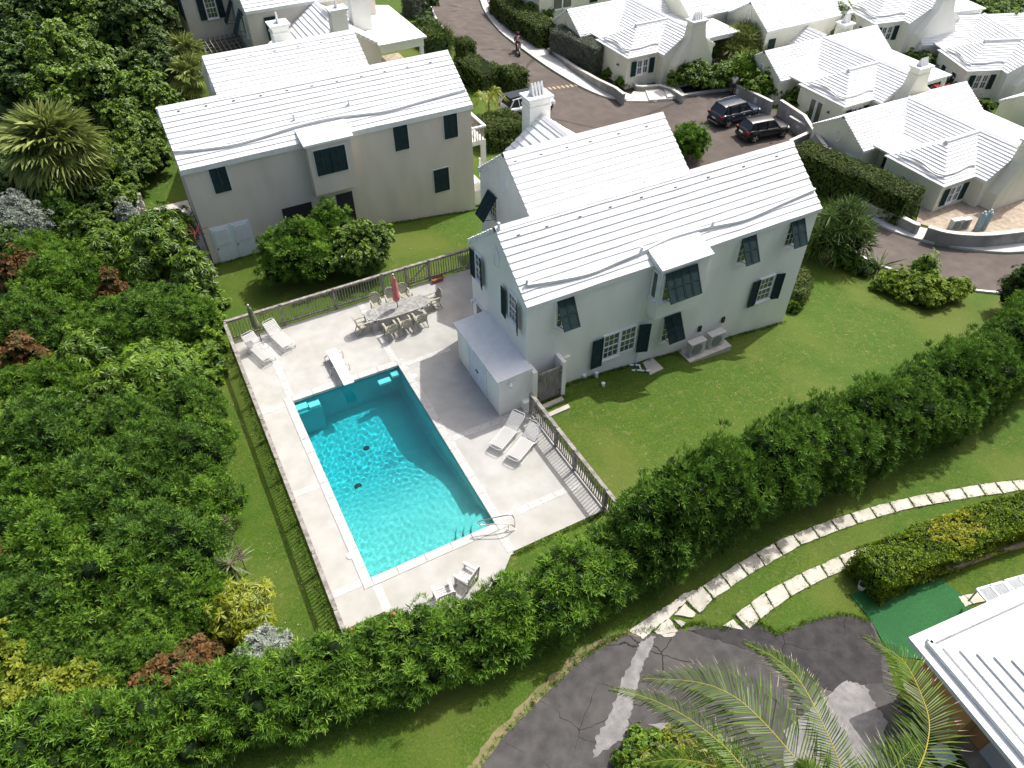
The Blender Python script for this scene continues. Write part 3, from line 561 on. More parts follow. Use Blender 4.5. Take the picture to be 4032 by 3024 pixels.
# ================================================================== HOUSES
WORLDP = {}
def wthing(name, label, cat, loc, group=None):
    """a thing whose children are given in world coordinates"""
    o = thing(name, label, cat, loc, 0.0, group); WORLDP[o.name] = Matrix.Translation(-Vector(loc)); return o
_link0 = link
def link(name, me, m, parent=None, loc=None, rot=None, smooth=False):
    o = _link0(name, me, m, parent, loc, rot, smooth)
    if parent is not None and parent.name in WORLDP: o.matrix_parent_inverse = WORLDP[parent.name]
    return o
class Fr:
    """a wall face: origin, direction along it, outward normal"""
    def __init__(s, o, u, n): s.o, s.u, s.n = Vector(o), Vector(u).normalized(), Vector(n).normalized()
    def p(s, u, d, z): return tuple(s.o + s.u*u + s.n*d + Vector((0, 0, z)))
    def box(s, mb, u0, u1, d0, d1, z0, z1):
        vs = [s.p(u, d, z) for z in (z0, z1) for u, d in ((u0, d0), (u1, d0), (u1, d1), (u0, d1))]
        return mb.add(vs, [(0, 3, 2, 1), (4, 5, 6, 7), (0, 1, 5, 4), (1, 2, 6, 5), (2, 3, 7, 6), (3, 0, 4, 7)])
def course(parent, axis, a0, a1, u0, u1, z0, z1, t, m='roof_white'):
    """one stepped roof course: runs a0..a1, from u0 (low, at z0) to u1 (high, at z1)"""
    n = max(2, int(abs(a1-a0)/1.1)); vs = []; s = 1 if u1 > u0 else -1
    for i in range(n+1):
        a = a0+(a1-a0)*i/n; j = random.uniform(-.018, .018); jz = random.uniform(-.006, .006)
        sec = ((u0+j, z0-.02), (u0+j, z0+t+jz), (u1+s*.06, z1+.012), (u1+s*.06, z0-.02))
        vs += [(a, u, z) if axis == 'x' else (u, a, z) for u, z in sec]
    fs = []
    for i in range(n):
        for k in range(4):
            l = (k+1) % 4; fs.append((i*4+k, i*4+l, i*4+4+l, i*4+4+k))
    fs += [(0, 1, 2, 3), (n*4+3, n*4+2, n*4+1, n*4)]
    return MB().add(vs, fs).build('roof_course', m, parent)
def gable_roof(house, axis, a0, a1, u0, u1, ze, k, n, sides=(1, 1), t=0.042, gable_over=0.06, eave=0.14, fascia=(1, 1)):
    """stepped white Bermuda roof; returns the ridge height"""
    hw = (u1-u0)/2+eave; um = (u0+u1)/2; z0 = ze - eave*k; zr = z0+hw*k; st = hw/n
    mb = MB(); c = 0.16
    A0, A1 = a0-gable_over, a1+gable_over
    def q(a, u, z): return (a, u, z) if axis == 'x' else (u, a, z)
    # ridge cap is the roof part itself, with a thin fascia along each eave
    mb.add([q(A0, um-c, zr-c*k*.9+.03), q(A0, um, zr+.055), q(A0, um+c, zr-c*k*.9+.03), q(A0, um, zr-.2), q(A1, um-c, zr-c*k*.9+.03), q(A1, um, zr+.055), q(A1, um+c, zr-c*k*.9+.03), q(A1, um, zr-.2)], [(0, 1, 2, 3), (7, 6, 5, 4), (0, 4, 5, 1), (1, 5, 6, 2), (2, 6, 7, 3), (3, 7, 4, 0)])
    for sd, on in ((-1, fascia[0]), (1, fascia[1])):
        if on:
            e = um+sd*hw
            lo_, hi_ = sorted((e-sd*.02, e-sd*.13))
            if axis == 'x': mb.b2(A0+.02, A1-.02, lo_, hi_, z0-.17, z0-.022)
            else: mb.b2(lo_, hi_, A0+.02, A1-.02, z0-.17, z0-.022)
    roof = mb.build('roof', 'roof_white', house)
    for sd, on in ((-1, sides[0]), (1, sides[1])):
        if not on: continue
        for i in range(n):
            course(roof, axis, A0, A1, um+sd*(hw-i*st), um+sd*(hw-(i+1)*st), z0+i*st*k, z0+(i+1)*st*k, t)
    return roof, zr
def walls(house, axis, a0, a1, u0, u1, zb, ze, k, m, gables=(1, 1), holes=None, name='wall'):
    mb = MB(); um = (u0+u1)/2; zr = ze+(u1-u0)/2*k-.07
    def q(a, u, z): return (a, u, z) if axis == 'x' else (u, a, z)
    P5 = [(u0, zb), (u1, zb), (u1, ze-.03), (um, zr), (u0, ze-.03)]
    vs = [q(a0, *p) for p in P5] + [q(a1, *p) for p in P5]
    mb.add(vs, [(0, 1, 2, 3, 4), (9, 8, 7, 6, 5)] + [(i, (i+1) % 5, 5+(i+1) % 5, 5+i) for i in range(5)])
    return mb.build(name, m, house)
PANE_ME = MB().box((0, 0, 0), (1, 1, 1)).mesh('pane'); PANE_ME.materials.append(MATS['window_glass'])
def window(house, fr, u0, u1, z0, z1, cols=3, rows=4, sash=True, sill=True, m='white_paint', cas=0.07):
    mb = MB(); d = 0.07
    fr.box(mb, u0-cas, u0, -.01, d, z0-cas, z1+cas); fr.box(mb, u1, u1+cas, -.01, d, z0-cas, z1+cas)
    fr.box(mb, u0, u1, -.01, d, z1, z1+cas); fr.box(mb, u0, u1, -.01, d, z0-cas, z0)
    if sash: zm = (z0+z1)/2; fr.box(mb, u0, u1, .0, .055, zm-.025, zm+.025)
    w = mb.build('window', m, house)
    if sill: fr.box(s := MB(), u0-cas-.05, u1+cas+.05, -.01, d+.06, z0-cas-.06, z0-cas-.002); s.build('sill', m, w)
    mb = MB()
    for c in range(1, cols): u = u0+(u1-u0)*c/cols; fr.box(mb, u-.011, u+.011, .003, .04, z0, z1)
    for r_ in range(1, rows):
        z = z0+(z1-z0)*r_/rows
        if sash and abs(z-(z0+z1)/2) < .02: continue
        fr.box(mb, u0, u1, .003, .038, z-.011, z+.011)
    if cols*rows > 1: mb.build('glazing_bars', m, w)
    for c in range(cols):
        for r_ in range(rows):
            o = bpy.data.objects.new('pane', PANE_ME); COL.objects.link(o); o.parent = w
            du = (u1-u0)/cols; dz = (z1-z0)/rows
            o.location = fr.p(u0+du*(c+.5), .012, z0+dz*(r_+.5)); o.scale = (du-.018, .02, dz-.018); o.rotation_euler = (random.uniform(-.01, .01), 0, math.atan2(fr.u.y, fr.u.x)+random.uniform(-.008, .008))
    return w
def _louvres(fr, M, w, h, rows, pitch=0.055, m='shutter_green', rails=(0.0, 1.0)):
    mb = MB(); st = 0.05
    n = int((h-2*st)/pitch)
    for i in range(n):
        z = st+(i+.5)*pitch; y = .012
        mb.add([tuple(M @ Vector(p)) for p in ((st, y-.014, z+.018), (w-st, y-.014, z+.018), (w-st, y+.016, z-.018), (st, y+.016, z-.018), (st, y-.020, z+.012), (w-st, y-.020, z+.012), (w-st, y+.010, z-.024), (st, y+.010, z-.024))], [(0, 1, 2, 3), (7, 6, 5, 4), (0, 4, 5, 1), (2, 6, 7, 3)])
    return mb
def shutter_panel(house, M, w, h, m='shutter_green', mid=True, lou=True, parent=None):
    """louvred panel; M maps (x right, y outward, z up) with origin at its lower left corner"""
    mb = MB(); st = 0.055; th = 0.035
    parts = [(0, st, 0, h), (w-st, w, 0, h), (st, w-st, 0, st), (st, w-st, h-st, h)]
    if mid: parts.append((st, w-st, h*.5-.03, h*.5+.03))
    for x0, x1, z0, z1 in parts: mb.box(((x0+x1)/2, th/2, (z0+z1)/2), (x1-x0, th, z1-z0), M=M)
    mb.box((w/2, 0.004, h/2), (w-.02, .004, h-.02), M=M)
    s = mb.build('shutter', m, parent or house)
    if lou: _louvres(None, M, w, h, 1).build('louvres', m, s)
    return s
def frame_matrix(fr, u, d, z, out=0.0, swing=0.0):
    """matrix at a wall point; out = tilt outwards about the along-wall axis, swing about the vertical"""
    B = Matrix((tuple(fr.u), tuple(fr.n), (0, 0, 1))).transposed().to_4x4()
    return Matrix.Translation(fr.p(u, d, z)) @ B @ Matrix.Rotation(swing, 4, 'Z') @ Matrix.Rotation(out, 4, 'X')
def bahama(house, fr, u0, u1, zt, drop, out, panels=2, m='shutter_green'):
    h = math.hypot(drop, out); ang = math.atan2(out, drop)
    pw = (u1-u0)/panels
    top = frame_matrix(fr, u0, .05, zt) @ Matrix.Rotation(-(-ang), 4, 'X')
    # hang downwards from the hinge: z runs from -h to 0
    for i in range(panels):
        Mm = frame_matrix(fr, u0+i*pw+.005, .05, zt) @ Matrix.Rotation(ang, 4, 'X') @ Matrix.Translation((0, 0, -h))
        s = shutter_panel(house, Mm, pw-.01, h, m)
    mb = MB()
    for u in (u0+.05, u1-.05):
        mb.bar(fr.p(u, .03, zt-drop-.05), fr.p(u, .05+out*.93, zt-drop*.93), .02, .02)
    mb.build('stay', 'dark_metal', house)
def ring(house, fr, u, z, rx, rz_, name='oval_moulding', m='white_paint'):
    pts = [fr.p(u+rx*math.cos(t), .015, z+rz_*math.sin(t)) for t in np.linspace(0, 2*math.pi, 24, endpoint=False)]
    return MB().tube(pts, .045, 6, close=True).build(name, m, house, smooth=True)
def chimney(house, x0, x1, y0, y1, zb, zt, m, fins=4, fin_axis='x', flare=0.0):
    mb = MB(); mb.b2(x0, x1, y0, y1, zb, zt-.12)
    if flare: 
        zf = zb+(zt-zb)*.62
        mb.add([(x0-flare, y0-flare*.4, zb), (x1+flare, y0-flare*.4, zb), (x1+flare, y1+flare*.4, zb), (x0-flare, y1+flare*.4, zb), (x0-.003, y0-.003, zf), (x1+.003, y0-.003, zf), (x1+.003, y1+.003, zf), (x0-.003, y1+.003, zf)], [(0, 3, 2, 1), (4, 5, 6, 7), (0, 1, 5, 4), (1, 2, 6, 5), (2, 3, 7, 6), (3, 0, 4, 7)])
    c = mb.build('chimney', m, house)
    mb = MB(); mb.b2(x0-.12, x1+.12, y0-.12, y1+.12, zt-.12, zt); mb.build('cap', 'roof_white', c)
    mb = MB(); mb.b2(x0-.035, x1+.035, y0-.035, y1+.035, zt-.55, zt-.45); mb.build('band', m, c)
    cx, cy = (x0+x1)/2, (y0+y1)/2; L = (x1-x0)*.62; Wd = (y1-y0)*.62
    for i in range(fins):
        t = (i+.5)/fins-.5; mb = MB()
        if fin_axis == 'x': mb.extr([(cx+t*L*1.0-.05, cy-Wd/2, zt), (cx+t*L-.05, cy+Wd/2, zt), (cx+t*L-.05, cy, zt+.62)], (0, 0, 0), (.1, 0, 0))
        else: mb.extr([(cx-L/2, cy+t*Wd-.05, zt), (cx+L/2, cy+t*Wd-.05, zt), (cx, cy+t*Wd-.05, zt+.62)], (0, 0, 0), (0, .1, 0))
        mb.build('fin', 'roof_white', c)
    return c
def lantern(house, fr, u, z, m='white_paint'):
    mb = MB(); c = Vector(fr.p(u, .16, z))
    fr.box(mb, u-.05, u+.05, -.01, .03, z-.1, z+.1); mb.tube([fr.p(u, .02, z+.02), fr.p(u, .1, z+.1), fr.p(u, .16, z+.08)], .012, 5)
    o = mb.build('lantern', m, house)
    MB().lathe([(.045, -.14), (.075, .02), (.075, .03)], 8, tuple(c)).build('glass', 'lamp_glass', o); MB().lathe([(.09, .03), (.02, .12), (.012, .17)], 8, tuple(c)).build('hood', m, o)
    return o
def on_slope(px, py, y0, z0, k, dz=0.0):
    """photo pixel (full size) on a slope z = z0 + k*(y-y0)"""
    d = _ray(px, py); t = (z0+dz + k*(CAM[1]-y0) - CAM[2])/(d[2]-k*d[1]); p = CAM+d*t; return tuple(float(c) for c in p)
def Q2(x, y): return (1700+x*0.78355, 300+y*0.78355)
def Q1(x, y): return (600+x*0.60269, x*0+y*0.60269)
def glide(roof, pts, w=.10, h=.10):
    mb = MB(); P_ = smooth_line(pts, 30)
    for a, b in zip(P_[:-1], P_[1:]): mb.bar(a, b+(b-a)*.02, w, h)
    return mb.build('water_glide', 'roof_white', roof)
# ------------------------------------------------------------------ house beside the pool (A)
ZE, KA = 5.12, 0.78
A = wthing('house', 'cream two-storey house with white stepped roof beside the pool', 'house', (16.5, 8, 0))
walls(A, 'x', 9.0, 24.1, 5.24, 10.35, -2.6, ZE, KA, 'wall_cream')
roofA, zr = gable_roof(A, 'x', 9.0, 24.1, 5.24, 10.35, ZE, KA, 11)
walls(A, 'x', 12.1, 20.75, 10.45, 15.75, -2.6, ZE, .73, 'wall_cream'); MB().b2(12.102, 20.748, 10.3, 10.5, -2.6, ZE-.15).build('wall', 'wall_cream', A)
roofA2, zr2 = gable_roof(A, 'x', 12.1, 20.75, 10.45, 15.75, ZE, .73, 11, t=.055)
walls(A, 'y', 14.5, 17.3, 13.9, 18.9, -2.6, 4.45, .72, 'wall_cream')
gable_roof(A, 'y', 14.5, 17.3, 13.9, 18.9, 4.45, .72, 9)
chimney(A, 15.75, 16.95, 17.31, 18.15, -2.6, 7.15, 'wall_cream', 4, 'x', .5)
fa = Fr((0, 5.24, 0), (1, 0, 0), (0, -1, 0)); fg = Fr((9.0, 0, 0), (0, -1, 0), (-1, 0, 0)); fg2 = Fr((12.1, 0, 0), (0, -1, 0), (-1, 0, 0))
# oriel bay with its slab roof
mb = MB(); mb.b2(14.98, 17.38, 4.62, 5.3, 2.45, 5.02)
mb.add([(14.98, 4.62, 2.45), (17.38, 4.62, 2.45), (17.38, 5.24, 2.45), (14.98, 5.24, 2.45), (15.05, 5.2, 2.15), (17.31, 5.2, 2.15)], [(0, 1, 5, 4), (0, 4, 3), (1, 2, 5), (3, 4, 5, 2)])
bay = mb.build('bay', 'wall_cream', A)
MB().add([(14.86, 4.5, 5.02), (17.5, 4.5, 5.02), (17.5, 5.35, 5.05), (14.86, 5.35, 5.05), (14.86, 4.5, 5.13), (17.5, 4.5, 5.13), (17.5, 5.75, 5.56), (14.86, 5.75, 5.56)], [(0, 3, 2, 1), (4, 5, 6, 7), (0, 1, 5, 4), (1, 2, 6, 5), (2, 3, 7, 6), (3, 0, 4, 7)]).build('bay_roof', 'roof_white', bay)
fb = Fr((0, 4.62, 0), (1, 0, 0), (0, -1, 0))
window(A, fb, 15.15, 16.65, 3.45, 4.7, 4, 4); bahama(A, fb, 15.08, 16.72, 4.86, 1.15, .62, 4)
fbl = Fr((14.98, 0, 0), (0, -1, 0), (-1, 0, 0)); window(A, fbl, -5.08, -4.80, 3.5, 4.75, 1, 1, sash=False)
for u0, u1, zt, zb in ((10.32, 11.1, 4.80, 3.45), (19.6, 20.4, 4.86, 3.5), (22.38, 23.2, 4.88, 3.5), (16.0, 16.9, 1.78, 0.35)):
    window(A, fa, u0+.06, u1-.06, zb, zt-.12, 3, 4); bahama(A, fa, u0, u1, zt, 1.13, .64)
# paired sash windows with side shutters
window(A, fa, 12.86, 13.6, .62, 1.9, 3, 4); window(A, fa, 13.74, 14.48, .62, 1.9, 3, 4, sill=False)
def side_shutter(house, fr, u0, u1, z0, z1, swing=0.0, d=.04):
    return shutter_panel(house, frame_matrix(fr, u0, d, z0, 0, swing), u1-u0, z1-z0)
side_shutter(A, fa, 12.2, 12.76, .33, 1.95, 0.0, .10); side_shutter(A, fa, 14.62, 15.16, .33, 1.95, .35, .10)
window(A, fa, 21.62, 22.38, .6, 1.88, 3, 4); side_shutter(A, fa, 21.08, 21.54, .45, 1.95, 0, .08); side_shutter(A, fa, 22.5, 22.95, .45, 1.95, .3, .08)
# gable-end windows (u runs towards -Y)
window(A, fg, -9.72, -9.28, 3.5, 4.8, 2, 4); side_shutter(A, fg, -10.22, -9.80, 3.4, 4.8, 0, .08); side_shutter(A, fg, -9.2, -8.86, 3.4, 4.85, .3, .08)
window(A, fg, -6.62, -6.0, 3.55, 4.8, 3, 4); side_shutter(A, fg, -7.25, -6.78, 3.32, 4.72, .1, .08); side_shutter(A, fg, -5.9, -5.55, 3.32, 4.72, .4, .08)
ring(A, fg, -7.83, 5.72, .27, .46); ring(A, fg2, -13.05, 5.55, .27, .46)
window(A, fg2, -14.6, -13.9, 3.2, 4.3, 3, 4); bahama(A, fg2, -14.75, -13.8, 4.45, 1.15, .75)
dr = MB(); fg.box(dr, -9.95, -9.2, -.01, .05, .03, 2.05); dr = dr.build('door', 'door_white', A); x_ = MB(); fg.box(x_, -9.85, -9.3, .04, .06, 1.05, 1.95); x_.build('pane', 'window_glass', dr)
lantern(A, fg, -10.08, 2.0)
# roof furniture
z0a = ZE-.14*KA; y0a = 5.24-.14
glide(roofA, [on_slope(*Q2(x, y), y0a, z0a, KA, .09) for x, y in ((478, 1050), (640, 1025), (800, 990), (930, 935), (1050, 885), (1180, 820), (1290, 785), (1410, 755), (1560, 725), (1660, 685), (1760, 640), (1925, 568))])
for x, y in ((435, 798), (578, 755), (745, 705), (897, 657), (1055, 608), (1225, 558), (1390, 507), (1568, 453), (1733, 402)):
    p = on_slope(*Q2(x, y), y0a, z0a, KA, .05); MB().box((p[0], p[1], p[2]), (.14, .04, .04)).build('vent', 'vent_grey', roofA)
for x, y in ((1052, 890), (1408, 762), (478, 1055), (338, 772)):
    p = on_slope(*Q2(x, y), y0a, z0a, KA, .0); MB().tube([(p[0], p[1], p[2]-.1), (p[0], p[1], p[2]+.32)], .06, 8).build('vent_pipe', 'white_paint', roofA)
y2, z2_ = 10.45-.14, ZE-.14*.73
for x, y in ((420, 427), (550, 392), (680, 358), (797, 328), (940, 288), (1080, 251)):
    p = on_slope(*Q2(x, y), y2, z2_, .73, .05); MB().box(p, (.14, .04, .04)).build('vent', 'vent_grey', roofA2)
p = on_slope(*Q2(1072, 535), y2, z2_, .73, 0); MB().tube([(p[0], p[1], p[2]-.1), (p[0], p[1], p[2]+.3)], .05, 8).build('vent_pipe', 'white_paint', roofA2)
# wall stains are in the paint; services on the wall
MB().b2(10.82, 11.1, 5.12, 5.245, 1.15, 1.6).build('meter_box', 'wall_cream', A)
mb = MB(); mb.tube([(10.95, 5.16, 1.15), (10.95, 5.16, -.1)], .035, 6); mb.build('conduit', 'wall_cream', A)
mb = MB(); mb.tube([(14.78, 5.19, .35), (14.78, 5.19, -.5)], .03, 6); mb.lathe([(.1, 0), (.1, .12)], 8, (14.78, 5.2, .3)); mb.build('conduit', 'white_paint', A)
# pool store built against the gable wall
Sh = wthing('pool_store', 'small flat-roofed cream store with double white doors by the pool', 'shed', (8.2, 6.8, 0))
MB().b2(7.5, 8.995, 4.8, 8.85, -.2, 2.02).build('wall', 'wall_cream', Sh)
mb = MB(); mb.add([(7.38, 4.68, 2.02), (9.0, 4.68, 2.06), (9.0, 8.97, 2.06), (7.38, 8.97, 2.02), (7.38, 4.68, 2.10), (8.998, 4.68, 2.2), (8.998, 8.97, 2.2), (7.38, 8.97, 2.10)], [(0, 3, 2, 1), (4, 5, 6, 7), (0, 1, 5, 4), (1, 2, 6, 5), (2, 3, 7, 6), (3, 0, 4, 7)]); mb.build('roof', 'roof_white', Sh)
fs_ = Fr((7.5, 0, 0), (0, -1, 0), (-1, 0, 0))
mb = MB(); fs_.box(mb, -7.66, -7.58, -.01, .05, .03, 1.86); fs_.box(mb, -6.02, -5.94, -.01, .05, .03, 1.86); fs_.box(mb, -7.58, -6.02, -.01, .05, 1.78, 1.86); mb.build('door_frame', 'door_white', Sh)
for a, b, hs in ((-7.575, -6.805, -6.87), (-6.795, -6.025, -6.73)):
    mb = MB(); fs_.box(mb, a, b, -.01, .03, .05, 1.775); d = mb.build('door', 'door_white', Sh)
    for z0, z1 in ((.2, .85), (.97, 1.62)): x_ = MB(); fs_.box(x_, a+.1, b-.1, .02, .042, z0, z1); x_.build('panel', 'door_white', d)
    x_ = MB(); x_.lathe([(.03, -.03), (.045, 0), (.03, .03)], 8, fs_.p(hs, .06, .95)); x_.build('handle', 'dark_metal', d)
lantern(Sh, Fr((0, 4.8, 0), (1, 0, 0), (0, -1, 0)), 7.95, 1.72)
MB().b2(8.52, 8.98, 4.52, 4.799, -.1, .5).build('plinth', 'wall_cream', Sh)
# outdoor shower enclosure: two piers and a plank gate
Sw = wthing('shower_enclosure', 'plank gate between two cream piers at the house corner', 'gate', (9.9, 4.85, 0))
mb = MB(); mb.b2(9.0, 9.2, 4.6, 5.235, -.2, 1.95); mb.build('pier', 'wall_cream', Sw)
mb = MB(); mb.b2(10.4, 10.58, 4.6, 5.235, -.3, 1.95); mb.build('pier', 'wall_cream', Sw)
for i in range(8):
    x0 = 9.23+i*.145; MB().b2(x0, x0+.138, 4.66+.004*(i % 2), 4.69+.004*(i % 2), .06, 1.58+random.uniform(-.01, .01)).build('plank', 'gate_wood', Sw)
MB().b2(9.21, 10.39, 4.64, 4.74, 1.6, 1.7).build('rail', 'fence_wood', Sw)
for x, z in ((9.27, 1.35), (9.27, .3), (10.28, 1.35), (10.28, .35)): MB().b2(x, x+.1, 4.65, 4.665, z, z+.05).build('hinge', 'dark_metal', Sw)
# ------------------------------------------------------------------ house at the left (B)
Bz, KB, YB = 5.55, .64, 21.76
Bh = wthing('house', 'blush two-storey house with white stepped roof and closed dark shutters', 'house', (6.8, 25, 0))
walls(Bh, 'x', -.86, 14.5, YB, 27.5, -2.4, Bz, KB, 'wall_blush')
roofB, _ = gable_roof(Bh, 'x', -.86, 14.5, YB, 27.5, Bz, KB, 12)
walls(Bh, 'x', 2.4, 11.0, 27.6, 33.2, -2.4, Bz, KB, 'wall_blush'); MB().b2(2.402, 10.998, 27.4, 27.65, -2.4, Bz-.15).build('wall', 'wall_blush', Bh)
roofB2, _ = gable_roof(Bh, 'x', 2.4, 11.0, 27.6, 33.2, Bz, KB, 12, t=.055)
walls(Bh, 'y', 32, 34.6, 5.0, 9.8, -2.4, 4.7, .7, 'wall_blush'); gable_roof(Bh, 'y', 32, 34.6, 5.0, 9.8, 4.7, .7, 8)
chimney(Bh, 6.95, 7.95, 33.3, 34.2, 0, 7.35, 'wall_cream', 1, 'x')
f1 = Fr((0, YB, 0), (1, 0, 0), (0, -1, 0))
mb = MB(); mb.b2(-.96, 14.6, YB-.1, YB-.003, Bz-.34, Bz-.12); mb.build('cornice', 'roof_white', Bh)
def closed_pair(house, fr, u0, u1, z0, z1):
    mb = MB(); fr.box(mb, u0-.04, u1+.04, -.01, .03, z0-.04, z1+.04); s = mb.build('window', 'white_paint', house)
    um = (u0+u1)/2
    for a, b in ((u0, um-.006), (um+.006, u1)): shutter_panel(house, frame_matrix(fr, a, .035, z0), b-a, z1-z0)
for u0, u1, z0, z1 in ((.32, 1.12, 3.88, 5.28), (9.9, 10.7, 3.83, 5.2), (12.82, 13.62, 3.83, 5.21), (11.97, 12.9, .74, 2.15)): closed_pair(Bh, f1, u0, u1, z0, z1)
mb = MB(); mb.b2(5.08, 7.36, 21.08, YB+.02, 2.75, 5.5); mb.add([(5.08, 21.08, 2.75), (7.36, 21.08, 2.75), (7.36, YB, 2.75), (5.08, YB, 2.75), (5.15, YB-.03, 2.4), (7.29, YB-.03, 2.4)], [(0, 1, 5, 4), (0, 4, 3), (1, 2, 5), (3, 4, 5, 2)]); bb = mb.build('bay', 'wall_blush', Bh)
MB().add([(4.92, 20.96, 5.5), (7.52, 20.96, 5.5), (7.52, 21.8, 5.52), (4.92, 21.8, 5.52), (4.92, 20.96, 5.62), (7.52, 20.96, 5.62), (7.52, 22.3, 5.95), (4.92, 22.3, 5.95)], [(0, 3, 2, 1), (4, 5, 6, 7), (0, 1, 5, 4), (1, 2, 6, 5), (2, 3, 7, 6), (3, 0, 4, 7)]).build('bay_roof', 'roof_white', bb)
f1b = Fr((0, 21.08, 0), (1, 0, 0), (0, -1, 0)); closed_pair(Bh, f1b, 5.36, 6.16, 3.85, 5.22); closed_pair(Bh, f1b, 6.2, 7.0, 3.85, 5.22)
MB().b2(3.25, 4.85, YB-.03, YB+.01, .1, 2.15).build('screen_door', 'vent_dark', Bh)
MB().b2(6.22, 7.14, YB-.03, YB+.01, -.2, 2.17).build('screen_door', 'vent_dark', Bh)
# louvred white doors
mb = MB(); f1.box(mb, -.55, 1.5, -.01, .02, -.2, 2.1); mb.build('door_frame', 'door_white', Bh)
for a, b in ((-.48, .42), (.56, 1.42)):
    mb = MB(); f1.box(mb, a, b, .0, .05, -.15, 2.02); d = mb.build('door', 'door_white', Bh)
    mb = MB()
    for i in range(17): z = 1.0+i*.055; f1.box(mb, a+.1, b-.1, .04, .075, z, z+.03)
    mb.build('louvres', 'white_paint', d); x_ = MB(); x_.lathe([(.03, -.03), (.04, 0), (.03, .03)], 8, f1.p(a+.07, .08, .85)); x_.build('handle', 'dark_metal', d)
y0b, z0b = YB-.14, Bz-.14*KB
glide(roofB, [on_slope(*Q1(x, y), y0b, z0b, KB, .09) for x, y in ((135, 990), (320, 975), (520, 948), (700, 900), (880, 842), (1030, 800), (1200, 765), (1380, 745), (1530, 725), (1680, 685), (1800, 650), (2040, 585))])
for x, y in ((170, 725), (350, 690), (530, 657), (707, 624), (878, 591), (1040, 561), (1205, 530), (1365, 498), (1517, 468), (1665, 438), (1815, 408)):
    p = on_slope(*Q1(x, y), y0b, z0b, KB, .05); MB().box(p, (.14, .04, .04)).build('vent', 'vent_grey', roofB)
for x, y in ((485, 387), (643, 360), (798, 332), (952, 305), (1103, 278), (1245, 252)):
    p = on_slope(*Q1(x, y), 27.6-.14, z0b, KB, .05); MB().box(p, (.14, .04, .04)).build('vent', 'vent_grey', roofB2)
for x, y in ((928, 785), (1285, 685), (42, 748)):
    p = on_slope(*Q1(x, y), y0b, z0b, KB, 0); MB().tube([(p[0], p[1], p[2]-.1), (p[0], p[1], p[2]+.32)], .06, 8).build('vent_pipe', 'white_paint', roofB)
ring(Bh, Fr((2.4, 0, 0), (0, -1, 0), (-1, 0, 0)), -30.2, 5.9, .27, .46)
# right-hand side of B: small balcony and shutters
mb = MB(); mb.b2(14.5, 15.6, 22.3, 26.2, 2.7, 2.95); mb.b2(14.5, 15.6, 22.3, 26.2, -2, -.2); mb.b2(15.35, 15.6, 22.3, 22.55, -1, 2.7); bal = mb.build('balcony', 'wall_cream', Bh)
mb = MB(); mb.b2(14.55, 15.65, 22.28, 22.4, 3.7, 3.8); mb.b2(15.53, 15.65, 22.4, 26.2, 3.7, 3.8); mb.build('rail', 'white_paint', bal)
for i in range(6): MB().b2(14.65+i*.17, 14.69+i*.17, 22.31, 22.36, 2.95, 3.7).build('baluster', 'fence_wood', bal)
for i in range(20): MB().b2(15.56, 15.61, 22.5+i*.185, 22.54+i*.185, 2.95, 3.7).build('baluster', 'fence_wood', bal)
for z0 in (.1, -1.6): closed_pair(Bh, Fr((15.6, 0, 0), (0, 1, 0), (1, 0, 0)), 22.6, 23.3, z0, z0+1.2)
# ------------------------------------------------------------------ house at the top left (C)
Cg = 1.2
Ch = wthing('house', 'cream house with awning shutters and pergola behind the left house', 'house', (9, 48, Cg))
CE = 5.2
walls(Ch, 'x', 7.36, 17.0, 44.0, 49.0, -1, CE, .64, 'wall_blush'); roofC, _ = gable_roof(Ch, 'x', 7.36, 17.0, 44.0, 49.0, CE, .64, 10)
walls(Ch, 'x', 3.9, 12.0, 50.3, 56.0, -1, CE, .64, 'wall_blush'); gable_roof(Ch, 'x', 3.9, 12.0, 50.3, 56.0, CE, .64, 8)
MB().b2(7.36, 12, 48.9, 50.5, -1, CE-.1).build('wall', 'wall_blush', Ch); MB().b2(7.3, 12.1, 48.85, 50.5, CE-.1, CE+.05).build('flat_roof', 'roof_white', Ch)
fc = Fr((0, 50.3, 0), (1, 0, 0), (0, -1, 0)); window(Ch, fc, 5.52, 6.22, 3.2, 4.6, 3, 4); side_shutter(Ch, fc, 4.92, 5.4, 3.1, 4.7, 0, .05); side_shutter(Ch, fc, 6.34, 6.82, 3.1, 4.7, 0, .05)
fl = Fr((7.36, 0, 0), (0, -1, 0), (-1, 0, 0)); bahama(Ch, fl, -49.6, -48.6, 4.5, 1.5, .8); bahama(Ch, fl, -46.4, -45.3, 4.7, 1.6, .8); window(Ch, fl, -49.5, -48.7, 2.9, 4.3, 2, 3); window(Ch, fl, -46.3, -45.4, 3.0, 4.4, 2, 3)
fw = Fr((3.9, 0, 0), (0, -1, 0), (-1, 0, 0)); side_shutter(Ch, fw, -52.6, -52.0, 3.0, 4.6, 0, .05); side_shutter(Ch, fw, -51.4, -50.8, 3.0, 4.6, 0, .05)
fk = Fr((0, 44.0, 0), (1, 0, 0), (0, -1, 0)); bahama(Ch, fk, 8.5, 9.4, 4.55, 1.5, .35)
walls(Ch, 'y', 38.6, 44.5, 9.6, 15.2, 0, 3.3, .64, 'wall_blush'); gable_roof(Ch, 'y', 38.6, 44.5, 9.6, 15.2, 3.3, .64, 10)
chimney(Ch, 11.8, 12.9, 37.75, 38.59, 0, 6.25, 'wall_cream', 1, 'x', .4)
chimney(Ch, 14.2, 15.6, 41.0, 42.2, 0, 8.2, 'wall_cream', 2, 'x', .0)
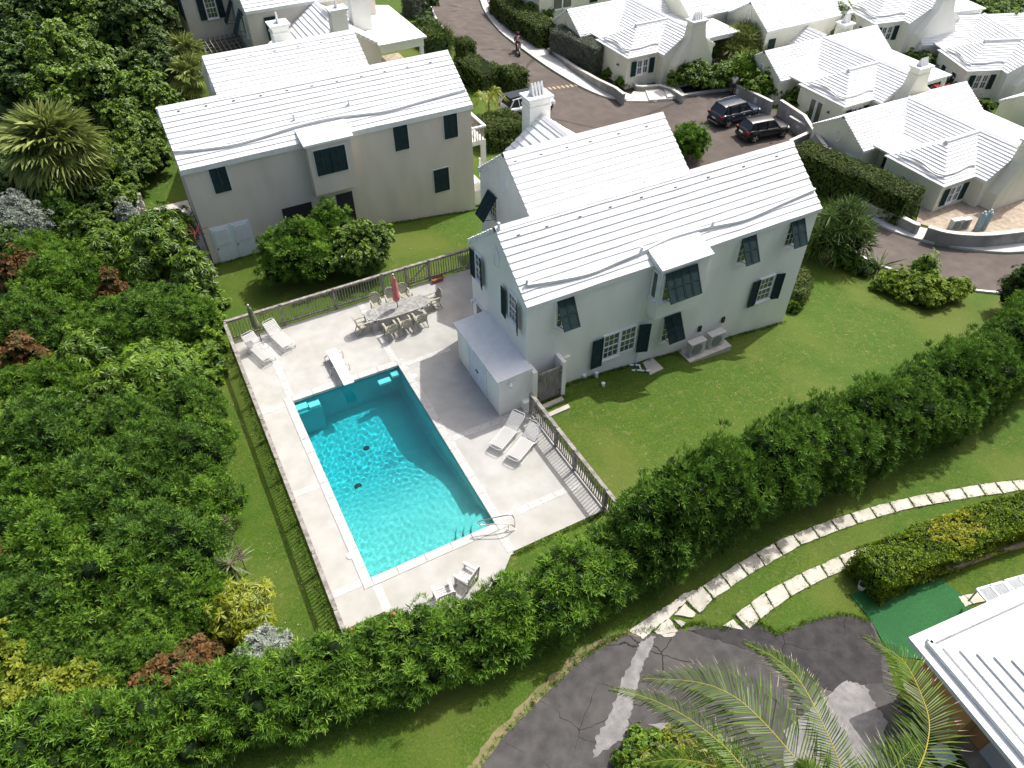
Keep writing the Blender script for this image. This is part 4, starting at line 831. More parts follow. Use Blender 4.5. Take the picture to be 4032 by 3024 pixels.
MB().add([(15.0, 38.2, 3.2), (18.7, 38.2, 3.2), (18.7, 46, 3.2), (15.0, 46, 3.2), (15.0, 38.2, 3.32), (18.7, 38.2, 3.32), (18.7, 46, 3.32), (15.0, 46, 3.9)], [(0, 3, 2, 1), (4, 5, 6, 7), (0, 1, 5, 4), (1, 2, 6, 5), (2, 3, 7, 6), (3, 0, 4, 7)]).build('porch_roof', 'roof_white', Ch)
MB().b2(15.2, 18.5, 38.4, 38.6, 2.65, 3.19).build('porch_beam', 'wall_cream', Ch)
MB().b2(18.2, 18.45, 38.4, 38.65, 0, 2.65).build('post', 'white_paint', Ch)
MB().b2(15.2, 18.4, 38.6, 44, -.5, .35).build('porch_floor', 'paver', Ch)
for i in range(9): MB().b2(15.4+i*.3, 15.62+i*.3, 39.0, 40.6, .95, 1.0).build('porch_bench_slat', 'terracotta', Ch)
pg = wthing('pergola', 'grey lattice pergola in the corner of the far left house', 'pergola', (5.9, 47.6, 0))
for i in range(9): MB().b2(4.3+i*.36, 4.36+i*.36, 46.6, 50.28, 1.72, 1.84).build('rafter', 'gate_wood', pg)
for i in range(5): MB().b2(4.2, 7.35, 46.9+i*.72, 46.95+i*.72, 1.60, 1.71).build('purlin', 'gate_wood', pg)
for x in (4.3, 7.1): MB().b2(x, x+.12, 46.7, 46.82, -1, 1.6).build('post', 'gate_wood', pg)
bx_ = G(412, 102); o = MB().b2(bx_[0]-.25, bx_[0]+.25, bx_[1]-.2, bx_[1]+.2, bx_[2]-.1, bx_[2]+.45).build('utility_box', 'ac_grey'); tag(o, 'small grey utility box on the grass by the far left house', 'utility box')

# ------------------------------------------------------------------ the villas on the right: one plan, several copies
def hip_course(parent, x0, x1, y0, y1, xe, i, st, k, z0, t):
    """course i of a roof hipped at -x, ridge along +x; runs on three sides"""
    a0, b0, c0 = x0+i*st, y0+i*st, y1-i*st; a1, b1, c1 = a0+st, b0+st, c0-st; e = .05
    za, zb_ = z0+i*st*k, z0+(i+1)*st*k
    o = [(xe, b0), (a0, b0), (a0, c0), (xe, c0)]; n_ = [(xe, b1+e), (a1+e, b1+e), (a1+e, c1-e), (xe, c1-e)]
    vs = [(x, y, za-.02) for x, y in o] + [(x, y, za+t) for x, y in o] + [(x, y, zb_+.012) for x, y in n_]
    fs = [(k2, k2+1, k2+5, k2+4) for k2 in range(3)] + [(k2+4, k2+5, k2+9, k2+8) for k2 in range(3)]
    MB().add(vs, fs).build('roof_course', 'roof_white', parent)
def villa(label, loc, rz=0.0, wallh=2.9, variant=0, group='white-roofed villas on the slope'):
    """origin: lower left eave corner of the hipped room, z = eave height"""
    v = thing('villa', label, 'house', loc, rz, group); W_ = 'wall_pale' if variant != 2 else 'wall_cream'; k = .63; zb = -wallh-1.2
    walls(v, 'x', -.75, 11.6, 6.0, 10.6, zb, 0, k, W_); gable_roof(v, 'x', -.75, 11.6, 6.0, 10.6, 0, k, 13, t=.05)
    walls(v, 'y', -.75, 8.3, 3.1, 8.1, zb, 0, k, W_); gable_roof(v, 'y', -.75, 8.3, 3.1, 8.1, 0, k, 13, t=.05)
    MB().b2(.12, 4.5, .12, 4.6, zb, -.05).build('wall', W_, v)
    r_ = MB().b2(2.2, 5.4, 2.25, 2.49, 2.42*k-.2, 2.42*k+.02).build('roof', 'roof_white', v)
    for i in range(12): hip_course(r_, -.02, 5, -.05, 4.79, 5.6, i, 2.42/12, k, -.09, .05)
    # entry slab between hip and main block
    r2_ = MB().b2(.25, 3.2, 4.4, 6.1, -.02, .09).build('entry_roof', 'roof_white', v)
    MB().b2(1.2, 3.0, 4.5, 6.05, zb, -.03).build('entry_wall', W_, v)
    mb = MB(); mb.b2(-.82, -.745, 6.35, 7.15, -wallh, -.75); mb.build('door', 'door_white', v)
    MB().b2(1.16, 1.205, 4.75, 5.55, -wallh, -.8).build('door', 'vent_dark', v)
    # porch on the right
    pr = MB().add([(8.0, -.1, .12), (11.4, -.1, .12), (11.4, 6.2, .12), (8.0, 6.2, .12), (8.0, -.1, .22), (11.4, -.1, .22), (11.4, 6.2, .22), (8.0, 6.2, .34)], [(0, 3, 2, 1), (4, 5, 6, 7), (0, 1, 5, 4), (1, 2, 6, 5), (2, 3, 7, 6), (3, 0, 4, 7)]).build('porch_roof', 'roof_white', v)
    MB().b2(8.1, 11.2, .1, .3, -.22, .11).build('porch_beam', 'white_paint', v)
    MB().b2(11.0, 11.22, .08, .3, zb, .11).build('post', 'white_paint', v)
    mb = MB(); mb.b2(8.1, 11.25, .05, 6, zb, -wallh+.1); mb.build('porch_floor', W_, v)
    mb = MB(); mb.b2(8.1, 11.0, .12, .2, -wallh+1.0, -wallh+1.08); mb.b2(11.02, 11.1, .3, 6, -wallh+1.0, -wallh+1.08); ra = mb.build('railing', 'fence_wood', v)
    for i in range(14): MB().b2(8.2+i*.2, 8.25+i*.2, .13, .19, -wallh+.15, -wallh+1.0).build('baluster', 'fence_wood', ra)
    for i in range(22): MB().b2(11.03, 11.09, .5+i*.25, .55+i*.25, -wallh+.15, -wallh+1.0).build('baluster', 'fence_wood', ra)
    # chimney with swept shoulders on the gable
    x0, x1 = 4.95, 6.25; mb = MB()
    mb.b2(x0, x1, -1.55, -.74, zb, 2.25)
    sh = [(x0-1.35, zb), (x1+1.35, zb), (x1+1.25, -.9), (x1+.7, .1), (x1+.18, 1.0), (x1+.01, 1.7), (x0-.01, 1.7), (x0-.18, 1.0), (x0-.7, .1), (x0-1.25, -.9)]
    mb.extr([(x, -1.56, z) for x, z in sh], (0, 0, 0), (0, .815, 0)); c = mb.build('chimney', W_, v)
    MB().b2(x0-.12, x1+.12, -1.68, -.6, 2.25, 2.38).build('cap', 'roof_white', c); MB().b2(x0-.04, x1+.04, -1.6, -.7, 1.75, 1.85).build('band', W_, c)
    for i in range(4): t = (i+.5)/4-.5; MB().extr([(5.6+t*.8-.05, -1.4, 2.38), (5.6+t*.8-.05, -.9, 2.38), (5.6+t*.8-.05, -1.15, 2.95)], (0, 0, 0), (.1, 0, 0)).build('fin', 'roof_white', c)
    # front window with shutters, side windows, lanterns, oval
    f_ = Fr((0, .12, 0), (1, 0, 0), (0, -1, 0)); window(v, f_, 1.15, 1.55, -1.55, -.5, 2, 2); window(v, f_, 1.72, 2.12, -1.55, -.5, 2, 2, sill=False); side_shutter(v, f_, .5, .98, -1.65, -.45, .0, .07); side_shutter(v, f_, 2.3, 2.78, -1.65, -.45, .0, .07)
    fx = Fr((.12, 0, 0), (0, -1, 0), (-1, 0, 0)); lantern(v, fx, -1.3, -1.0, 'dark_metal'); ring(v, Fr((-.75, 0, 0), (0, -1, 0), (-1, 0, 0)), -8.3, .05, .3, .42)
    if variant == 1: window(v, fx, -3.2, -2.7, -2.3, -.6, 1, 1, sash=False); window(v, fx, -2.5, -2.0, -2.3, -.6, 1, 1, sash=False)
    if variant == 2: closed_pair(v, Fr((-.75, 0, 0), (0, -1, 0), (-1, 0, 0)), -8.8, -7.9, -2.3, -.9); closed_pair(v, fx, -3.4, -2.9, -2.0, -.8); closed_pair(v, fx, -1.8, -1.3, -2.0, -.8)
    # water glides
    mb = MB(); P_ = smooth_line([(.35, 4.0, .33), (.55, 2.6, .42), (.35, 1.2, .33), (.5, .55, .36)], 12)
    for a, b in zip(P_[:-1], P_[1:]): mb.bar(a, b, .09, .09)
    P_ = smooth_line([(.5, .55, .36), (1.6, .5, .36), (2.8, .62, .42), (3.4, .5, .36)], 12)
    for a, b in zip(P_[:-1], P_[1:]): mb.bar(a, b, .09, .09)
    mb.build('water_glide', 'roof_white', r_)
    return v
villa('pale villa above the lower lane, two grey tanks by its wall', (42.2, 10.4, -1.3), 0, 2.6, 0)
villa('cream villa with glazed doors facing the parking court', (44.9, 21.6, -1.0), 0, 2.6, 1)
villa('pale villa beside the upper road, swept chimney and corner porch', (34.5, 35.0, 0.0), 0, 2.9, 0)
villa('villa at the top right with dark closed shutters and porch', (57.6, 31.0, 0.1), R(-12), 3.2, 2)
villa('white-roofed villa at the right edge behind the red car', (59.6, 22.4, -1.4), R(-22), 2.6, 2)
# house between two villas, its own gable and chimney
V7 = wthing('house', 'pale gabled house with oval moulding behind the walking man', 'house', (52, 37, -3))
walls(V7, 'x', 47.6, 57.5, 33.5, 38.6, -5, .4, .6, 'wall_pale'); gable_roof(V7, 'x', 47.6, 57.5, 33.5, 38.6, .4, .6, 13, t=.04)
ring(V7, Fr((47.6, 0, 0), (0, -1, 0), (-1, 0, 0)), -36.0, 1.0, .3, .42); closed_pair(V7, Fr((0, 33.5, 0), (1, 0, 0), (0, -1, 0)), 48.0, 48.8, -1.9, -.4)
walls(V7, 'y', 31.2, 34.5, 50.4, 54.0, -5, -1.2, .66, 'wall_pale'); gable_roof(V7, 'y', 31.2, 34.5, 50.4, 54.0, -1.2, .66, 9, t=.04)
chimney(V7, 53.1, 54.1, 30.3, 31.2, -4, .9, 'wall_pale', 4, 'x')
walls(V7, 'x', 43.5, 52.0, 38.7, 44.0, -5, .6, .6, 'wall_pale'); gable_roof(V7, 'x', 43.5, 52.0, 38.7, 44.0, .6, .6, 12, t=.04)
V8 = wthing('house', 'pale house with white-framed windows at the top edge', 'house', (38, 56, -1.5))
walls(V8, 'x', 34.5, 46.0, 49.5, 54.5, -3, 2.2, .6, 'wall_pale'); gable_roof(V8, 'x', 34.5, 46.0, 49.5, 54.5, 2.2, .6, 9)
f8 = Fr((0, 49.5, 0), (1, 0, 0), (0, -1, 0)); window(V8, f8, 36.0, 36.9, -.6, 1.0, 1, 1, sash=False); window(V8, f8, 37.05, 37.95, -.6, 1.0, 1, 1, sash=False); closed_pair(V8, f8, 40, 40.9, -.6, 1.0)
V9 = wthing('house', 'stepped-roof house cut off by the right edge', 'house', (62, 12, -4))
walls(V9, 'x', 57.3, 70, 12.5, 17.5, -6, -1.5, .62, 'wall_pale'); gable_roof(V9, 'x', 57.3, 70, 12.5, 17.5, -1.5, .62, 13, t=.04); ring(V9, Fr((57.3, 0, 0), (0, -1, 0), (-1, 0, 0)), -15, -1.3, .3, .42); closed_pair(V9, Fr((57.3, 0, 0), (0, -1, 0), (-1, 0, 0)), -14.0, -13.1, -3.8, -2.5)

# ------------------------------------------------------------------ near house, bottom right
NH = thing('house', 'white hipped roof over orange walls in the bottom right corner', 'house', (12.75, -10.75, 0), R(-6))
nz = 2.75; zg_ = -.4
def nh_side(): pass
W0, D0 = 14.0, 13.0   # extends +x and -y from the corner
r_ = MB().add([(0, 0, nz-.16), (W0, 0, nz-.16), (W0, -D0, nz-.16), (0, -D0, nz-.16), (0, 0, nz), (W0, 0, nz), (W0, -D0, nz), (0, -D0, nz), (.9, -.9, nz+.05), (W0, -.9, nz+.05), (W0, -D0+.9, nz+.05), (.9, -D0+.9, nz+.05)], [(0, 3, 2, 1), (0, 1, 5, 4), (1, 2, 6, 5), (2, 3, 7, 6), (3, 0, 4, 7), (4, 5, 9, 8), (5, 6, 10, 9), (6, 7, 11, 10), (7, 4, 8, 11), (8, 9, 10, 11)]).build('roof', 'roof_white', NH)
k = .46; st = .27
for i in range(20):
    a = .62+i*st; za = nz+.05+i*st*k; zb_ = za+st*k; t = .06; e = .06
    o = [(W0-.1, -a), (a, -a), (a, -D0+a)]; n_ = [(W0-.1, -a-st-e), (a+st+e, -a-st-e), (a+st+e, -D0+a+st)]
    MB().add([(x, y, za-.04) for x, y in o] + [(x, y, za+t) for x, y in o] + [(x, y, zb_+.012) for x, y in n_], [(0, 1, 4, 3), (1, 2, 5, 4), (3, 4, 7, 6), (4, 5, 8, 7)]).build('roof_course', 'roof_white', r_)
MB().bar((.35, -.35, nz+.09), (.35, -D0+.5, nz+.09), .16, .16).build('water_glide', 'roof_white', r_)
MB().bar((.35, -.35, nz+.09), (W0-.3, -.35, nz+.09), .16, .16).build('water_glide', 'roof_white', r_)
MB().b2(.55, W0-.5, -2.3, -.55, zg_-1, nz-.16).build('wall', 'wall_orange', NH); MB().b2(1.5, W0-.5, -D0+.5, -2.301, zg_-1, nz-.16).build('wall', 'wall_orange', NH)
MB().b2(.8, 1.48, -D0+.5, -2.32, zg_-.02, zg_+.12).build('step', 'paver', NH); MB().b2(1.44, 1.497, -D0+.5, -2.8, zg_+.15, nz-.5).build('garage_door', 'ac_grey', NH)
MB().b2(.1, .65, -2.75, -2.2, zg_-.2, zg_+.25).build('plinth', 'wall_cream', NH)
MB().b2(-1.2, .78, -D0, -2.9, zg_-.05, zg_+.07).build('doormat', 'vent_dark', NH)
# ================================================================== FENCES
def fence(label, pts, gate=None, zf=None):
    """post-and-picket fence through the post points"""
    f = wthing('fence', label, 'fence', (*pts[0][:2], 0)); g = 'weathered'
    pk = MB().box((0, 0, 0), (.035, .035, .86)).mesh('picket'); pk.materials.append(MATS['fence_wood'])
    for p in pts:
        z = zf(p) if zf else .03
        MB().box((p[0], p[1], z+.6), (.105, .105, 1.24)).build('post', 'fence_wood', f)
    for i, (a, b) in enumerate(zip(pts[:-1], pts[1:])):
        a, b = Vector((a[0], a[1], zf(a) if zf else .03)), Vector((b[0], b[1], zf(b) if zf else .03)); d = (b-a).normalized(); L = (b-a).length
        a2, b2 = a+d*.06, b-d*.06
        MB().bar(a2+Vector((0, 0, 1.17)), b2+Vector((0, 0, 1.17)), .15, .045).build('top_rail', 'fence_wood', f)
        MB().bar(a2+Vector((0, 0, 1.09)), b2+Vector((0, 0, 1.09)), .045, .09).build('rail', 'fence_wood', f); MB().bar(a2+Vector((0, 0, .13)), b2+Vector((0, 0, .13)), .045, .09).build('rail', 'fence_wood', f)
        n = int(L/.135)
        for k in range(1, n):
            o = bpy.data.objects.new('picket', pk); COL.objects.link(o); o.parent = f; o.matrix_parent_inverse = WORLDP[f.name]
            c = a+d*(L*k/n); o.location = (c.x+random.uniform(-.004, .004), c.y+random.uniform(-.004, .004), c.z+.61); o.rotation_euler = (random.uniform(-.015, .015), random.uniform(-.015, .015), math.atan2(d.y, d.x))
        if gate == i: MB().bar(a2+Vector((0, -.03, .2)), b2+Vector((0, -.03, 1.05)), .03, .06, (0, 1, 0)).build('gate_brace', 'fence_wood', f)
    return f
fence('grey weathered picket fence along the far side of the terrace', [(-1.42, 15.02), (1.1, 15.02), (3.7, 15.02), (6.2, 15.04), (7.45, 15.04), (8.7, 15.04), (11.3, 15.04), (12.2, 15.04)], gate=4)
fence('grey weathered picket fence along the left edge of the terrace', [(-1.46, 14.87), (-1.46, 12.62), (-1.46, 10.4), (-1.46, 8.1), (-1.46, 5.8), (-1.46, 3.5), (-1.46, 1.1), (-1.46, -1.25), (-1.46, -2.95)])
fence('grey weathered picket fence running down from the plank gate', [(8.72, 4.3), (8.72, 2.2), (8.74, .8), (8.77, -1.3), (8.8, -2.95)])
fence('low picket fence mostly buried in the oleander hedge', [(-1.3, -3.1), (.9, -3.15), (3.2, -3.15), (5.6, -3.1), (8.65, -3.1)])
# ================================================================== POOL FURNITURE
def bent(pts, n=24): return [tuple(p) for p in smooth_line(pts, n)]
def lounger(label, head, foot, back=R(32), group='white strap sun loungers'):
    h, f_ = Vector((*head, 0)), Vector((*foot, 0)); d = f_-h; L = 1.95; rz = math.atan2(d.y, d.x)
    t = thing('sun_lounger', label, 'sun lounger', (h.x, h.y, .03), rz, group)
    # x runs head -> foot; back hinged at x = .72
    W = .6; hz_ = .33; bl = .78; hx, top = .70-bl*math.cos(back), hz_+bl*math.sin(back)
    fr_ = [(.70, -W/2, hz_), (1.80, -W/2, hz_), (1.9, -W/2+.03, hz_), (1.95, -W/2+.12, hz_), (1.95, W/2-.12, hz_), (1.9, W/2-.03, hz_), (1.80, W/2, hz_), (.70, W/2, hz_)]
    MB().tube(fr_, .016, 6).build('seat_frame', 'white_tube', t, smooth=True)
    bk = [(.70, -W/2, hz_), (hx+.1, -W/2, top-.07), (hx+.02, -W/2+.03, top-.01), (hx, -W/2+.1, top), (hx, W/2-.1, top), (hx+.02, W/2-.03, top-.01), (hx+.1, W/2, top-.07), (.70, W/2, hz_)]
    MB().tube(bk, .016, 6).build('back_frame', 'white_tube', t, smooth=True)
    def strap(x, z, sl): M_ = Matrix.Translation((x, 0, z)) @ Matrix.Rotation(sl, 4, 'Y'); return M_
    sm = MB().box((0, 0, 0), (.046, W-.01, .012)).mesh('strap'); sm.materials.append(MATS['white_strap'])
    for i in range(16): 
        o = bpy.data.objects.new('strap', sm); COL.objects.link(o); o.parent = t; o.location = (.76+i*.069, 0, hz_+.012)
    for i in range(10):
        s_ = (i+.6)*.069; o = bpy.data.objects.new('strap', sm); COL.objects.link(o); o.parent = t; o.location = (.70-s_*math.cos(back), 0, hz_+s_*math.sin(back)+.013); o.rotation_euler = (0, back, 0)
    for sx in (-1, 1):
        y = sx*(W/2+.02)
        MB().tube(bent([(1.72, y, hz_), (1.82, y, .12), (1.7, y, .015), (1.2, y, .015)]), .014, 6).build('leg', 'white_tube', t, smooth=True)
        MB().tube(bent([(.80, y, hz_), (.42, y, .12), (.46, y, .015), (.9, y, .015)]), .014, 6).build('leg', 'white_tube', t, smooth=True)
    MB().tube([(1.72, -W/2, .1), (1.72, W/2, .1)], .012, 6).build('stretcher', 'white_tube', t)
    MB().tube([(.42, -W/2, .1), (hx+.3, 0, top-.25), (.42, W/2, .1)], .012, 6).build('back_prop', 'white_tube', t)
    return t
lounger('white strap lounger in the far left corner of the terrace', (-.75, 14.35), (-.13, 12.3)); lounger('white strap lounger right of the closed olive parasol', (.34, 14.8), (.9, 12.7))
lounger('white strap lounger nearer the pool store', (8.05, 4.0), (6.25, 2.98)); lounger('white strap lounger nearer the right-hand fence', (8.4, 3.15), (6.6, 2.15))
# dining table
T = thing('dining_table', 'weathered oval slatted teak table with eight chairs', 'table', (6.12, 12.78, .03), R(-1))
a_, b_ = 1.62, .56; zt = .72
def oval(t): 
    c, s = math.cos(t), math.sin(t); return (a_*abs(c)**.62*np.sign(c), b_*abs(s)**.75*np.sign(s))
pts = [oval(t) for t in np.linspace(0, 2*math.pi, 64, endpoint=False)]; n = len(pts)
inner = [(x*.94, y*.87) for x, y in pts]
MB().add([(x, y, zt-.035) for x, y in pts] + [(x, y, zt) for x, y in pts] + [(x, y, zt) for x, y in inner] + [(x, y, zt-.035) for x, y in inner], [f for i in range(n) for f in ((i, (i+1) % n, n+(i+1) % n, n+i), (n+i, n+(i+1) % n, 2*n+(i+1) % n, 2*n+i), (2*n+i, 2*n+(i+1) % n, 3*n+(i+1) % n, 3*n+i), (3*n+i, 3*n+(i+1) % n, (i+1) % n, i))]).build('rim', 'teak', T)
def half_len(y):
    best = 0
    for x, yy in inner:
        pass
    yy = abs(y)/(b_*.87); return a_*.94*(1-yy**(2/.75*1.0))**(.31) if yy < 1 else 0
ns = 15
for xc in (-1.0, 0, 1.0): MB().b2(xc-.055, xc+.055, -.46 if xc == 0 else -.44, .46 if xc == 0 else .44, zt-.034, zt+.001).build('cross_board', 'teak', T)
for i in range(ns):
    y = (i-(ns-1)/2)*.0635; hl = half_len(y)-.004
    for x0, x1 in ((-hl, -1.058), (-.942, -.058), (.058, .942), (1.058, hl)):
        if x1-x0 > .04: MB().b2(x0, x1, y-.026, y+.026, zt-.03, zt-.003).build('slat', 'teak', T)
for x, y in ((-1.1, -.33), (-1.1, .33), (1.1, -.33), (1.1, .33)): MB().b2(x-.04, x+.04, y-.04, y+.04, 0, zt-.04).build('leg', 'teak', T)
MB().b2(-1.1, 1.1, -.33, -.29, zt-.13, zt-.04).build('apron', 'teak', T); MB().b2(-1.1, 1.1, .29, .33, zt-.13, zt-.04).build('apron', 'teak', T)
# round-backed teak armchair, facing +y
def armchair():
    t = bpy.data.objects.new('armchair', None); COL.objects.link(t)
    for sx in (-1, 1):
        x = sx*.26
        MB().bar((x, .24, 0), (x, .22, .62), .045, .045, (0, 1, 0)).build('leg', 'chair_wood', t)
        MB().tube(bent([(x, -.34, 0), (x, -.24, .25), (x, -.22, .45), (x*.95, -.30, .66)]), .026, 6).build('leg', 'chair_wood', t)
        MB().add([(x-.045, .28, .62), (x+.045, .28, .62), (x+.03, -.28, .64), (x-.03, -.28, .64), (x-.045, .28, .65), (x+.045, .28, .65), (x+.03, -.28, .67), (x-.03, -.28, .67)], [(0, 3, 2, 1), (4, 5, 6, 7), (0, 1, 5, 4), (1, 2, 6, 5), (2, 3, 7, 6), (3, 0, 4, 7)]).build('armrest', 'chair_wood', t)
        MB().tube(bent([(x, .2, .1), (x, 0, .22), (x, -.22, .14)]), .02, 5).build('stretcher', 'chair_wood', t)
    for i in range(6): MB().b2(-.25, .25, -.24+i*.083, -.24+i*.083+.066, .40, .425).build('seat_slat', 'chair_wood', t)
    MB().b2(-.25, .25, .22, .26, .33, .40).build('apron', 'chair_wood', t); MB().b2(-.25, .25, -.26, -.23, .34, .40).build('apron', 'chair_wood', t)
    # back: slats fanning inside a round frame, leaning back
    lean = Matrix.Translation((0, -.24, .42)) @ Matrix.Rotation(R(18), 4, 'X')
    out = [(.22*math.copysign(1, 1)*0+x, 0, z) for x, z in ((-.17, 0), (-.21, .15), (-.25, .30), (-.235, .42), (-.15, .53), (0, .57), (.15, .53), (.235, .42), (.25, .30), (.21, .15), (.17, 0))]
    MB().tube([tuple(lean @ p) for p in smooth_line(out, 30)], .022, 6).build('back_frame', 'chair_wood', t)
    for i in range(7):
        u = (i-3)/3; x0, x1 = u*.145, u*.21; zt_ = .55-.14*u*u
        MB().bar(lean @ Vector((x0, 0, .02)), lean @ Vector((x1, 0, zt_)), .045, .016, (0, 1, 0)).build('back_slat', 'chair_wood', t)
    MB().bar(lean @ Vector((-.2, -.015, .12)), lean @ Vector((.2, -.015, .12)), .02, .05, (0, 0, 1)).build('back_rail', 'chair_wood', t); MB().bar(lean @ Vector((-.24, -.015, .36)), lean @ Vector((.24, -.015, .36)), .02, .045, (0, 0, 1)).build('back_rail', 'chair_wood', t)
    return t
ch0 = armchair(); used = False
def place_chair(x, y, rz, label, group='armchairs round the oval table', proto=None):
    global used
    if not used: o = ch0; used = True
    else: o = copy_tree(ch0)
    o.location = (x, y, .03); o.rotation_euler = (0, 0, rz); return tag(o, label, 'armchair', group)
place_chair(5.36, 11.82, R(2), 'round-backed teak armchair, left one on the near side of the table'); place_chair(6.1, 11.85, R(-3), 'round-backed teak armchair, middle one on the near side of the table'); place_chair(6.86, 11.88, R(3), 'round-backed teak armchair, right one on the near side of the table')
place_chair(5.42, 13.72, R(182), 'round-backed teak armchair, left one on the fence side of the table'); place_chair(6.18, 13.75, R(177), 'round-backed teak armchair behind the closed coral parasol'); place_chair(6.9, 13.8, R(183), 'round-backed teak armchair, right one on the fence side of the table')
place_chair(4.3, 12.72, R(-88), 'round-backed teak armchair at the left head of the table'); place_chair(7.98, 12.86, R(92), 'round-backed teak armchair at the right head of the table, against the shadow')
# closed parasols
def parasol(label, loc, z0, h, cloth, pole, canopy=(.62, 1.0), lean=(0, 0)):
    t = thing('parasol', label, 'parasol', loc); top = Vector((lean[0], lean[1], h))
    MB().tube([(0, 0, z0), tuple(top)], .022, 8).build('pole', pole, t)
    a, b = canopy; ax = Vector((lean[0], lean[1], h)).normalized()
    prof = [(a, .06), (a+.04, .13), (a+.16*(b-a), .145), (a+.30*(b-a), .12), (a+.45*(b-a), .125), (a+.7*(b-a), .105), (a+.86*(b-a), .075), (a+.88*(b-a), .10), (a+.98*(b-a), .035), (b, .01)]
    seg = 16; vs = []; fs = []
    for i, (t_, r_) in enumerate(prof):
        for k in range(seg):
            th = 2*math.pi*k/seg; rr = r_*(1+.28*(1 if k % 2 else -1)*(1 if i < 7 else .4))*(1+.08*math.sin(3*th+i)); zz = t_*h + (.03*math.sin(5*th) if i == 0 else 0)
            vs.append((top.x*t_+rr*math.cos(th+.15*i), top.y*t_+rr*math.sin(th+.15*i), zz))
    for i in range(len(prof)-1):
        for k in range(seg): l = (k+1) % seg; fs.append((i*seg+k, i*seg+l, (i+1)*seg+l, (i+1)*seg+k))
    fs.append(tuple((len(prof)-1)*seg+k for k in range(seg)))
    c = MB().add(vs, fs).build('canopy', cloth, t, smooth=True)
    MB().tube([tuple(top*(a+.30*(b-a)) + Vector((.128*math.cos(u), .128*math.sin(u), 0))) for u in np.linspace(0, 6.28, 14, endpoint=False)], .012, 5, close=True).build('tie', cloth, c)
    MB().lathe([(.02, 0), (.045, .03), (.04, .06), (.01, .09)], 8, tuple(top)).build('finial', 'white_paint', t)
    return t
parasol('closed coral parasol rising from the middle of the table', (6.12, 12.78, .03), .0, 2.62, 'coral_cloth', 'dark_metal', (.42, .98))
po = parasol('closed olive parasol standing between two loungers', (-.2, 13.85, .03), .0, 2.4, 'olive_cloth', 'bark', (.46, .98), (-.10, .12))
MB().lathe([(.20, 0), (.21, .03), (.18, .09), (.07, .12), (.045, .16), (.04, .34)], 18).build('base', 'concrete', po, smooth=False)
# diving board
Db = thing('diving_board', 'white diving board on chrome rails at the deep end', 'diving board', (2.42, 10.4, .03))
MB().b2(-.23, .23, -1.25, 1.25, .42, .48).build('board', 'white_paint', Db); MB().b2(-.21, .21, .8, 1.2, .1, .42).build('stand', 'white_paint', Db)
for sx in (-1, 1):
    for y in (1.0, .1):
        MB().tube(bent([(sx*.22, y, .40), (sx*.34, y, .40), (sx*.42, y, .30), (sx*.42, y, 0)], 16), .022, 8).build('rail', 'steel', Db, smooth=True)
    MB().lathe([(.035, 0), (.035, .03)], 8, (sx*.15, 1.12, .48)).build('bolt', 'steel', Db)
# handrail at the steps
Hr = thing('handrail', 'looped chrome handrail at the shallow steps of the pool', 'handrail', (5.15, -.45, .03))
MB().tube(bent([(.22, -.12, 0), (.22, -.12, .55), (.15, -.06, .86), (-.1, .05, .88), (-.75, .30, .74), (-.98, .38, .66), (-1.0, .40, .56), (-.85, .33, .46), (-.3, .12, .42), (.1, -.04, .30), (.22, -.12, .16)], 60), .021, 8).build('tube', 'steel', Hr, smooth=True)
MB().tube([(.02, 0, 0), (.02, 0, .34)], .021, 8).build('tube', 'steel', Hr); MB().lathe([(.06, 0), (.05, .02)], 10, (.22, -.12, 0)).build('flange', 'steel', Hr); MB().lathe([(.06, 0), (.05, .02)], 10, (.02, 0, 0)).build('flange', 'steel', Hr)
for x, y, lab in ((-.33, 1.2, 'round white skimmer lid on the left side of the pool'), (5.22, 8.72, 'round white skimmer lid at the edge of the house shadow')):
    o = MB().lathe([(.13, 0), (.13, .008), (.12, .012)], 20).build('skimmer_lid', 'white_paint', None, (x, y, .052)); tag(o, lab, 'skimmer lid', 'pool skimmer lids')
    MB().lathe([(.014, .011), (.014, .0135)], 8, (.05, 0, 0)).build('finger_hole', 'vent_dark', o)
# square-armed garden chairs at the near edge
def garden_chair(label, loc, rz):
    t = thing('garden_chair', label, 'chair', (*loc, .03), rz, 'pale slatted garden chairs by the hedge'); m = 'pale_teak'
    for sx in (-1, 1):
        x = sx*.29
        MB().b2(x-.03, x+.03, .22, .28, 0, .60).build('leg', m, t); MB().bar((x, -.25, 0), (x, -.36, .92), .05, .05, (0, 1, 0)).build('leg', m, t)
        pts = [(x-.05*sx*0-.045, .32), (x+.045, .32), (x+.06, .2), (x+.04, -.28), (x-.04, -.28), (x-.06, .2)]
        MB().prism(pts, .60, .635).build('armrest', m, t)
    for i in range(6): MB().b2(-.27, .27, -.22+i*.083, -.22+i*.083+.065, .40, .42).build('seat_slat', m, t)
    for i in range(7): MB().bar((-.23+i*.077, -.262, .46), (-.23+i*.077, -.338, .86), .045, .016, (0, 1, 0)).build('back_slat', m, t)
    MB().bar((-.29, -.345, .89), (.29, -.345, .89), .03, .07).build('back_rail', m, t); MB().bar((-.29, -.26, .44), (.29, -.26, .44), .03, .05).build('back_rail', m, t); MB().b2(-.28, .28, .23, .27, .32, .40).build('apron', m, t)
    return t
garden_chair('pale slatted garden chair facing away from the pool, left of the pair', (1.95, -1.95), R(-4)); garden_chair('pale slatted garden chair turned askew beside the hedge, right of the pair', (2.9, -1.7), R(30))
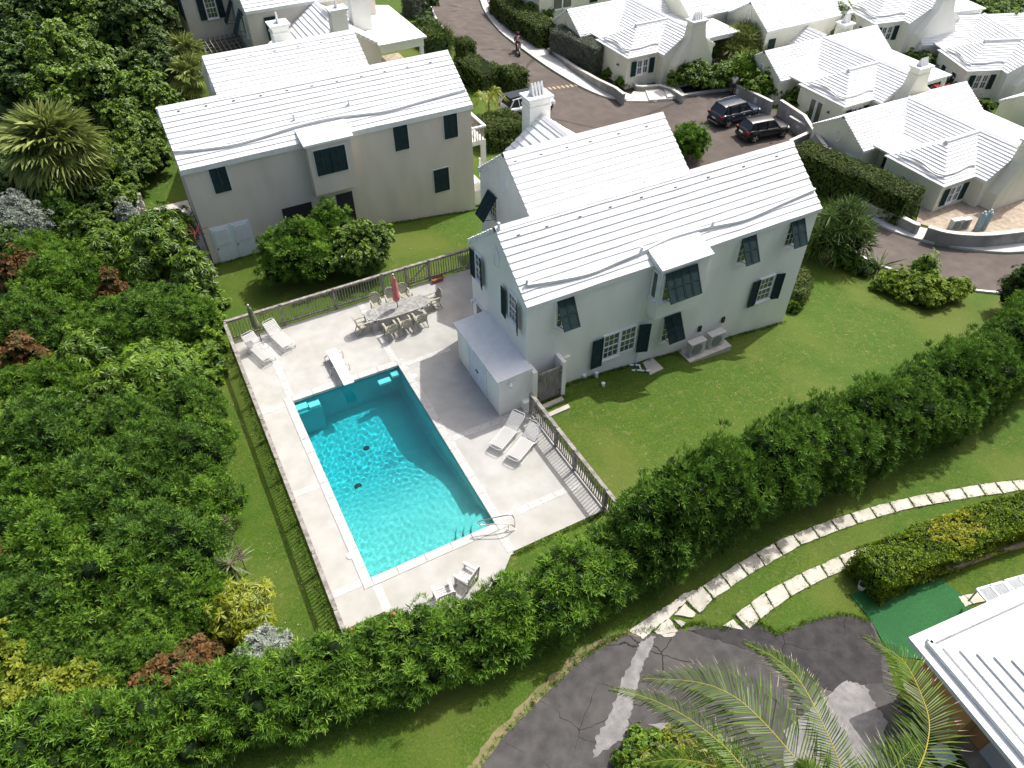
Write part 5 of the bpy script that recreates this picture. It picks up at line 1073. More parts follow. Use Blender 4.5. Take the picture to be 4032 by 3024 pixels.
# terracotta trough
Tp = thing('planter', 'small terracotta trough beside the far fence', 'planter', (9.0, 14.72, .03), R(3))
MB().add([(-.26, -.09, 0), (.26, -.09, 0), (.26, .09, 0), (-.26, .09, 0), (-.31, -.12, .2), (.31, -.12, .2), (.31, .12, .2), (-.31, .12, .2)], [(0, 3, 2, 1), (0, 1, 5, 4), (1, 2, 6, 5), (2, 3, 7, 6), (3, 0, 4, 7)]).build('pot', 'terracotta', Tp); MB().b2(-.28, .28, -.10, .10, .12, .16).build('soil', 'soil', Tp)
mb = MB()
for x0, x1, y0, y1 in ((-.33, .33, -.135, -.10), (-.33, .33, .10, .135), (-.33, -.29, -.10, .10), (.29, .33, -.10, .10)): mb.b2(x0, x1, y0, y1, .17, .21)
mb.build('rim', 'terracotta', Tp)
# air-conditioning units
def ac(label, x, y, z, rz=0, s=1.0, group='outdoor air conditioning units'):
    t = thing('air_conditioner', label, 'air conditioner', (x, y, z), rz, group)
    MB().b2(-.43*s, .43*s, -.17*s, .17*s, .05, .76*s).build('case', 'ac_grey', t); MB().b2(-.45*s, .45*s, -.19*s, .19*s, .76*s, .79*s).build('top', 'ac_grey', t)
    g_ = MB().lathe([(.30*s, 0), (.30*s, .02), (.27*s, .02)], 24).build('grille', 'ac_grille', t, (-.08*s, -.17*s, .40*s), (R(90), 0, 0))
    for i in range(7): MB().b2(-.40*s, .25*s, -.197*s, -.19*s, .12+i*.09*s, .135+i*.09*s).build('grille_bar', 'ac_grille', t)
    for sx in (-1, 1): MB().b2(sx*.3*s-.04, sx*.3*s+.04, -.19*s, .19*s, 0, .05).build('foot', 'ac_grey', t)
    return t
pad = MB().b2(17.25, 19.75, 4.3, 5.18, -1.45, -.76).build('plinth', 'concrete'); tag(pad, 'concrete plinth under the two air conditioners', 'plinth')
ac('grey air conditioner on the concrete plinth, nearer the awning shutter', 17.85, 4.72, -.76); ac('grey air conditioner on the concrete plinth, farther from the awning shutter', 19.05, 4.76, -.76)
for x in (18.25, 19.65): MB().b2(x, x+.16, 5.15, 5.238, .05, .35).build('isolator', 'dark_metal', A)
o = MB().b2(0, 0.0001, 0, .0001, 0, .0001) if 0 else None
px = [G(*p) for p in ((1388, 785), (1408, 773), (1433, 797), (1404, 811))]
o = drape('concrete_pad', [p for p in px], 'concrete', .05, 2.0, skirt=.1); tag(o, 'small concrete pad in the grass under the house wall', 'concrete pad')
pp = G(1377, 795); Pi = thing('pipework', 'white pool pipes with blue joints lying beside the concrete pad', 'pipe', pp, R(-25))
MB().tube([(-.35, .15, .06), (.1, .12, .06), (.12, -.25, .06), (.5, -.28, .06)], .05, 8).build('pipe', 'white_paint', Pi); MB().tube([(-.3, -.2, .06), (.12, -.22, .06)], .045, 8).build('pipe', 'white_paint', Pi)
for x, y in ((-.12, .14), (.3, -.26), (-.1, -.2)): MB().tube([(x-.04, y, .06), (x+.04, y, .06)], .058, 8).build('joint', 'cyan_pipe', Pi)
for px_, py_, h_, lab in ((1288, 813, .22, 'upright white pipe stub close to the house wall'), (1303, 832, .1, 'short white pipe cap out on the shaded lawn')):
    g_ = G(px_, py_); o = MB().lathe([(.08, -.05), (.08, h_), (.09, h_), (.09, h_+.03)], 12).build('pipe_stub', 'white_paint', None, g_); tag(o, lab, 'pipe', 'white pipe stubs in the lawn')
g_ = G(1262, 816); o = MB().b2(-.09, .09, -.05, .05, 0, .2).build('socket_box', 'white_paint', None, g_); MB().b2(-.07, .07, -.065, -.05, .03, .17).build('cover', 'door_white', o); tag(o, 'little white socket box at the foot of the house wall', 'socket box')
for k, q in enumerate((((1190, 862), (1212, 847), (1222, 855), (1196, 872)), ((1180, 880), (1205, 876), (1222, 870), (1195, 890)))):
    pass
for y0, lab in ((4.25, 'long stone step directly below the plank gate'), (3.72, 'second long stone step at the edge of the sunlit lawn')):
    o = MB().prism([(9.15, y0), (10.35, y0+.05), (10.38, y0+.27), (9.12, y0+.22)], -.12, .06).build('stone_step', 'stone_slab'); tag(o, lab, 'step', 'stone steps at the gate')

# ================================================================== WALLS OF THE COURT AND LANE
def wall_line(label, pts, tops, h0=.3, w=.22, m='grey_wall', cap=True, name='garden_wall'):
    """masonry wall along ground points; tops = heights of the top edge"""
    b = pts[0]; t = wthing(name, label, 'wall', (b[0], b[1], b[2] if len(b) > 2 else 0)); mb = MB(); mc = MB(); n = len(pts)
    nrm = []
    for i in range(n):
        d = Vector(pts[min(i+1, n-1)][:2]+(0,)) - Vector(pts[max(i-1, 0)][:2]+(0,)); d.normalize(); nrm.append(Vector((-d.y, d.x, 0)))
    for W_, mm, lo_, hi_ in ((w, mb, None, 0), (w+.06, mc, -.001, .06)):
        if mm is mc and not cap: continue
        vs = []; fs = []
        for p, nn, z in zip(pts, nrm, tops):
            zb = hz(p[0], p[1])-h0 if lo_ is None else z+.002
            for s_, zz in ((-1, zb), (1, zb), (1, z+hi_), (-1, z+hi_)): vs.append((p[0]+nn.x*s_*W_/2, p[1]+nn.y*s_*W_/2, zz))
        for i in range(n-1):
            for k in range(4): l = (k+1) % 4; fs.append((i*4+k, i*4+l, i*4+4+l, i*4+4+k))
        fs += [(0, 1, 2, 3), ((n-1)*4+3, (n-1)*4+2, (n-1)*4+1, (n-1)*4)]; mm.add(vs, fs)
    mb.build('masonry', m, t)
    if cap: mc.build('coping', 'wall_cap', t)
    return t
zc = hz(42, 27)
def WL(label, px, ztop, **kw):
    pts = [PZ(x, y, ztop) for x, y in px]; return wall_line(label, pts, [ztop]*len(pts), **kw)
q4 = lambda x, y: ((2800+x*.66308)/1.82278, (y*.66308)/1.82278)
w1 = WL('grey rendered parking wall with two white notices, behind the blue car', [q4(150, 500), q4(365, 607)], zc+1.05)
w2 = WL('long grey wall stepping down behind the parking bays', [q4(415, 596), q4(555, 688), q4(612, 775), q4(690, 885), q4(716, 885)], zc+1.15)
w3 = WL('grey bay wall with a small notice, in front of the black car', [q4(470, 692), q4(612, 772)], zc+.75)
w4 = WL('short grey wall closing the near end of the parking bay', [q4(470, 838), q4(612, 772)], zc+.75)
w5 = WL('low grey kerb wall under the white-flowering bushes', [(1478, 205), (1530, 197), (1582, 190)], zc+.42)
w6 = WL('low winding wall beside the entrance steps', [(1368, 176), (1376, 186), (1388, 187), (1425, 184), (1452, 192), (1476, 208)], zc+.8)
w7 = WL('low wall between pavement and clipped grey hedge', [(1185, 105), (1240, 143), (1292, 172), (1330, 190), (1348, 204)], hz(36, 36)+.75)
w8 = wall_line('curved lichen-stained wall in front of the gas tanks', [tuple(p) for p in smooth_line([G(*p, .9) for p in ((2005, 492), (2045, 503), (2090, 508), (2140, 508), (2212, 500), (2300, 490))], 16)], [hz(44, 6)+.95]*16, w=.28)
w9 = wall_line('stained grey wall at the foot of the tall clipped hedge', [tuple(p) for p in smooth_line([G(*p, .6) for p in ((1860, 440), (1900, 455), (1945, 473), (1975, 488), (1985, 490))], 12)], [hz(40, 9)+.75]*12, w=.28)
# notices on the parking walls
def notice(label, wall_pts, t, zc_, w_, h_, lines, big, nrm=(-1, 0)):
    a, b = wall_pts; a, b = Vector(a), Vector(b); d = (b-a); d.z = 0; d.normalize(); n_ = Vector((-abs(d.y), d.x*np.sign(d.y)*1.0, 0)); n_ = Vector((d.y, -d.x, 0)); 
    if n_.x > 0: n_ = -n_
    c = a+(b-a)*t; fr = Fr((c.x+n_.x*.125, c.y+n_.y*.125, 0), d, n_); s = wthing('notice', label, 'sign', (c.x, c.y, zc_)); mb = MB(); fr.box(mb, -w_/2, w_/2, 0, .02, zc_-h_/2, zc_+h_/2); mb.build('plate', 'sign_white', s)
    def text(w2, h2, z):      # the lettering is too blurred in the photo to read: grey print marks of its size
        mb2 = MB(); fr.box(mb2, -w2/2, w2/2, .02, .023, z-h2/2, z+h2/2); mb2.build('print_mark', 'sign_text', s)
    for body, size, dz in lines: text(body, size, zc_+dz)
    return s
A1, B1_ = PZ(*q4(150, 500), zc+1.05), PZ(*q4(365, 607), zc+1.05)
notice('white notice beside the standing man', (A1, B1_), .10, zc+.62, .30, .42, [(.19, .022, .13), (.15, .022, .08), (.05, .10, -.07)], True)
notice('white notice above the bonnet of the blue car', (A1, B1_), .60, zc+.62, .30, .42, [(.19, .022, .13), (.15, .022, .08), (.09, .10, -.07)], True)
A3, B3 = PZ(*q4(470, 692), zc+.75), PZ(*q4(612, 772), zc+.75)
notice('small landscape notice in front of the black car', (A3, B3), .42, zc+.42, .34, .18, [(.24, .05, 0)], False)
# gas tanks, units and patio of the nearest villa
for px_, py_, lab in ((2108, 499, 'tall grey-blue gas cylinder, left of the pair'), (2122, 495, 'tall grey-blue gas cylinder, right of the pair')):
    g_ = G(px_, py_); t = thing('gas_cylinder', lab, 'gas cylinder', g_, 0, 'gas cylinders by the villa wall'); MB().lathe([(.17, 0), (.19, .04), (.19, 1.15), (.15, 1.27), (.06, 1.33)], 16).build('body', 'tank_blue', t, smooth=False); MB().lathe([(.07, 1.33), (.07, 1.42), (.04, 1.44)], 10).build('valve', 'ac_grey', t)
g_ = G(2060, 495); ac('white air conditioner with a fan by the villa wall, left of the pair', g_[0], g_[1], g_[2], R(-12), .95); g_ = G(2078, 492); ac('white air conditioner by the villa wall, right of the pair', g_[0], g_[1], g_[2], R(-12), .85)
o = drape('patio', [G(*p) for p in ((1978, 482), (1990, 440), (2060, 440), (2230, 430), (2300, 440), (2300, 488), (2212, 499), (2140, 506), (2060, 502), (2008, 491))], 'paver', .05, 1.0, skirt=.1); tag(o, 'tan paved strip in front of the nearest villa', kind='structure')
# left patio behind the house
o = drape('patio', [(-4.4, 21.0, 0), (-.9, 20.5, 0), (-.9, 28.5, 0), (-4.6, 28.5, 0)], 'patio', .05, 1.0, skirt=.1); tag(o, 'stone patio between the left house and the shrubs', kind='structure')
RW = wthing('stone_wall', 'low rubble stone wall behind the left patio', 'wall', (-4.5, 26, 0))
rb = [MB().add([(random.uniform(-.06, .06)+x*.5, random.uniform(-.06, .06)+y*.5, random.uniform(-.06, .06)+z*.5) for z in (-1, 1) for x, y in ((-1, -1), (1, -1), (1, 1), (-1, 1))], [(0, 3, 2, 1), (4, 5, 6, 7), (0, 1, 5, 4), (1, 2, 6, 5), (2, 3, 7, 6), (3, 0, 4, 7)]).mesh('stone') for _ in range(6)]
for m_ in rb: m_.materials.append(MATS['rubble'])
for r_ in range(4):
    for k in range(22):
        o = bpy.data.objects.new('stone', random.choice(rb)); COL.objects.link(o); o.parent = RW; o.matrix_parent_inverse = WORLDP[RW.name]
        t_ = (k+.5*(r_ % 2))/22; o.location = (-4.25+.9*t_**2+random.uniform(-.03, .03), 22.2+7*t_, .2+r_*.27); o.scale = (.42, .33, .27); o.rotation_euler = (0, 0, random.uniform(-.2, .2))
def patio_chair(label, loc, rz):
    t = thing('patio_chair', label, 'chair', loc, rz, 'dark patio chairs'); m = 'dark_metal'
    for x, y, z in ((-.24, .24, .42), (.24, .24, .42), (-.24, -.24, .9), (.24, -.24, .9)): MB().bar((x, y, 0), (x, y*(1.0 if y > 0 else 1.15), z), .03, .03, (0, 1, 0)).build('leg', m, t)
    MB().b2(-.25, .25, -.25, .27, .42, .45).build('seat', 'ac_grille', t); MB().bar((0, -.26, .55), (0, -.275, .86), .48, .02, (0, 1, 0)).build('backrest', 'ac_grille', t); return t
patio_chair('dark metal chair by the round table on the left patio', (-2.5, 24.6, .05), R(-60)); patio_chair('dark chair at the foot of the stone wall on the left patio', (-2.3, 26.4, .05), R(120)); patio_chair('dark chair close to the left house wall', (-1.55, 22.6, .05), R(10))
t = thing('patio_table', 'round pale patio table half hidden by the left house', 'table', (-1.75, 25.3, .05)); MB().lathe([(.62, .70), (.62, .74)], 24).build('top', 'concrete', t); MB().lathe([(.28, 0), (.06, .05), (.05, .70)], 12).build('pedestal', 'dark_metal', t)
t = thing('barbecue', 'black covered barbecue on the left patio', 'barbecue', (-3.6, 24.2, .05), R(35)); MB().add([(-.6, -.3, 0), (.6, -.3, 0), (.6, .3, 0), (-.6, .3, 0), (-.62, -.32, .8), (.62, -.32, .8), (.62, .32, .8), (-.62, .32, .8), (-.45, -.2, 1.1), (.45, -.2, 1.1), (.45, .2, 1.1), (-.45, .2, 1.1)], [(0, 1, 5, 4), (1, 2, 6, 5), (2, 3, 7, 6), (3, 0, 4, 7), (4, 5, 9, 8), (5, 6, 10, 9), (6, 7, 11, 10), (7, 4, 8, 11), (8, 9, 10, 11)]).build('cover', 'dark_metal', t); MB().b2(-.05, .05, -.33, -.32, .5, .6).build('badge', 'sign_white', t)
# white louvred panels by the near house
for k, (q, lab) in enumerate(((((1975, 665), (2105, 627), (2190, 728), (2060, 765)), 'white louvred panel lying flat beside the near roof'), (((2115, 622), (2250, 585), (2330, 690), (2205, 720)), 'white louvred panel cut off by the right edge'))):
    c4 = [Vector(P7(x, y, hz(15, -7)+.75)) for x, y in q]; ctr = sum(c4, Vector())/4
    t = thing('louvred_panel', lab, 'panel', (ctr.x, ctr.y, hz(15, -7)), 0, 'white louvred panels'); loc = [p-Vector((ctr.x, ctr.y, hz(15, -7))) for p in c4]
    mb = MB()
    for a, b in zip(loc, loc[1:]+loc[:1]): mb.bar(a, b, .07, .05)
    mb.bar((loc[0]+loc[1])/2, (loc[2]+loc[3])/2, .07, .05); mb.build('frame', 'door_white', t)
    n = 22
    mb = MB()
    for i in range(n): 
        s_ = (i+.5)/n; mb.bar(loc[0]+(loc[3]-loc[0])*s_, loc[1]+(loc[2]-loc[1])*s_, .055, .012)
    mb.build('louvres', 'door_white', t)
    for p in loc: MB().bar(Vector((p.x*.95, p.y*.95, 0)), Vector((p.x*.95, p.y*.95, p.z)), .05, .05).build('leg', 'door_white', t)
g_ = G7(1390, 660); t = thing('bucket', 'cream bucket at the end of the clipped hedge', 'bucket', g_); MB().lathe([(.11, 0), (.15, .28), (.155, .29), (.14, .28), (.10, .03)], 14).build('pail', 'wall_cream', t); MB().tube([(.15*math.cos(u), .15*math.sin(u)*.3, .28+.12*math.sin(u)) for u in np.linspace(0, math.pi, 10)], .006, 5).build('handle', 'dark_metal', t)

# bench and lattice screens beside the window of the upper villa
g_ = G(1447, 172); t = thing('garden_bench', 'dark green slatted bench under the upper villa window', 'bench', (g_[0], g_[1], g_[2]+.05), R(8))
for i in range(5): MB().b2(-.75, .75, -.22+i*.095, -.22+i*.095+.075, .42, .445).build('seat_slat', 'bench_green', t)
for i in range(5): MB().bar((-.72, .24+.018*i, .52+i*.085), (.72, .24+.018*i, .52+i*.085), .02, .065).build('back_slat', 'bench_green', t)
for x in (-.7, .7):
    MB().b2(x-.03, x+.03, -.23, -.17, 0, .62).build('leg', 'bench_green', t); MB().bar((x, .22, 0), (x, .33, .95), .06, .06, (0, 1, 0)).build('leg', 'bench_green', t); MB().b2(x-.04, x+.04, -.25, .27, .62, .65).build('armrest', 'bench_green', t)
for px_, py_, rz, lab in ((1420, 163, 1.2, 'white lattice screen left of the green bench'), (1468, 150, 1.3, 'white lattice screen behind the green bench')):
    g_ = G(px_, py_, .5); t = thing('lattice_screen', lab, 'lattice', g_, rz, 'white lattice screens')
    mb = MB(); mb.b2(-.5, .5, -.02, .02, 1.05, 1.12); mb.b2(-.5, .5, -.02, .02, .05, .12); mb.b2(-.52, -.45, -.02, .02, .05, 1.12); mb.b2(.45, .52, -.02, .02, .05, 1.12); mb.build('frame', 'white_paint', t); mb = MB()
    for k in range(-8, 9):
        for s_ in (-1, 1): mb.bar((max(-.45, min(.45, k*.12-.45*s_)), .01*s_, .12), (max(-.45, min(.45, k*.12+.45*s_)), .01*s_, 1.05), .03, .008, (0, 1, 0))
    mb.build('laths', 'white_paint', t)
# ================================================================== VEHICLES
def car(label, loc, rz, paint, L=4.2, Wd=1.78, Hh=1.6, roofm=None, rails=False, rim='rim', wb=2.6, low=False, plate=True, boxroof=False):
    t = thing('parked_car', label, 'car', loc, rz, 'cars parked by the houses'); hw = Wd/2; f, b = L/2, -L/2
    zb, belt = .24, .96*Hh/1.6; hood = belt-.04
    # stations: x, half width, belt/top z, bottom z
    st = [(f, hw*.62, hood-.26, zb+.12), (f-.10, hw*.82, hood-.12, zb+.02), (f-.35, hw*.95, hood-.04, zb), (f-.9, hw, hood+.01, zb), (.55, hw, belt+.0, zb), (-.6, hw, belt+.02, zb), (b+.7, hw, belt+.05, zb), (b+.28, hw*.97, belt+.05, zb), (b+.08, hw*.88, belt-.02, zb+.06), (b, hw*.70, belt-.16, zb+.16)]
    vs = []; fs = []; seg = 9
    for x, w_, zt, z0 in st:
        sec = [(-w_*.86, z0), (-w_*.985, z0+.14), (-w_, (z0+zt)/2+.03), (-w_*.965, zt-.10), (-w_*.86, zt-.015), (-w_*.4, zt+.02), (w_*.4, zt+.02), (w_*.86, zt-.015), (w_*.965, zt-.10), (w_, (z0+zt)/2+.03), (w_*.985, z0+.14), (w_*.86, z0)]
        vs += [(x, y, z) for y, z in sec]
    n = 12
    for i in range(len(st)-1):
        for k in range(n): l = (k+1) % n; fs.append((i*n+k, i*n+l, (i+1)*n+l, (i+1)*n+k))
    fs += [tuple(range(n)), tuple(len(st)*n-1-k for k in range(n))]
    body = MB().add(vs, fs).build('body', paint, t, smooth=True); sb_ = body.modifiers.new('sub', 'SUBSURF'); sb_.levels = 1; sb_.render_levels = 2
    # glasshouse
    g = [(f-1.12, hw*.80, belt-.02, hw*.80, belt), (f-1.72 if not low else f-1.65, hw*.84, belt, hw*.66, Hh-.07), (-.4, hw*.86, belt, hw*.69, Hh-.03), (b+.62, hw*.85, belt, hw*.66, Hh-.05), (b+.22, hw*.80, belt, hw*.74, belt+.06)]
    vs = []; fs = []
    for x, w0, z0, w1, z1 in g: vs += [(x, -w0, z0-.03), (x, -w1, z1), (x, w1, z1), (x, w0, z0-.03)]
    for i in range(len(g)-1):
        for k in range(4): l = (k+1) % 4; fs.append((i*4+k, i*4+l, i*4+4+l, i*4+4+k))
    fs += [(0, 1, 2, 3), tuple(len(g)*4-1-k for k in range(4))]
    MB().add(vs, fs).build('windows', 'glass_dark', t)
    rm = roofm or paint; r0, r1, r2 = g[1], g[2], g[3]; e = .025
    vs = []
    for x, _, _, w1, z1, dx in ((*r0, .06), (*r1, 0), (*r2, -.16)):
        vs += [(x+dx, -w1-.02, z1-.03), (x+dx, -w1*.9, z1+e), (x+dx, 0, z1+e+.02), (x+dx, w1*.9, z1+e), (x+dx, w1+.02, z1-.03)]
    fs = [(i*5+k, i*5+k+1, i*5+6+k, i*5+5+k) for i in range(2) for k in range(4)]
    rf_ = MB().add(vs, fs).build('roof', rm, t, smooth=True)
    for s in (-1, 1):
        pl = MB()
        for (x0, w0, z0), (x1, w1, z1) in (((g[0][0], g[0][1], belt), (g[1][0], g[1][3], g[1][4])), ((-.15, hw*.865, belt), (-.25, hw*.70, Hh-.03)), ((b+1.0, hw*.86, belt), (b+.95, hw*.685, Hh-.04)), ((g[4][0], g[4][1], belt+.03), (g[3][0], g[3][3], g[3][4]))):
            pl.bar((x0, s*w0, z0), (x1, s*(w1+.008), z1), .09, .05, (1, 0, 0))
        pl.bar((g[1][0], s*(g[1][3]+.01), g[1][4]-.02), (g[3][0], s*(g[3][3]+.01), g[3][4]-.02), .04, .06)
        pl.build('pillars', paint, t)
        for x in (.12, -.95): MB().box((x, s*(hw+.008), belt-.16), (.17, .03, .035)).build('door_handle', 'rim' if paint != 'paint_black' else 'paint_black', t)
        m_ = MB().add([(g[0][0]-.28+dx*.14, s*(hw+.02+dy*.16), belt+.05+dz*.13) for dz in (0, 1) for dx, dy in ((0, 0), (1, .2), (.9, 1), (0, 1))], [(0, 3, 2, 1), (4, 5, 6, 7), (0, 1, 5, 4), (1, 2, 6, 5), (2, 3, 7, 6), (3, 0, 4, 7)]).build('mirror', paint, t)
        MB().add([(f-.06, s*hw*.5, hood-.24), (f-.06, s*hw*.75, hood-.24), (f-.42, s*hw*.965, hood-.16), (f-.42, s*hw*.93, hood-.05), (f-.13, s*hw*.62, hood-.11)], [(0, 1, 4), (1, 2, 3, 4)]).build('headlight', 'lamp_glass', t)
        MB().box((b+.10, s*hw*.80, belt-.12), (.16, .28, .20), rz=s*-.25).build('tail_light', 'tail_red', t)
        for x in (wb/2+.02, -wb/2+.02):
            wr = .33; o = MB().lathe([(wr-.06, -.11), (wr, -.08), (wr, .08), (wr-.06, .11)], 24).build('wheel', 'rubber', t, (x, s*(hw-.09), wr), (R(90), 0, 0))
            MB().lathe([(wr-.09, -.112), (wr-.09, .112)], 20).build('hub', 'rim_dark', o)
            sp = MB()
            for k in range(5):
                a = k*2*math.pi/5
                for zz in (-.118, .118): sp.bar((.03*math.cos(a), .03*math.sin(a), zz), ((wr-.09)*math.cos(a), (wr-.09)*math.sin(a), zz), .075, .014, (0, 0, 1))
            sp.build('rim', rim, o)
            MB().tube([(x+(wr+.055)*math.cos(u), s*(hw+.004), wr+.02+(wr+.055)*math.sin(u)) for u in np.linspace(-.15, math.pi+.15, 16)], .035, 6).build('wheel_arch', 'rubber', t)
        if rails: MB().tube(bent([(.35, s*hw*.60, Hh-.0), (.25, s*hw*.62, Hh+.05), (-.5, s*hw*.64, Hh+.08), (b+.85, s*hw*.62, Hh+.05), (b+.75, s*hw*.60, Hh-.02)], 18), .022, 6).build('roof_rail', 'rim', t)
    MB().b2(b-.03, b+.2, -hw*.8, hw*.8, .26, .50).build('bumper', 'rubber' if rails else paint, t)
    if rails: MB().b2(b-.05, b+.05, -hw*.62, hw*.62, .32, .40).build('skid_plate', 'rim', t)
    if plate: MB().b2(b-.055 if not rails else b-.02, b+.05, -.2, .2, .60, .71).build('number_plate', 'sign_white', t)
    MB().b2(f-.09, f+.012, -hw*.45, hw*.45, .52, .66).build('grille', 'rubber', t)
    if boxroof:
        MB().add([(.4, -hw*.6, Hh), (.4, hw*.6, Hh), (b+.55, hw*.62, Hh), (b+.55, -hw*.62, Hh), (.3, -hw*.5, Hh+.09), (.3, hw*.5, Hh+.09), (b+.3, hw*.6, Hh+.09), (b+.3, -hw*.6, Hh+.09)], [(0, 3, 2, 1), (4, 5, 6, 7), (0, 1, 5, 4), (1, 2, 6, 5), (2, 3, 7, 6), (3, 0, 4, 7)]).build('spoiler', rm, t)
    return t
def gp(x, y): return (x, y, hz(x, y)+.035)
def between(r, f): return ((r[0]+f[0])/2, (r[1]+f[1])/2), math.atan2(f[1]-r[1], f[0]-r[0])
S_ = 1.82278
def spot(rx, ry, fx, fy, side=.86):
    r, f = G(rx/S_, ry/S_), G(fx/S_, fy/S_); c, a = between(r, f); c = (c[0]-math.sin(a)*side, c[1]+math.cos(a)*side); return gp(*c), a
l_, a_ = spot(2860, 508, 2968, 478); car('dark blue hatchback with silver roof rails in front of the grey wall', l_, a_, 'paint_navy', 4.15, 1.79, 1.62, rails=True)
l_, a_ = spot(2962, 568, 3085, 545); car('black hatchback parked nearest the long white roof', l_, a_, 'paint_black', 3.95, 1.70, 1.48, low=True, wb=2.5)
l_, a_ = spot(2038, 470, 2161, 455); car('white car with black roof half hidden by the chimney', l_, a_, 'paint_white', 4.25, 1.78, 1.56, roofm='paint_black', rim='rim_dark', boxroof=True)
pr = PZ(2065, 186, -2.6); car('red car glimpsed between two white roofs', (pr[0], pr[1], pr[2]-1.55), R(-25), 'paint_red', 4.2, 1.75, 1.5)

# ================================================================== PEOPLE
def skinned(name, joints, edges, m, parent=None, sub=2):
    me = bpy.data.meshes.new(name); me.from_pydata([j[:3] for j in joints], edges, []); o = link(name, me, m, parent)
    sk = o.modifiers.new('skin', 'SKIN'); sk.use_smooth_shade = True
    for v_, j in zip(me.skin_vertices[0].data, joints): v_.radius = (j[3], j[4] if len(j) > 4 else j[3])
    me.skin_vertices[0].data[0].use_root = True
    o.modifiers.new('sub', 'SUBSURF').levels = sub; o.modifiers['sub'].render_levels = sub
    return o
def hand(parent, wrist, dirv, m='skin'):
    w_ = Vector(wrist); d = Vector(dirv).normalized(); s_ = d.cross(Vector((0, 0, 1))).normalized(); J = [(*w_, .026, .018)]; E = []
    J.append((*(w_+d*.06), .036, .018)); E.append((0, 1))
    for k, ln in zip((-1.5, -.5, .5, 1.5), (.06, .075, .07, .055)):
        b = len(J); J.append((*(w_+d*.095+s_*k*.019), .010)); J.append((*(w_+d*(.095+ln*.6)+s_*k*.021+Vector((0, 0, -.012))), .009)); J.append((*(w_+d*(.095+ln)+s_*k*.021+Vector((0, 0, -.035))), .008)); E += [(1, b), (b, b+1), (b+1, b+2)]
    b = len(J); J.append((*(w_+d*.04+s_*.045), .011)); J.append((*(w_+d*.085+s_*.062+Vector((0, 0, -.01))), .009)); E += [(1, b), (b, b+1)]
    return skinned('hand', J, E, m, parent, 1)
def head(parent, c, look, m='skin'):
    """skull with brow, nose, chin and ears; look = yaw"""
    bm = bmesh.new(); bmesh.ops.create_uvsphere(bm, u_segments=20, v_segments=14, radius=1)
    for v_ in bm.verts:
        x, y, z = v_.co; r_ = Vector((x*.078, y*.098, z*.118))
        if z < -.2: r_.x *= 1-.28*(-z-.2); r_.y *= 1-.12*(-z-.2)
        if y > .75 and abs(x) < .25 and -.35 < z < .2: r_.y += .022*(1-abs(x)/.25)
        if y > .6 and .12 < z < .35: r_.y += .006
        if abs(x) > .92 and abs(z) < .3 and abs(y) < .3: r_.x *= 1.16
        v_.co = r_
    me = bpy.data.meshes.new('head'); bm.to_mesh(me); bm.free(); o = link('head', me, m, parent, c, (R(-18), 0, look), True)
    for sx in (-1, 1): MB().lathe([(.001, -.009), (.010, 0), (.001, .009)], 8, (sx*.032, .094, .012)).build('eye', 'shoe_black', o)
    MB().box((0, .092, -.052), (.045, .012, .008)).build('mouth', 'cloth_maroon', o)
    return o
# man with a white polo shirt, slate shorts and cap, looking down at his hands
pm = G(1584, 205); Pm = thing('person', 'man in white shirt, dark shorts and cap leaning on the parking wall', 'person', (pm[0]-.1, pm[1]+.05, pm[2]+.035), R(125))
legs = [(0, 0, .95, .13, .10), (.10, 0, .90, .085), (.11, .05, .50, .055), (.11, .0, .10, .038), (-.10, 0, .90, .085), (-.12, .10, .50, .055), (-.12, .07, .10, .038), (0, .0, 1.15, .14, .10), (0, -.03, 1.36, .17, .10), (0, -.02, 1.46, .06), (0, .02, 1.54, .052), (.19, -.03, 1.38, .055), (.24, -.04, 1.12, .042), (.12, .18, 1.05, .030), (-.19, -.03, 1.38, .055), (-.24, -.04, 1.12, .042), (-.12, .18, 1.05, .030)]
ed = [(0, 1), (1, 2), (2, 3), (0, 4), (4, 5), (5, 6), (0, 7), (7, 8), (8, 9), (9, 10), (8, 11), (11, 12), (12, 13), (8, 14), (14, 15), (15, 16)]
bd = skinned('body', legs, ed, 'skin', Pm)
skinned('shirt', [(0, 0, .93, .155, .115), (0, 0, 1.15, .165, .12), (0, -.03, 1.36, .185, .12), (0, -.02, 1.45, .075), (.20, -.03, 1.37, .072), (.245, -.04, 1.16, .062), (-.20, -.03, 1.37, .072), (-.245, -.04, 1.16, .062)], [(0, 1), (1, 2), (2, 3), (2, 4), (4, 5), (2, 6), (6, 7)], 'cloth_white', bd)
skinned('shorts', [(0, 0, .93, .150, .118), (.10, 0, .86, .105), (.115, .04, .55, .085), (-.10, 0, .86, .105), (-.125, .08, .55, .085)], [(0, 1), (1, 2), (0, 3), (3, 4)], 'cloth_slate', bd)
hd = head(Pm, (0, .05, 1.63), 0); MB().lathe([(.092, .03), (.095, .07), (.075, .115), (.02, .135)], 16).build('cap', 'cloth_navy', hd); MB().prism([(.07*math.cos(u), .06+.10*math.sin(u)) for u in np.linspace(0, math.pi, 9)], .028, .04).build('cap_peak', 'cloth_navy', hd)
hand(Pm, (.12, .18, 1.05), (-.35, 1, .05)); hand(Pm, (-.12, .18, 1.05), (.35, 1, .05))
for sx, y in ((.11, .03), (-.12, .10)): MB().add([(sx-.05, y-.11, 0), (sx+.05, y-.11, 0), (sx+.055, y+.16, 0), (sx-.055, y+.16, 0), (sx-.045, y-.10, .11), (sx+.045, y-.10, .11), (sx+.045, y+.15, .05), (sx-.045, y+.15, .05)], [(0, 3, 2, 1), (4, 5, 6, 7), (0, 1, 5, 4), (1, 2, 6, 5), (2, 3, 7, 6), (3, 0, 4, 7)]).build('shoe', 'shoe_black', Pm)
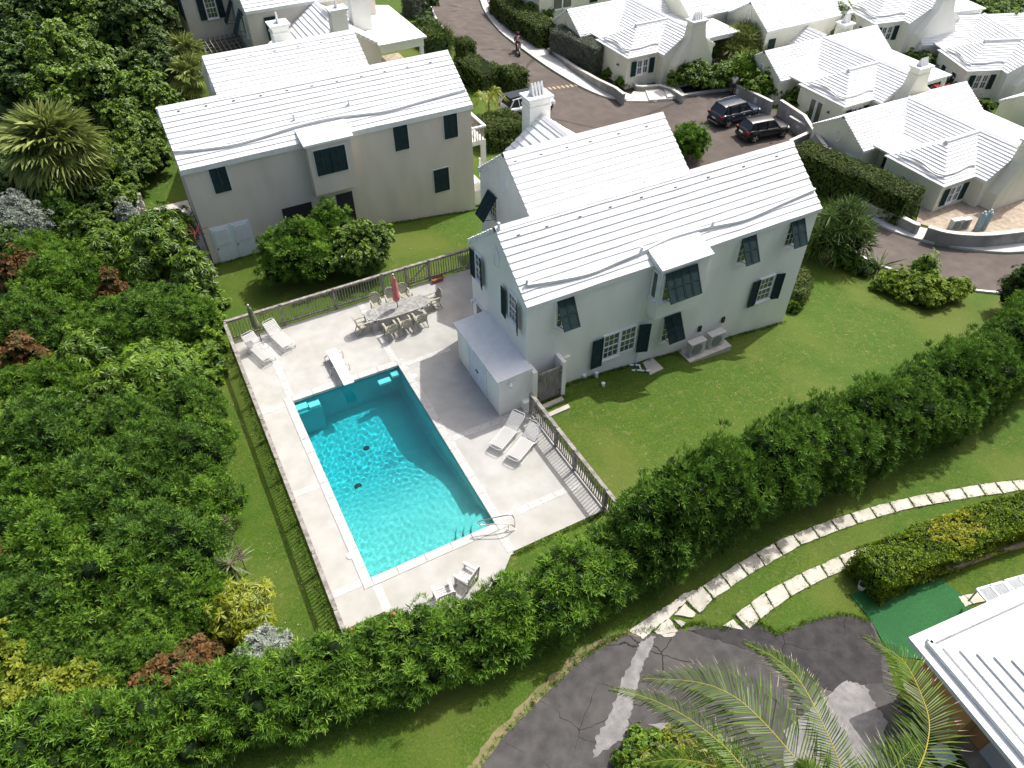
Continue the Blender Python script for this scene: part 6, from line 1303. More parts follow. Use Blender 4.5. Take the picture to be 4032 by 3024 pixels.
# scooter and rider
ms = G(1119, 116); ang = math.atan2(G(1140, 135)[1]-G(1105, 85)[1], G(1140, 135)[0]-G(1105, 85)[0])
ms = gp(ms[0], ms[1]); Sc = thing('scooter', 'black and champagne scooter coming down the road', 'scooter', ms, ang-R(4))
for x in (.66, -.62):
    w_ = MB().lathe([(.17, -.06), (.26, -.045), (.26, .045), (.17, .06)], 20).build('wheel', 'rubber', Sc, (x, 0, .26), (R(90), 0, 0)); MB().lathe([(.15, -.055), (.15, .055)], 12).build('rim', 'rim', w_)
MB().tube([(.66, .07, .26), (.52, .06, .62), (.42, 0, .95)], .022, 6).build('fork', 'rim_dark', Sc); MB().tube([(.66, -.07, .26), (.52, -.06, .62), (.42, 0, .95)], .022, 6).build('fork', 'rim_dark', Sc)
MB().tube([(.66+.30*math.cos(u), 0, .26+.30*math.sin(u)) for u in np.linspace(.3, 2.2, 8)], .06, 6).build('mudguard', 'paint_champagne', Sc)
skinned('body', [(.0, 0, .30, .16, .06), (-.35, 0, .45, .16, .14), (-.75, 0, .68, .10, .10), (-.95, 0, .78, .05), (.30, 0, .34, .16, .05), (.42, 0, .70, .17, .07), (.46, 0, .95, .13, .07)], [(0, 1), (1, 2), (2, 3), (0, 4), (4, 5), (5, 6)], 'paint_black', Sc)
MB().add([(.54, -.16, .55), (.54, .16, .55), (.48, .20, .88), (.48, -.20, .88), (.60, 0, .50), (.58, 0, .88)], [(0, 4, 5, 3), (4, 1, 2, 5)]).build('front_shield', 'paint_champagne', Sc)
skinned('seat', [(-.12, 0, .76, .13, .05), (-.45, 0, .80, .14, .05), (-.78, 0, .86, .09, .04)], [(0, 1), (1, 2)], 'rubber', Sc)
MB().tube(bent([(.34, -.34, 1.05), (.42, -.15, 1.04), (.44, 0, 1.0), (.42, .15, 1.04), (.34, .34, 1.05)]), .018, 6).build('handlebar', 'rim_dark', Sc)
for s in (-1, 1):
    MB().tube([(.40, s*.2, 1.05), (.44, s*.30, 1.26)], .008, 5).build('mirror_stem', 'rim_dark', Sc); MB().box((.44, s*.31, 1.28), (.02, .12, .08)).build('mirror', 'rim_dark', Sc)
    MB().add([(.57, s*.03, .74), (.545, s*.15, .80), (.52, s*.15, .92), (.56, s*.03, .86)], [(0, 1, 2, 3)]).build('headlight', 'lamp_glass', Sc)
Pr = thing('person', 'scooter rider in dark helmet, navy jacket and maroon trousers', 'person', ms, ang-R(4))
jr = [(-.38, 0, .90, .14, .11), (-.22, .12, .86, .085), (.10, .17, .82, .065), (.14, .17, .45, .048), (-.22, -.12, .86, .085), (.10, -.17, .82, .065), (.14, -.17, .45, .048), (-.33, 0, 1.12, .15, .11), (-.24, 0, 1.33, .17, .10), (-.20, 0, 1.44, .055), (-.17, 0, 1.50, .05), (-.23, .19, 1.34, .055), (-.12, .30, 1.14, .045), (.20, .32, 1.08, .034), (-.23, -.19, 1.34, .055), (-.12, -.30, 1.14, .045), (.20, -.32, 1.08, .034)]
br = skinned('body', jr, ed, 'skin', Pr)
skinned('jacket', [(-.37, 0, .92, .16, .12), (-.33, 0, 1.12, .165, .125), (-.24, 0, 1.33, .185, .115), (-.20, 0, 1.42, .08), (-.23, .20, 1.33, .07), (-.12, .31, 1.13, .058), (.14, .32, 1.09, .046), (-.23, -.20, 1.33, .07), (-.12, -.31, 1.13, .058), (.14, -.32, 1.09, .046)], [(0, 1), (1, 2), (2, 3), (2, 4), (4, 5), (5, 6), (2, 7), (7, 8), (8, 9)], 'cloth_navy', br)
MB().add([(-.17, -.07, 1.0), (-.17, .07, 1.0), (-.105, .075, 1.32), (-.105, -.075, 1.32), (-.22, -.07, 1.0), (-.22, .07, 1.0), (-.16, .075, 1.35), (-.16, -.075, 1.35)], [(0, 1, 2, 3), (7, 6, 5, 4), (0, 4, 5, 1), (1, 5, 6, 2), (2, 6, 7, 3), (3, 7, 4, 0)]).build('shirt', 'cloth_white', br)
skinned('trousers', [(-.38, 0, .90, .155, .12), (-.22, .12, .86, .10), (.10, .17, .82, .08), (.14, .17, .40, .062), (-.22, -.12, .86, .10), (.10, -.17, .82, .08), (.14, -.17, .40, .062)], [(0, 1), (1, 2), (2, 3), (0, 4), (4, 5), (5, 6)], 'cloth_maroon', br)
hd = head(Pr, (-.15, 0, 1.60), R(-90)); MB().lathe([(.10, -.10), (.138, -.02), (.140, .05), (.11, .12), (.04, .155)], 18).build('helmet', 'cloth_maroon', hd)
hand(Pr, (.20, .32, 1.08), (1, .1, -.2)); hand(Pr, (.20, -.32, 1.08), (1, -.1, -.2))
for s in (-1, 1): MB().box((.20, s*.17, .37), (.26, .09, .08)).build('shoe', 'shoe_black', Pr)
# ================================================================== VEGETATION
def _leaf(L, W, fold=.25, droop=0.0):
    """one folded leaf along +Y: 4 verts, 2 tris"""
    return np.array([(0, 0, 0), (W/2, L*.45, W*fold-droop*.3), (0, L, -droop), (-W/2, L*.45, W*fold-droop*.3)])
def sprig(n, L, W, lo, hi, seed, droop=0.0, base=.02, fold=.25, rise=0.0):
    """n leaves round +Z; lo/hi = tilt from the axis (deg)"""
    r = np.random.default_rng(seed); V = []; F = []
    for i in range(n):
        l = _leaf(L*r.uniform(.75, 1.15), W*r.uniform(.85, 1.15), fold, droop*r.uniform(.6, 1.3))
        t = R(r.uniform(lo, hi)); ph = 2.39996*i + r.uniform(-.3, .3)
        # leaf lies along +Y, tilt up by (90-t)
        a = math.pi/2 - t; c, s = math.cos(a), math.sin(a)
        l = l @ np.array([[1, 0, 0], [0, c, s], [0, -s, c]])
        l[:, 1] += base; l[:, 2] += rise*i/n
        c, s = math.cos(ph), math.sin(ph); l = l @ np.array([[c, s, 0], [-s, c, 0], [0, 0, 1]])
        k = len(V)*4; V.append(l); F += [(k, k+1, k+2), (k, k+2, k+3)]
    return np.concatenate(V), np.array(F)
def variants(*a, n=4, **k): return [sprig(*a, seed=s+11, **k) for s in range(n)]
SP = {
 'oleander': variants(8, .205, .036, 8, 66, droop=.01, rise=.07),
 'oleander_far': variants(7, .24, .05, 12, 72, rise=.05),
 'broad': variants(7, .13, .085, 35, 95, droop=.02),
 'round': variants(6, .15, .14, 40, 100, droop=.03),
 'small': variants(7, .075, .042, 20, 85),
 'tiny': variants(8, .055, .034, 15, 90),
 'umbrella': variants(10, .34, .085, 72, 108, droop=.13, fold=.12),
 'silver': variants(8, .10, .042, 15, 80),
 'copper': variants(7, .15, .10, 35, 95, droop=.03),
 'strap': variants(26, .75, .045, 8, 100, droop=.16, fold=.3),
 'cycad': variants(30, .85, .06, 20, 92, droop=.22, fold=.1),
 'agave': variants(24, .70, .075, 12, 92, droop=.04, fold=.35),
 'grass': variants(9, .085, .012, 5, 70, droop=.01, base=.01),
 'fern': variants(12, .5, .07, 20, 85, droop=.10, fold=.2),
}
def foliage(name, kind, P, Nn, scale, m, parent, seed=0, upb=.55, tilt=.35, srange=(.75, 1.3), tint=None):
    """scatter sprigs: P points, Nn outward normals (parent-local) -> one leaf mesh"""
    r = np.random.default_rng(seed); n = len(P)
    if n == 0: return None
    ax = Nn + np.array([0, 0, upb]) + r.normal(0, tilt, (n, 3)); ax /= np.linalg.norm(ax, axis=1, keepdims=True)
    ref = r.normal(0, 1, (n, 3)); u = np.cross(ax, ref); u /= np.linalg.norm(u, axis=1, keepdims=True); v = np.cross(ax, u)
    sc = scale*r.uniform(*srange, n); tn = r.uniform(0, 1, n) if tint is None else tint
    vi = r.integers(0, len(SP[kind]), n); VV = []; FF = []; TT = []; off = 0
    for k, (tv, tf) in enumerate(SP[kind]):
        ix = np.where(vi == k)[0]
        if len(ix) == 0: continue
        B = np.stack([u[ix], v[ix], ax[ix]], 1)                      # rows: local axes
        w_ = np.einsum('vk,nkj->nvj', tv, B)*sc[ix, None, None] + P[ix, None, :]
        nv = len(tv); VV.append(w_.reshape(-1, 3)); f_ = tf[None] + (np.arange(len(ix))*nv)[:, None, None] + off; FF.append(f_.reshape(-1, 3)); off += nv*len(ix)
        tl = np.clip(np.repeat(tn[ix], nv).reshape(len(ix), nv//4, 4) + r.uniform(-.14, .14, (len(ix), nv//4, 1)), 0, 1); TT.append(tl.reshape(-1))
    V = np.concatenate(VV).astype(np.float32); F = np.concatenate(FF).astype(np.int32); T = np.concatenate(TT).astype(np.float32)
    me = bpy.data.meshes.new(name); me.vertices.add(len(V)); me.vertices.foreach_set('co', V.ravel()); me.loops.add(F.size); me.loops.foreach_set('vertex_index', F.ravel())
    me.polygons.add(len(F)); me.polygons.foreach_set('loop_start', np.arange(0, F.size, 3, dtype=np.int32)); me.polygons.foreach_set('loop_total', np.full(len(F), 3, np.int32))
    me.update(calc_edges=True); at = me.attributes.new('tint', 'FLOAT', 'POINT'); at.data.foreach_set('value', T)
    return link(name, me, m, parent)
def lumpy(d, seed):
    r = np.random.default_rng(seed); s = np.zeros(len(d))
    for k in range(5): w_ = r.normal(0, 2.2+k, 3); s += np.sin(d @ w_ + r.uniform(0, 6))/(1.6+k)
    return s
def sample_lobes(lobes, dens, seed, zmin=.05, inner=.22, tuft=6, ts=.16, shoot=1.0):
    """leaf shoots gathered in tufts over the lobes' surface, plus a sparse inner layer; returns points, normals, tints"""
    r = np.random.default_rng(seed); L = np.array(lobes, float); PP, NN, II = [], [], []
    for i, (x, y, z, a, b, c) in enumerate(L):
        area = 4*math.pi*(((a*b)**1.6+(a*c)**1.6+(b*c)**1.6)/3)**(1/1.6); n = max(3, int(area*dens*(1+inner)/tuft)); d = r.normal(0, 1, (n, 3)); d /= np.linalg.norm(d, axis=1, keepdims=True)
        d = d[d[:, 2] > -.45 + .25*r.uniform(-1, 1, len(d))]; n = len(d)
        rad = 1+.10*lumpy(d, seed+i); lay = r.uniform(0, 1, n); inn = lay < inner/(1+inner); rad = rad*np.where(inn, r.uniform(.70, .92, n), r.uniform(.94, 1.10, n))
        p = np.array([x, y, z]) + d*rad[:, None]*np.array([a, b, c]); nn = d/np.array([a, b, c]); nn /= np.linalg.norm(nn, axis=1, keepdims=True)
        ok = p[:, 2] > zmin
        for j, (x2, y2, z2, a2, b2, c2) in enumerate(L):
            if j != i and abs(x2-x) < a+a2 and abs(y2-y) < b+b2: ok &= (((p-np.array([x2, y2, z2]))/np.array([a2, b2, c2]))**2).sum(1) > .62
        sh = (~inn) & (r.uniform(0, 1, n) < .13); p = p + (nn*.6+np.array([0, 0, .8]))*(np.where(sh, r.uniform(.10, .36, n), 0)*shoot)[:, None]
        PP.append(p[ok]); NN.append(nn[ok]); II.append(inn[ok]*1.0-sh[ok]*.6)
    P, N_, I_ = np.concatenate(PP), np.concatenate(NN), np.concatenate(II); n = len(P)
    tt = np.clip(r.uniform(0, 1, n) - .35*I_, 0, 1)  # tint imitates sunlit tips and shaded inside, besides lighter new growth
    if tuft > 1:
        ref = r.normal(0, 1, (n, 3)); u = np.cross(N_, ref); u /= np.linalg.norm(u, axis=1, keepdims=True); v = np.cross(N_, u); sz = ts*r.uniform(.7, 1.35, n)
        P = np.repeat(P, tuft, 0); N_ = np.repeat(N_, tuft, 0); u = np.repeat(u, tuft, 0); v = np.repeat(v, tuft, 0); sz = np.repeat(sz, tuft); tt = np.repeat(tt, tuft)
        e = r.normal(0, .75, (len(P), 2)); e[::tuft] *= .2
        off = (u*e[:, :1] + v*e[:, 1:])*sz[:, None]; P = P + off + N_*((.55-.75*(e**2).sum(1))*sz)[:, None]; N_ = N_ + off/sz[:, None]*.55; N_ /= np.linalg.norm(N_, axis=1, keepdims=True)
    T = np.clip(tt*.6 + r.uniform(0, 1, len(P))*.4, 0, 1); keep = P[:, 2] > zmin
    return P[keep], N_[keep], T[keep]
ICO = None
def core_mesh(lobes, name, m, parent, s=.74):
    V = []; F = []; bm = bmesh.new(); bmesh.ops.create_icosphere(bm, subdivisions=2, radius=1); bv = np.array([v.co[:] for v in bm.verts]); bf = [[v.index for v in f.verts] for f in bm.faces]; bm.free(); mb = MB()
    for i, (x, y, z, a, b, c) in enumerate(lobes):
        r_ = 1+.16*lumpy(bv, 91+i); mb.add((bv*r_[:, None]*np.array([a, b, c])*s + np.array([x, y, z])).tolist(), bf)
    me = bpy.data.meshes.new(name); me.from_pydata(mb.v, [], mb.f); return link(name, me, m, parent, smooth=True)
def bush_lobes(rx, ry, h, n, seed, base=.45):
    """a loose heap: low middle, many uneven heads standing clear of each other"""
    r = np.random.default_rng(seed); L = [(0, 0, h*.36, rx*.62, ry*.62, h*.34)]
    for k in range(n):
        th = k*2.39996+r.uniform(-.5, .5); q = math.sqrt((k+.5)/n)*.80; top = h*(1-.55*q*q)*r.uniform(.78, 1.06)
        s_ = r.uniform(.22, .38); rz_ = max(.25, h*s_*r.uniform(.55, .85))
        L.append((rx*q*math.cos(th), ry*q*math.sin(th), max(h*.15, top-rz_), rx*s_, ry*s_, rz_))
    return L
def trunk(parent, h, r0=.07, n=5, spread=.35, seed=0, m='bark'):
    r = np.random.default_rng(seed); mb = MB()
    for k in range(n):
        th = 6.28*k/n+r.uniform(-.4, .4); s_ = spread*r.uniform(.6, 1.2); mb.tube(bent([(r.normal(0, .05), r.normal(0, .05), -.1), (math.cos(th)*s_*.4, math.sin(th)*s_*.4, h*.45), (math.cos(th)*s_, math.sin(th)*s_, h)], 5), r0*r.uniform(.7, 1.1), 6, r0*.35)
    return mb.build('trunk', m, parent)
def flower_heads(parent, P, Nn, n, m, seed, size=.042):
    r = np.random.default_rng(seed); top = np.where(Nn[:, 2] > .25)[0]; mb = MB()
    mb.lathe([(size*.3, -size), (size*1.5, 0), (size*1.1, size*.8), (size*.3, size*1.1)], 7)
    me = bpy.data.meshes.new('flower'); me.from_pydata(mb.v, [], mb.f)
    for i in r.choice(top, n):
        o = link('flower', me, m, parent); p = P[i]+Nn[i]*.13; o.location = tuple(p); o.rotation_euler = (r.uniform(0, 1), r.uniform(0, 1), r.uniform(0, 6))
NTRI = [0]
CROWNS = {}
TUFT = {'oleander': (8, .19), 'oleander_far': (6, .17), 'umbrella': (1, 0), 'strap': (1, 0), 'cycad': (1, 0), 'fern': (1, 0), 'broad': (6, .15), 'round': (5, .17), 'small': (7, .09), 'silver': (6, .13), 'copper': (5, .15)}
def bush(label, loc, rx, ry, h, kind='oleander', m='leaf_oleander', dens=72, scale=.84, n=18, seed=1, group=None, name='shrub', core='core_shade', upb=.8, rz=0.0, flowers=None, cat='shrub', lobes=None, coreS=.74, tilt=.30):
    t = thing(name, label, cat, loc, rz, group)
    key = (kind, m, int(round(math.log2(max(rx, .3))*1.1)), round(dens), round(scale, 2)); lst = CROWNS.setdefault(key, [])
    if len(lst) < 2:
        lb = lobes or bush_lobes(rx, ry, h, n, seed); tf = TUFT.get(kind, (6, .12))
        P, Nn, Tn = sample_lobes(lb, dens, seed, tuft=tf[0], ts=tf[1]*scale); c = foliage('crown', kind, P, Nn, scale, m, t, seed, upb, tilt, tint=Tn)
        NTRI[0] += len(c.data.polygons); k = core_mesh(lb, 'crown_core', core, c, coreS); tr_ = trunk(t, h*.6, .05, 5, min(rx, ry)*.4, seed)
        lst.append((c.data, k.data, tr_.data, P, Nn, rx, ry, h))
    else:                                          # same kind and size: reuse a crown, turned and stretched
        cm, km, tm, P, Nn, rx0, ry0, h0 = lst[seed % len(lst)]; sc3 = (rx/rx0, ry/ry0, h/h0)
        c = link('crown', cm, m, t); k = link('crown_core', km, core, c); tr_ = link('trunk', tm, 'bark', t)
        c.scale = sc3; tr_.scale = sc3; c.rotation_euler = (0, 0, seed*1.7); tr_.rotation_euler = (0, 0, seed*1.7)
    if flowers: flower_heads(c, P, Nn, flowers[1], flowers[0], seed+5)
    return t
def at_z(px, py, frac, h):
    """ground point of a plant of height h whose middle (frac of h) shows at the pixel"""
    return G(px, py, h*frac)
# ---- clipped hedges: leaves over a boxy swept body
def hedge(label, pts, width, height, kind='tiny', m='leaf_hedge', dens=170, scale=1.0, seed=1, name='hedge', core='core_shade', rough=.06, top_mat=None, patch=None, cat='hedge', group=None):
    c0 = pts[0]; t = wthing(name, label, cat, (c0[0], c0[1], hz(c0[0], c0[1])), group); r = np.random.default_rng(seed)
    pl = [Vector(p) for p in smooth_line([(p[0], p[1], 0) for p in pts], 40)]; Ls = [0]
    for a, b in zip(pl[:-1], pl[1:]): Ls.append(Ls[-1]+(b-a).length)
    tot = Ls[-1]; hw = width/2
    def at(s):
        s = min(max(s, 0), tot-1e-6); k = max(0, min(len(Ls)-2, int(np.searchsorted(Ls, s)-1))); u = (s-Ls[k])/(Ls[k+1]-Ls[k]); d = (pl[k+1]-pl[k]).normalized(); return pl[k].lerp(pl[k+1], u), d
    P, N_ = [], []
    def put(s, off, z, nrm_side, nz):
        p, d = at(s); n_ = Vector((-d.y, d.x, 0)); q = p+n_*off; g = hz(q.x, q.y); P.append((q.x, q.y, g+z)); N_.append(tuple(n_*nrm_side+Vector((0, 0, nz))))
    wob = lambda s, u: rough*(math.sin(s*2.1+u*3)+.6*math.sin(s*4.7+u*5+1))
    for _ in range(int(tot*width*dens)): s, u = r.uniform(-.0, tot), r.uniform(-1, 1); put(s, u*hw, height*(1-.10*abs(u)**4)+wob(s, u)+r.normal(0, .03), u*.25, 1)
    for sd in (-1, 1):
        for _ in range(int(tot*height*dens*.85)): s, z = r.uniform(0, tot), r.uniform(.03, 1)*height; put(s, sd*(hw*(1-.12*(z/height)**5)+wob(s, z*2)+r.normal(0, .03)), z, sd, .25)
    for s0 in (0, tot):
        for _ in range(int(width*height*dens)):
            u, z = r.uniform(-1, 1)*hw, r.uniform(.03, 1)*height; p, d = at(s0); n_ = Vector((-d.y, d.x, 0)); q = p+n_*u+d*(r.normal(0, .03)+.03)*(1 if s0 else -1); P.append((q.x, q.y, hz(q.x, q.y)+z)); N_.append(tuple(d*(1 if s0 else -1)+Vector((0, 0, .2))))
    P, N_ = np.array(P), np.array(N_); N_ /= np.linalg.norm(N_, axis=1, keepdims=True)
    if patch is not None:
        sel = patch(P); foliage('crown', kind, P[~sel], N_[~sel], scale, m, t, seed, .35, .45); foliage('crown', kind, P[sel], N_[sel], scale, top_mat, t, seed+1, .35, .45)
    else: foliage('crown', kind, P, N_, scale, m, t, seed, .35, .45)
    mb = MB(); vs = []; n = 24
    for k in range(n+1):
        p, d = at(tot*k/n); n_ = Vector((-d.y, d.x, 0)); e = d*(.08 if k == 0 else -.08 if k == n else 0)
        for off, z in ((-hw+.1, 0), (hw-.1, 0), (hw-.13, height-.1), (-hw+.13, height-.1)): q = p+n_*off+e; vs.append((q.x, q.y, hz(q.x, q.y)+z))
    mb.add(vs, [(k*4+j, k*4+(j+1) % 4, k*4+4+(j+1) % 4, k*4+4+j) for k in range(n) for j in range(4)] + [(0, 1, 2, 3), (n*4+3, n*4+2, n*4+1, n*4)]); mb.build('crown_core', core, t)
    return t
# ---- the long oleander hedge in the foreground
def long_hedge(label, path, seed, dens=52, scale=.86, rad=1.15, flowers=22, m='leaf_oleander', fm='flower_red', nvar=3):
    """a run of overlapping oleander clumps; a few clump meshes are shared along the run"""
    t = wthing('oleander_hedge', label, 'hedge', (path[0][0], path[0][1], 0)); r = np.random.default_rng(seed); H0 = 2.8; protos = []
    for k in range(nvar):
        lobes = [(x, r.normal(0, .1), H0*.36, .95, rad*.82, H0*.36) for x in (-.8, 0, .8)]
        for q in range(15):
            x = r.uniform(-1.35, 1.35); th = r.uniform(-1, 1); y = th*rad*.85; s_ = r.uniform(.28, .50)*rad
            lobes.append((x, y, H0*(r.uniform(.62, .92)-.34*th*th), s_, s_, H0*.16*r.uniform(.8, 1.3)))
        P, Nn, Tn = sample_lobes(lobes, dens, seed+k, zmin=.05, inner=.15, tuft=8, ts=.185); c = foliage('crown', 'oleander', P, Nn, scale, m, t, seed+k, .9, .30, tint=Tn); kc = core_mesh(lobes, 'crown_core', 'core_shade', c, .72)
        protos.append((c.data, kc.data, P, Nn)); bpy.data.objects.remove(kc); bpy.data.objects.remove(c)
    pl = smooth_line([(p[0], p[1], p[2]) for p in path], 500); acc = 0; nxt = 0; i = 0; tot = sum((b-a).length for a, b in zip(pl[:-1], pl[1:])); nseg = tot/1.75
    for a, b in zip(pl[:-1], pl[1:]):
        acc += (b-a).length
        if acc < nxt: continue
        nxt = acc+1.75; cm, km, P, Nn = protos[i % nvar]; i += 1; g = hz(a.x, a.y)
        c = link('crown', cm, m, t); c.location = (a.x+r.normal(0, .08), a.y+r.normal(0, .08), g); c.rotation_euler = (0, 0, math.atan2(b.y-a.y, b.x-a.x)+(math.pi if r.uniform() < .5 else 0)+r.normal(0, .12)); c.scale = (1, r.uniform(.9, 1.1), a.z/H0*r.uniform(.9, 1.08))
        link('crown_core', km, 'core_shade', c); nf = int(round(flowers/nseg+r.uniform(-.5, .5)))
        if nf > 0: flower_heads(c, P, Nn, nf, fm, seed+i)
        mb = MB()
        for k in range(4): th = r.uniform(0, 6.28); mb.tube([(a.x+.2*math.cos(th), a.y+.2*math.sin(th), g-.1), (a.x+.6*math.cos(th), a.y+.6*math.sin(th), g+1.4)], .03, 5, .015)
        mb.build('trunk', 'bark', t)
    return t
def HP(px, py, h): g = G(px, py, h*.55); return (g[0], g[1], h)
long_hedge('long loose oleander hedge with a few red flowers below the terrace', [HP(-60, 1660, 2.6), HP(150, 1605, 2.6), HP(350, 1562, 2.6), HP(560, 1508, 2.5), HP(700, 1468, 2.2), HP(840, 1435, 2.2), HP(980, 1382, 2.4), HP(1110, 1325, 2.6), HP(1240, 1258, 2.6), HP(1350, 1185, 2.6)], 21, flowers=30)
long_hedge('tall dense oleander hedge along the lower edge of the right lawn', [HP(1425, 1135, 3.3), HP(1500, 1088, 3.9), HP(1590, 1038, 4.0), HP(1690, 994, 3.8), HP(1790, 954, 3.6), HP(1890, 917, 3.5), HP(1990, 878, 3.6), HP(2080, 830, 3.8), HP(2160, 778, 4.0), HP(2240, 715, 4.1), HP(2330, 655, 4.1)], 22, rad=1.42, m='leaf_oleander_dark', flowers=0, fm='flower_white')

# ---- the thicket on the left
gth = 'oleander bushes of the left thicket'
def B(px, py, rx, h, kind, label, seed, frac=.55, **kw):
    ry = kw.pop('ry', rx*.95); return bush(label, at_z(px, py, frac, h), rx, ry, h, kind=kind, seed=seed, **kw)
lo_ = 'dense dark green oleander in the thicket left of the pool fence'
for k, (px, py, rx, h) in enumerate(((365, 1005, 2.0, 3.4), (445, 1085, 1.35, 2.6), (250, 1060, 2.3, 3.6), (120, 1150, 2.2, 3.4), (330, 1190, 2.2, 3.2), (210, 1280, 2.1, 3.0), (60, 1310, 1.9, 2.8), (400, 1290, 1.4, 2.2), (90, 960, 2.3, 3.6), (20, 1060, 2.0, 3.2))):
    B(px, py, rx, h, 'oleander', ('oleander overhanging the left lawn beside the middle of the fence', 'small oleander leaning over the dried agave stalks', 'tall oleander in the middle of the left thicket', 'oleander one bush in from the left edge', 'oleander above the half-hidden striped agave', 'lowest large oleander of the left thicket', 'oleander in the lower left above the yellow-green bushes', 'oleander nearest the rust-coloured copperleaf', 'oleander below the rust-coloured shrub deep in the thicket', 'oleander touching the left edge at mid height')[k], 100+k, group=gth, m='leaf_oleander' if k % 2 else 'leaf_oleander_dark', rz=k*1.3)
lo2 = 'oleander bush between the umbrella trees and the left house'
for k, (px, py, rx, h) in enumerate(((140, 625, 2.2, 3.4), (320, 690, 2.2, 3.2), (230, 720, 1.9, 3.0), (60, 700, 2.1, 3.2), (20, 860, 1.8, 3.0), (290, 590, 1.4, 2.4), (395, 680, 1.3, 2.2))):
    B(px, py, rx, h, 'oleander', ('oleander below the silver-leaved buttonwood', 'oleander behind the bright creeper at the terrace corner', 'oleander above the bright umbrella tree', 'oleander at the left edge between two rust-coloured shrubs', 'oleander at the left edge under the inner umbrella tree', 'oleander at the foot of the large umbrella tree', 'small oleander nearest the lawn by the garage doors')[k], 130+k, group='oleander bushes by the umbrella trees', m='leaf_oleander_dark' if k % 2 else 'leaf_oleander', rz=k*.9)
B(130, 935, 1.8, 2.8, 'broad', 'dark broadleaf shrub in a hollow of the left thicket', 150, m='leaf_dark')
# umbrella trees (schefflera)
um = dict(m='leaf_umbrella', dens=17, scale=.85, upb=1.4, tilt=.22, name='umbrella_tree', cat='tree', coreS=.74)
B(330, 520, 2.3, 4.2, 'umbrella', 'large umbrella tree beside the white garage doors', 160, n=13, **um); B(240, 555, 1.5, 3.6, 'umbrella', 'umbrella tree under the fan palm', 161, **um); B(415, 590, 1.0, 3.2, 'umbrella', 'umbrella tree touching the corner of the left house', 162, **um)
B(340, 805, 1.7, 3.0, 'umbrella', 'bright umbrella tree left of the terrace corner', 163, **{**um, 'm': 'leaf_bright'}); B(190, 775, 1.3, 2.8, 'umbrella', 'umbrella tree deeper in the left thicket', 164, **um); B(235, 850, 1.2, 2.7, 'umbrella', 'umbrella tree among the oleanders, lowest of the group', 165, **um)
B(512, 1310, .95, 1.9, 'umbrella', 'yellow-green umbrella tree near the lower left lawn', 166, **{**um, 'm': 'leaf_lime', 'dens': 34, 'scale': .62}); B(545, 1350, .6, 1.3, 'umbrella', 'small yellow-green umbrella plant at the lawn edge', 167, **{**um, 'm': 'leaf_lime', 'dens': 36, 'scale': .62})
# copper, silver, yellow accents
cp = dict(m='leaf_copper', dens=60, cat='shrub')
B(375, 1460, 1.5, 1.8, 'copper', 'rust-coloured copperleaf spreading behind the hedge', 170, ry=.8, rz=.3, **cp); B(60, 598, 1.1, 3.2, 'copper', 'rust-coloured shrub below the silver bush', 171, **cp); B(60, 790, .9, 3.2, 'copper', 'rust-coloured shrub deep in the left thicket', 172, **cp); B(8, 1235, .8, 2.8, 'copper', 'rust-coloured shrub at the left edge of the picture', 173, **cp); B(250, 640, .6, 3.0, 'copper', 'small rust-coloured shrub between oleanders', 174, **cp)
sv = dict(m='leaf_silver', dens=95, core='inner_grey', scale=1.15)
B(45, 480, 1.7, 3.4, 'silver', 'silver-leaved buttonwood below the fan palm', 175, **sv); B(572, 1408, .75, 1.5, 'silver', 'small silver-leaved bush at the corner of the lawn', 176, **sv); B(275, 470, .5, 2.2, 'silver', 'silver sprigs beside the stone wall', 177, **sv)
yl = dict(m='leaf_yellowgreen', dens=80)
B(70, 1520, 1.5, 2.2, 'small', 'yellow-green bush in the bottom left corner', 178, scale=1.6, **yl); B(180, 1480, 1.0, 1.9, 'small', 'yellow-green bush behind the hedge at bottom left', 179, scale=1.6, **yl); B(10, 1440, 1.0, 2.2, 'small', 'yellow-green bush against the left edge', 180, scale=1.6, **yl)
B(150, 1585, 1.4, 2.2, 'oleander', 'oleander at the bottom left joining the hedge', 181)
B(650, 1465, .45, .7, 'small', 'little yellow shrub where the fence meets the hedge', 182, scale=1.3, **yl)
# bright ground cover strip along the fence
for k, (px, py, rx) in enumerate(((455, 655, .9), (462, 700, .85), (445, 745, 1.0), (452, 790, .9), (440, 825, .8), (420, 640, .8))):
    B(px, py, rx, .75, 'broad', ('bright creeper patch outside the far left corner of the fence', 'bright creeper patch beside the first fence bay', 'bright creeper patch left of the olive parasol', 'bright creeper patch below the terrace corner', 'lowest bright creeper patch along the left fence', 'bright creeper patch nearest the lawn by the garage doors')[k], 190+k, frac=.4, m='leaf_bright', dens=75, scale=.85, group='bright creeper by the terrace corner', n=8)
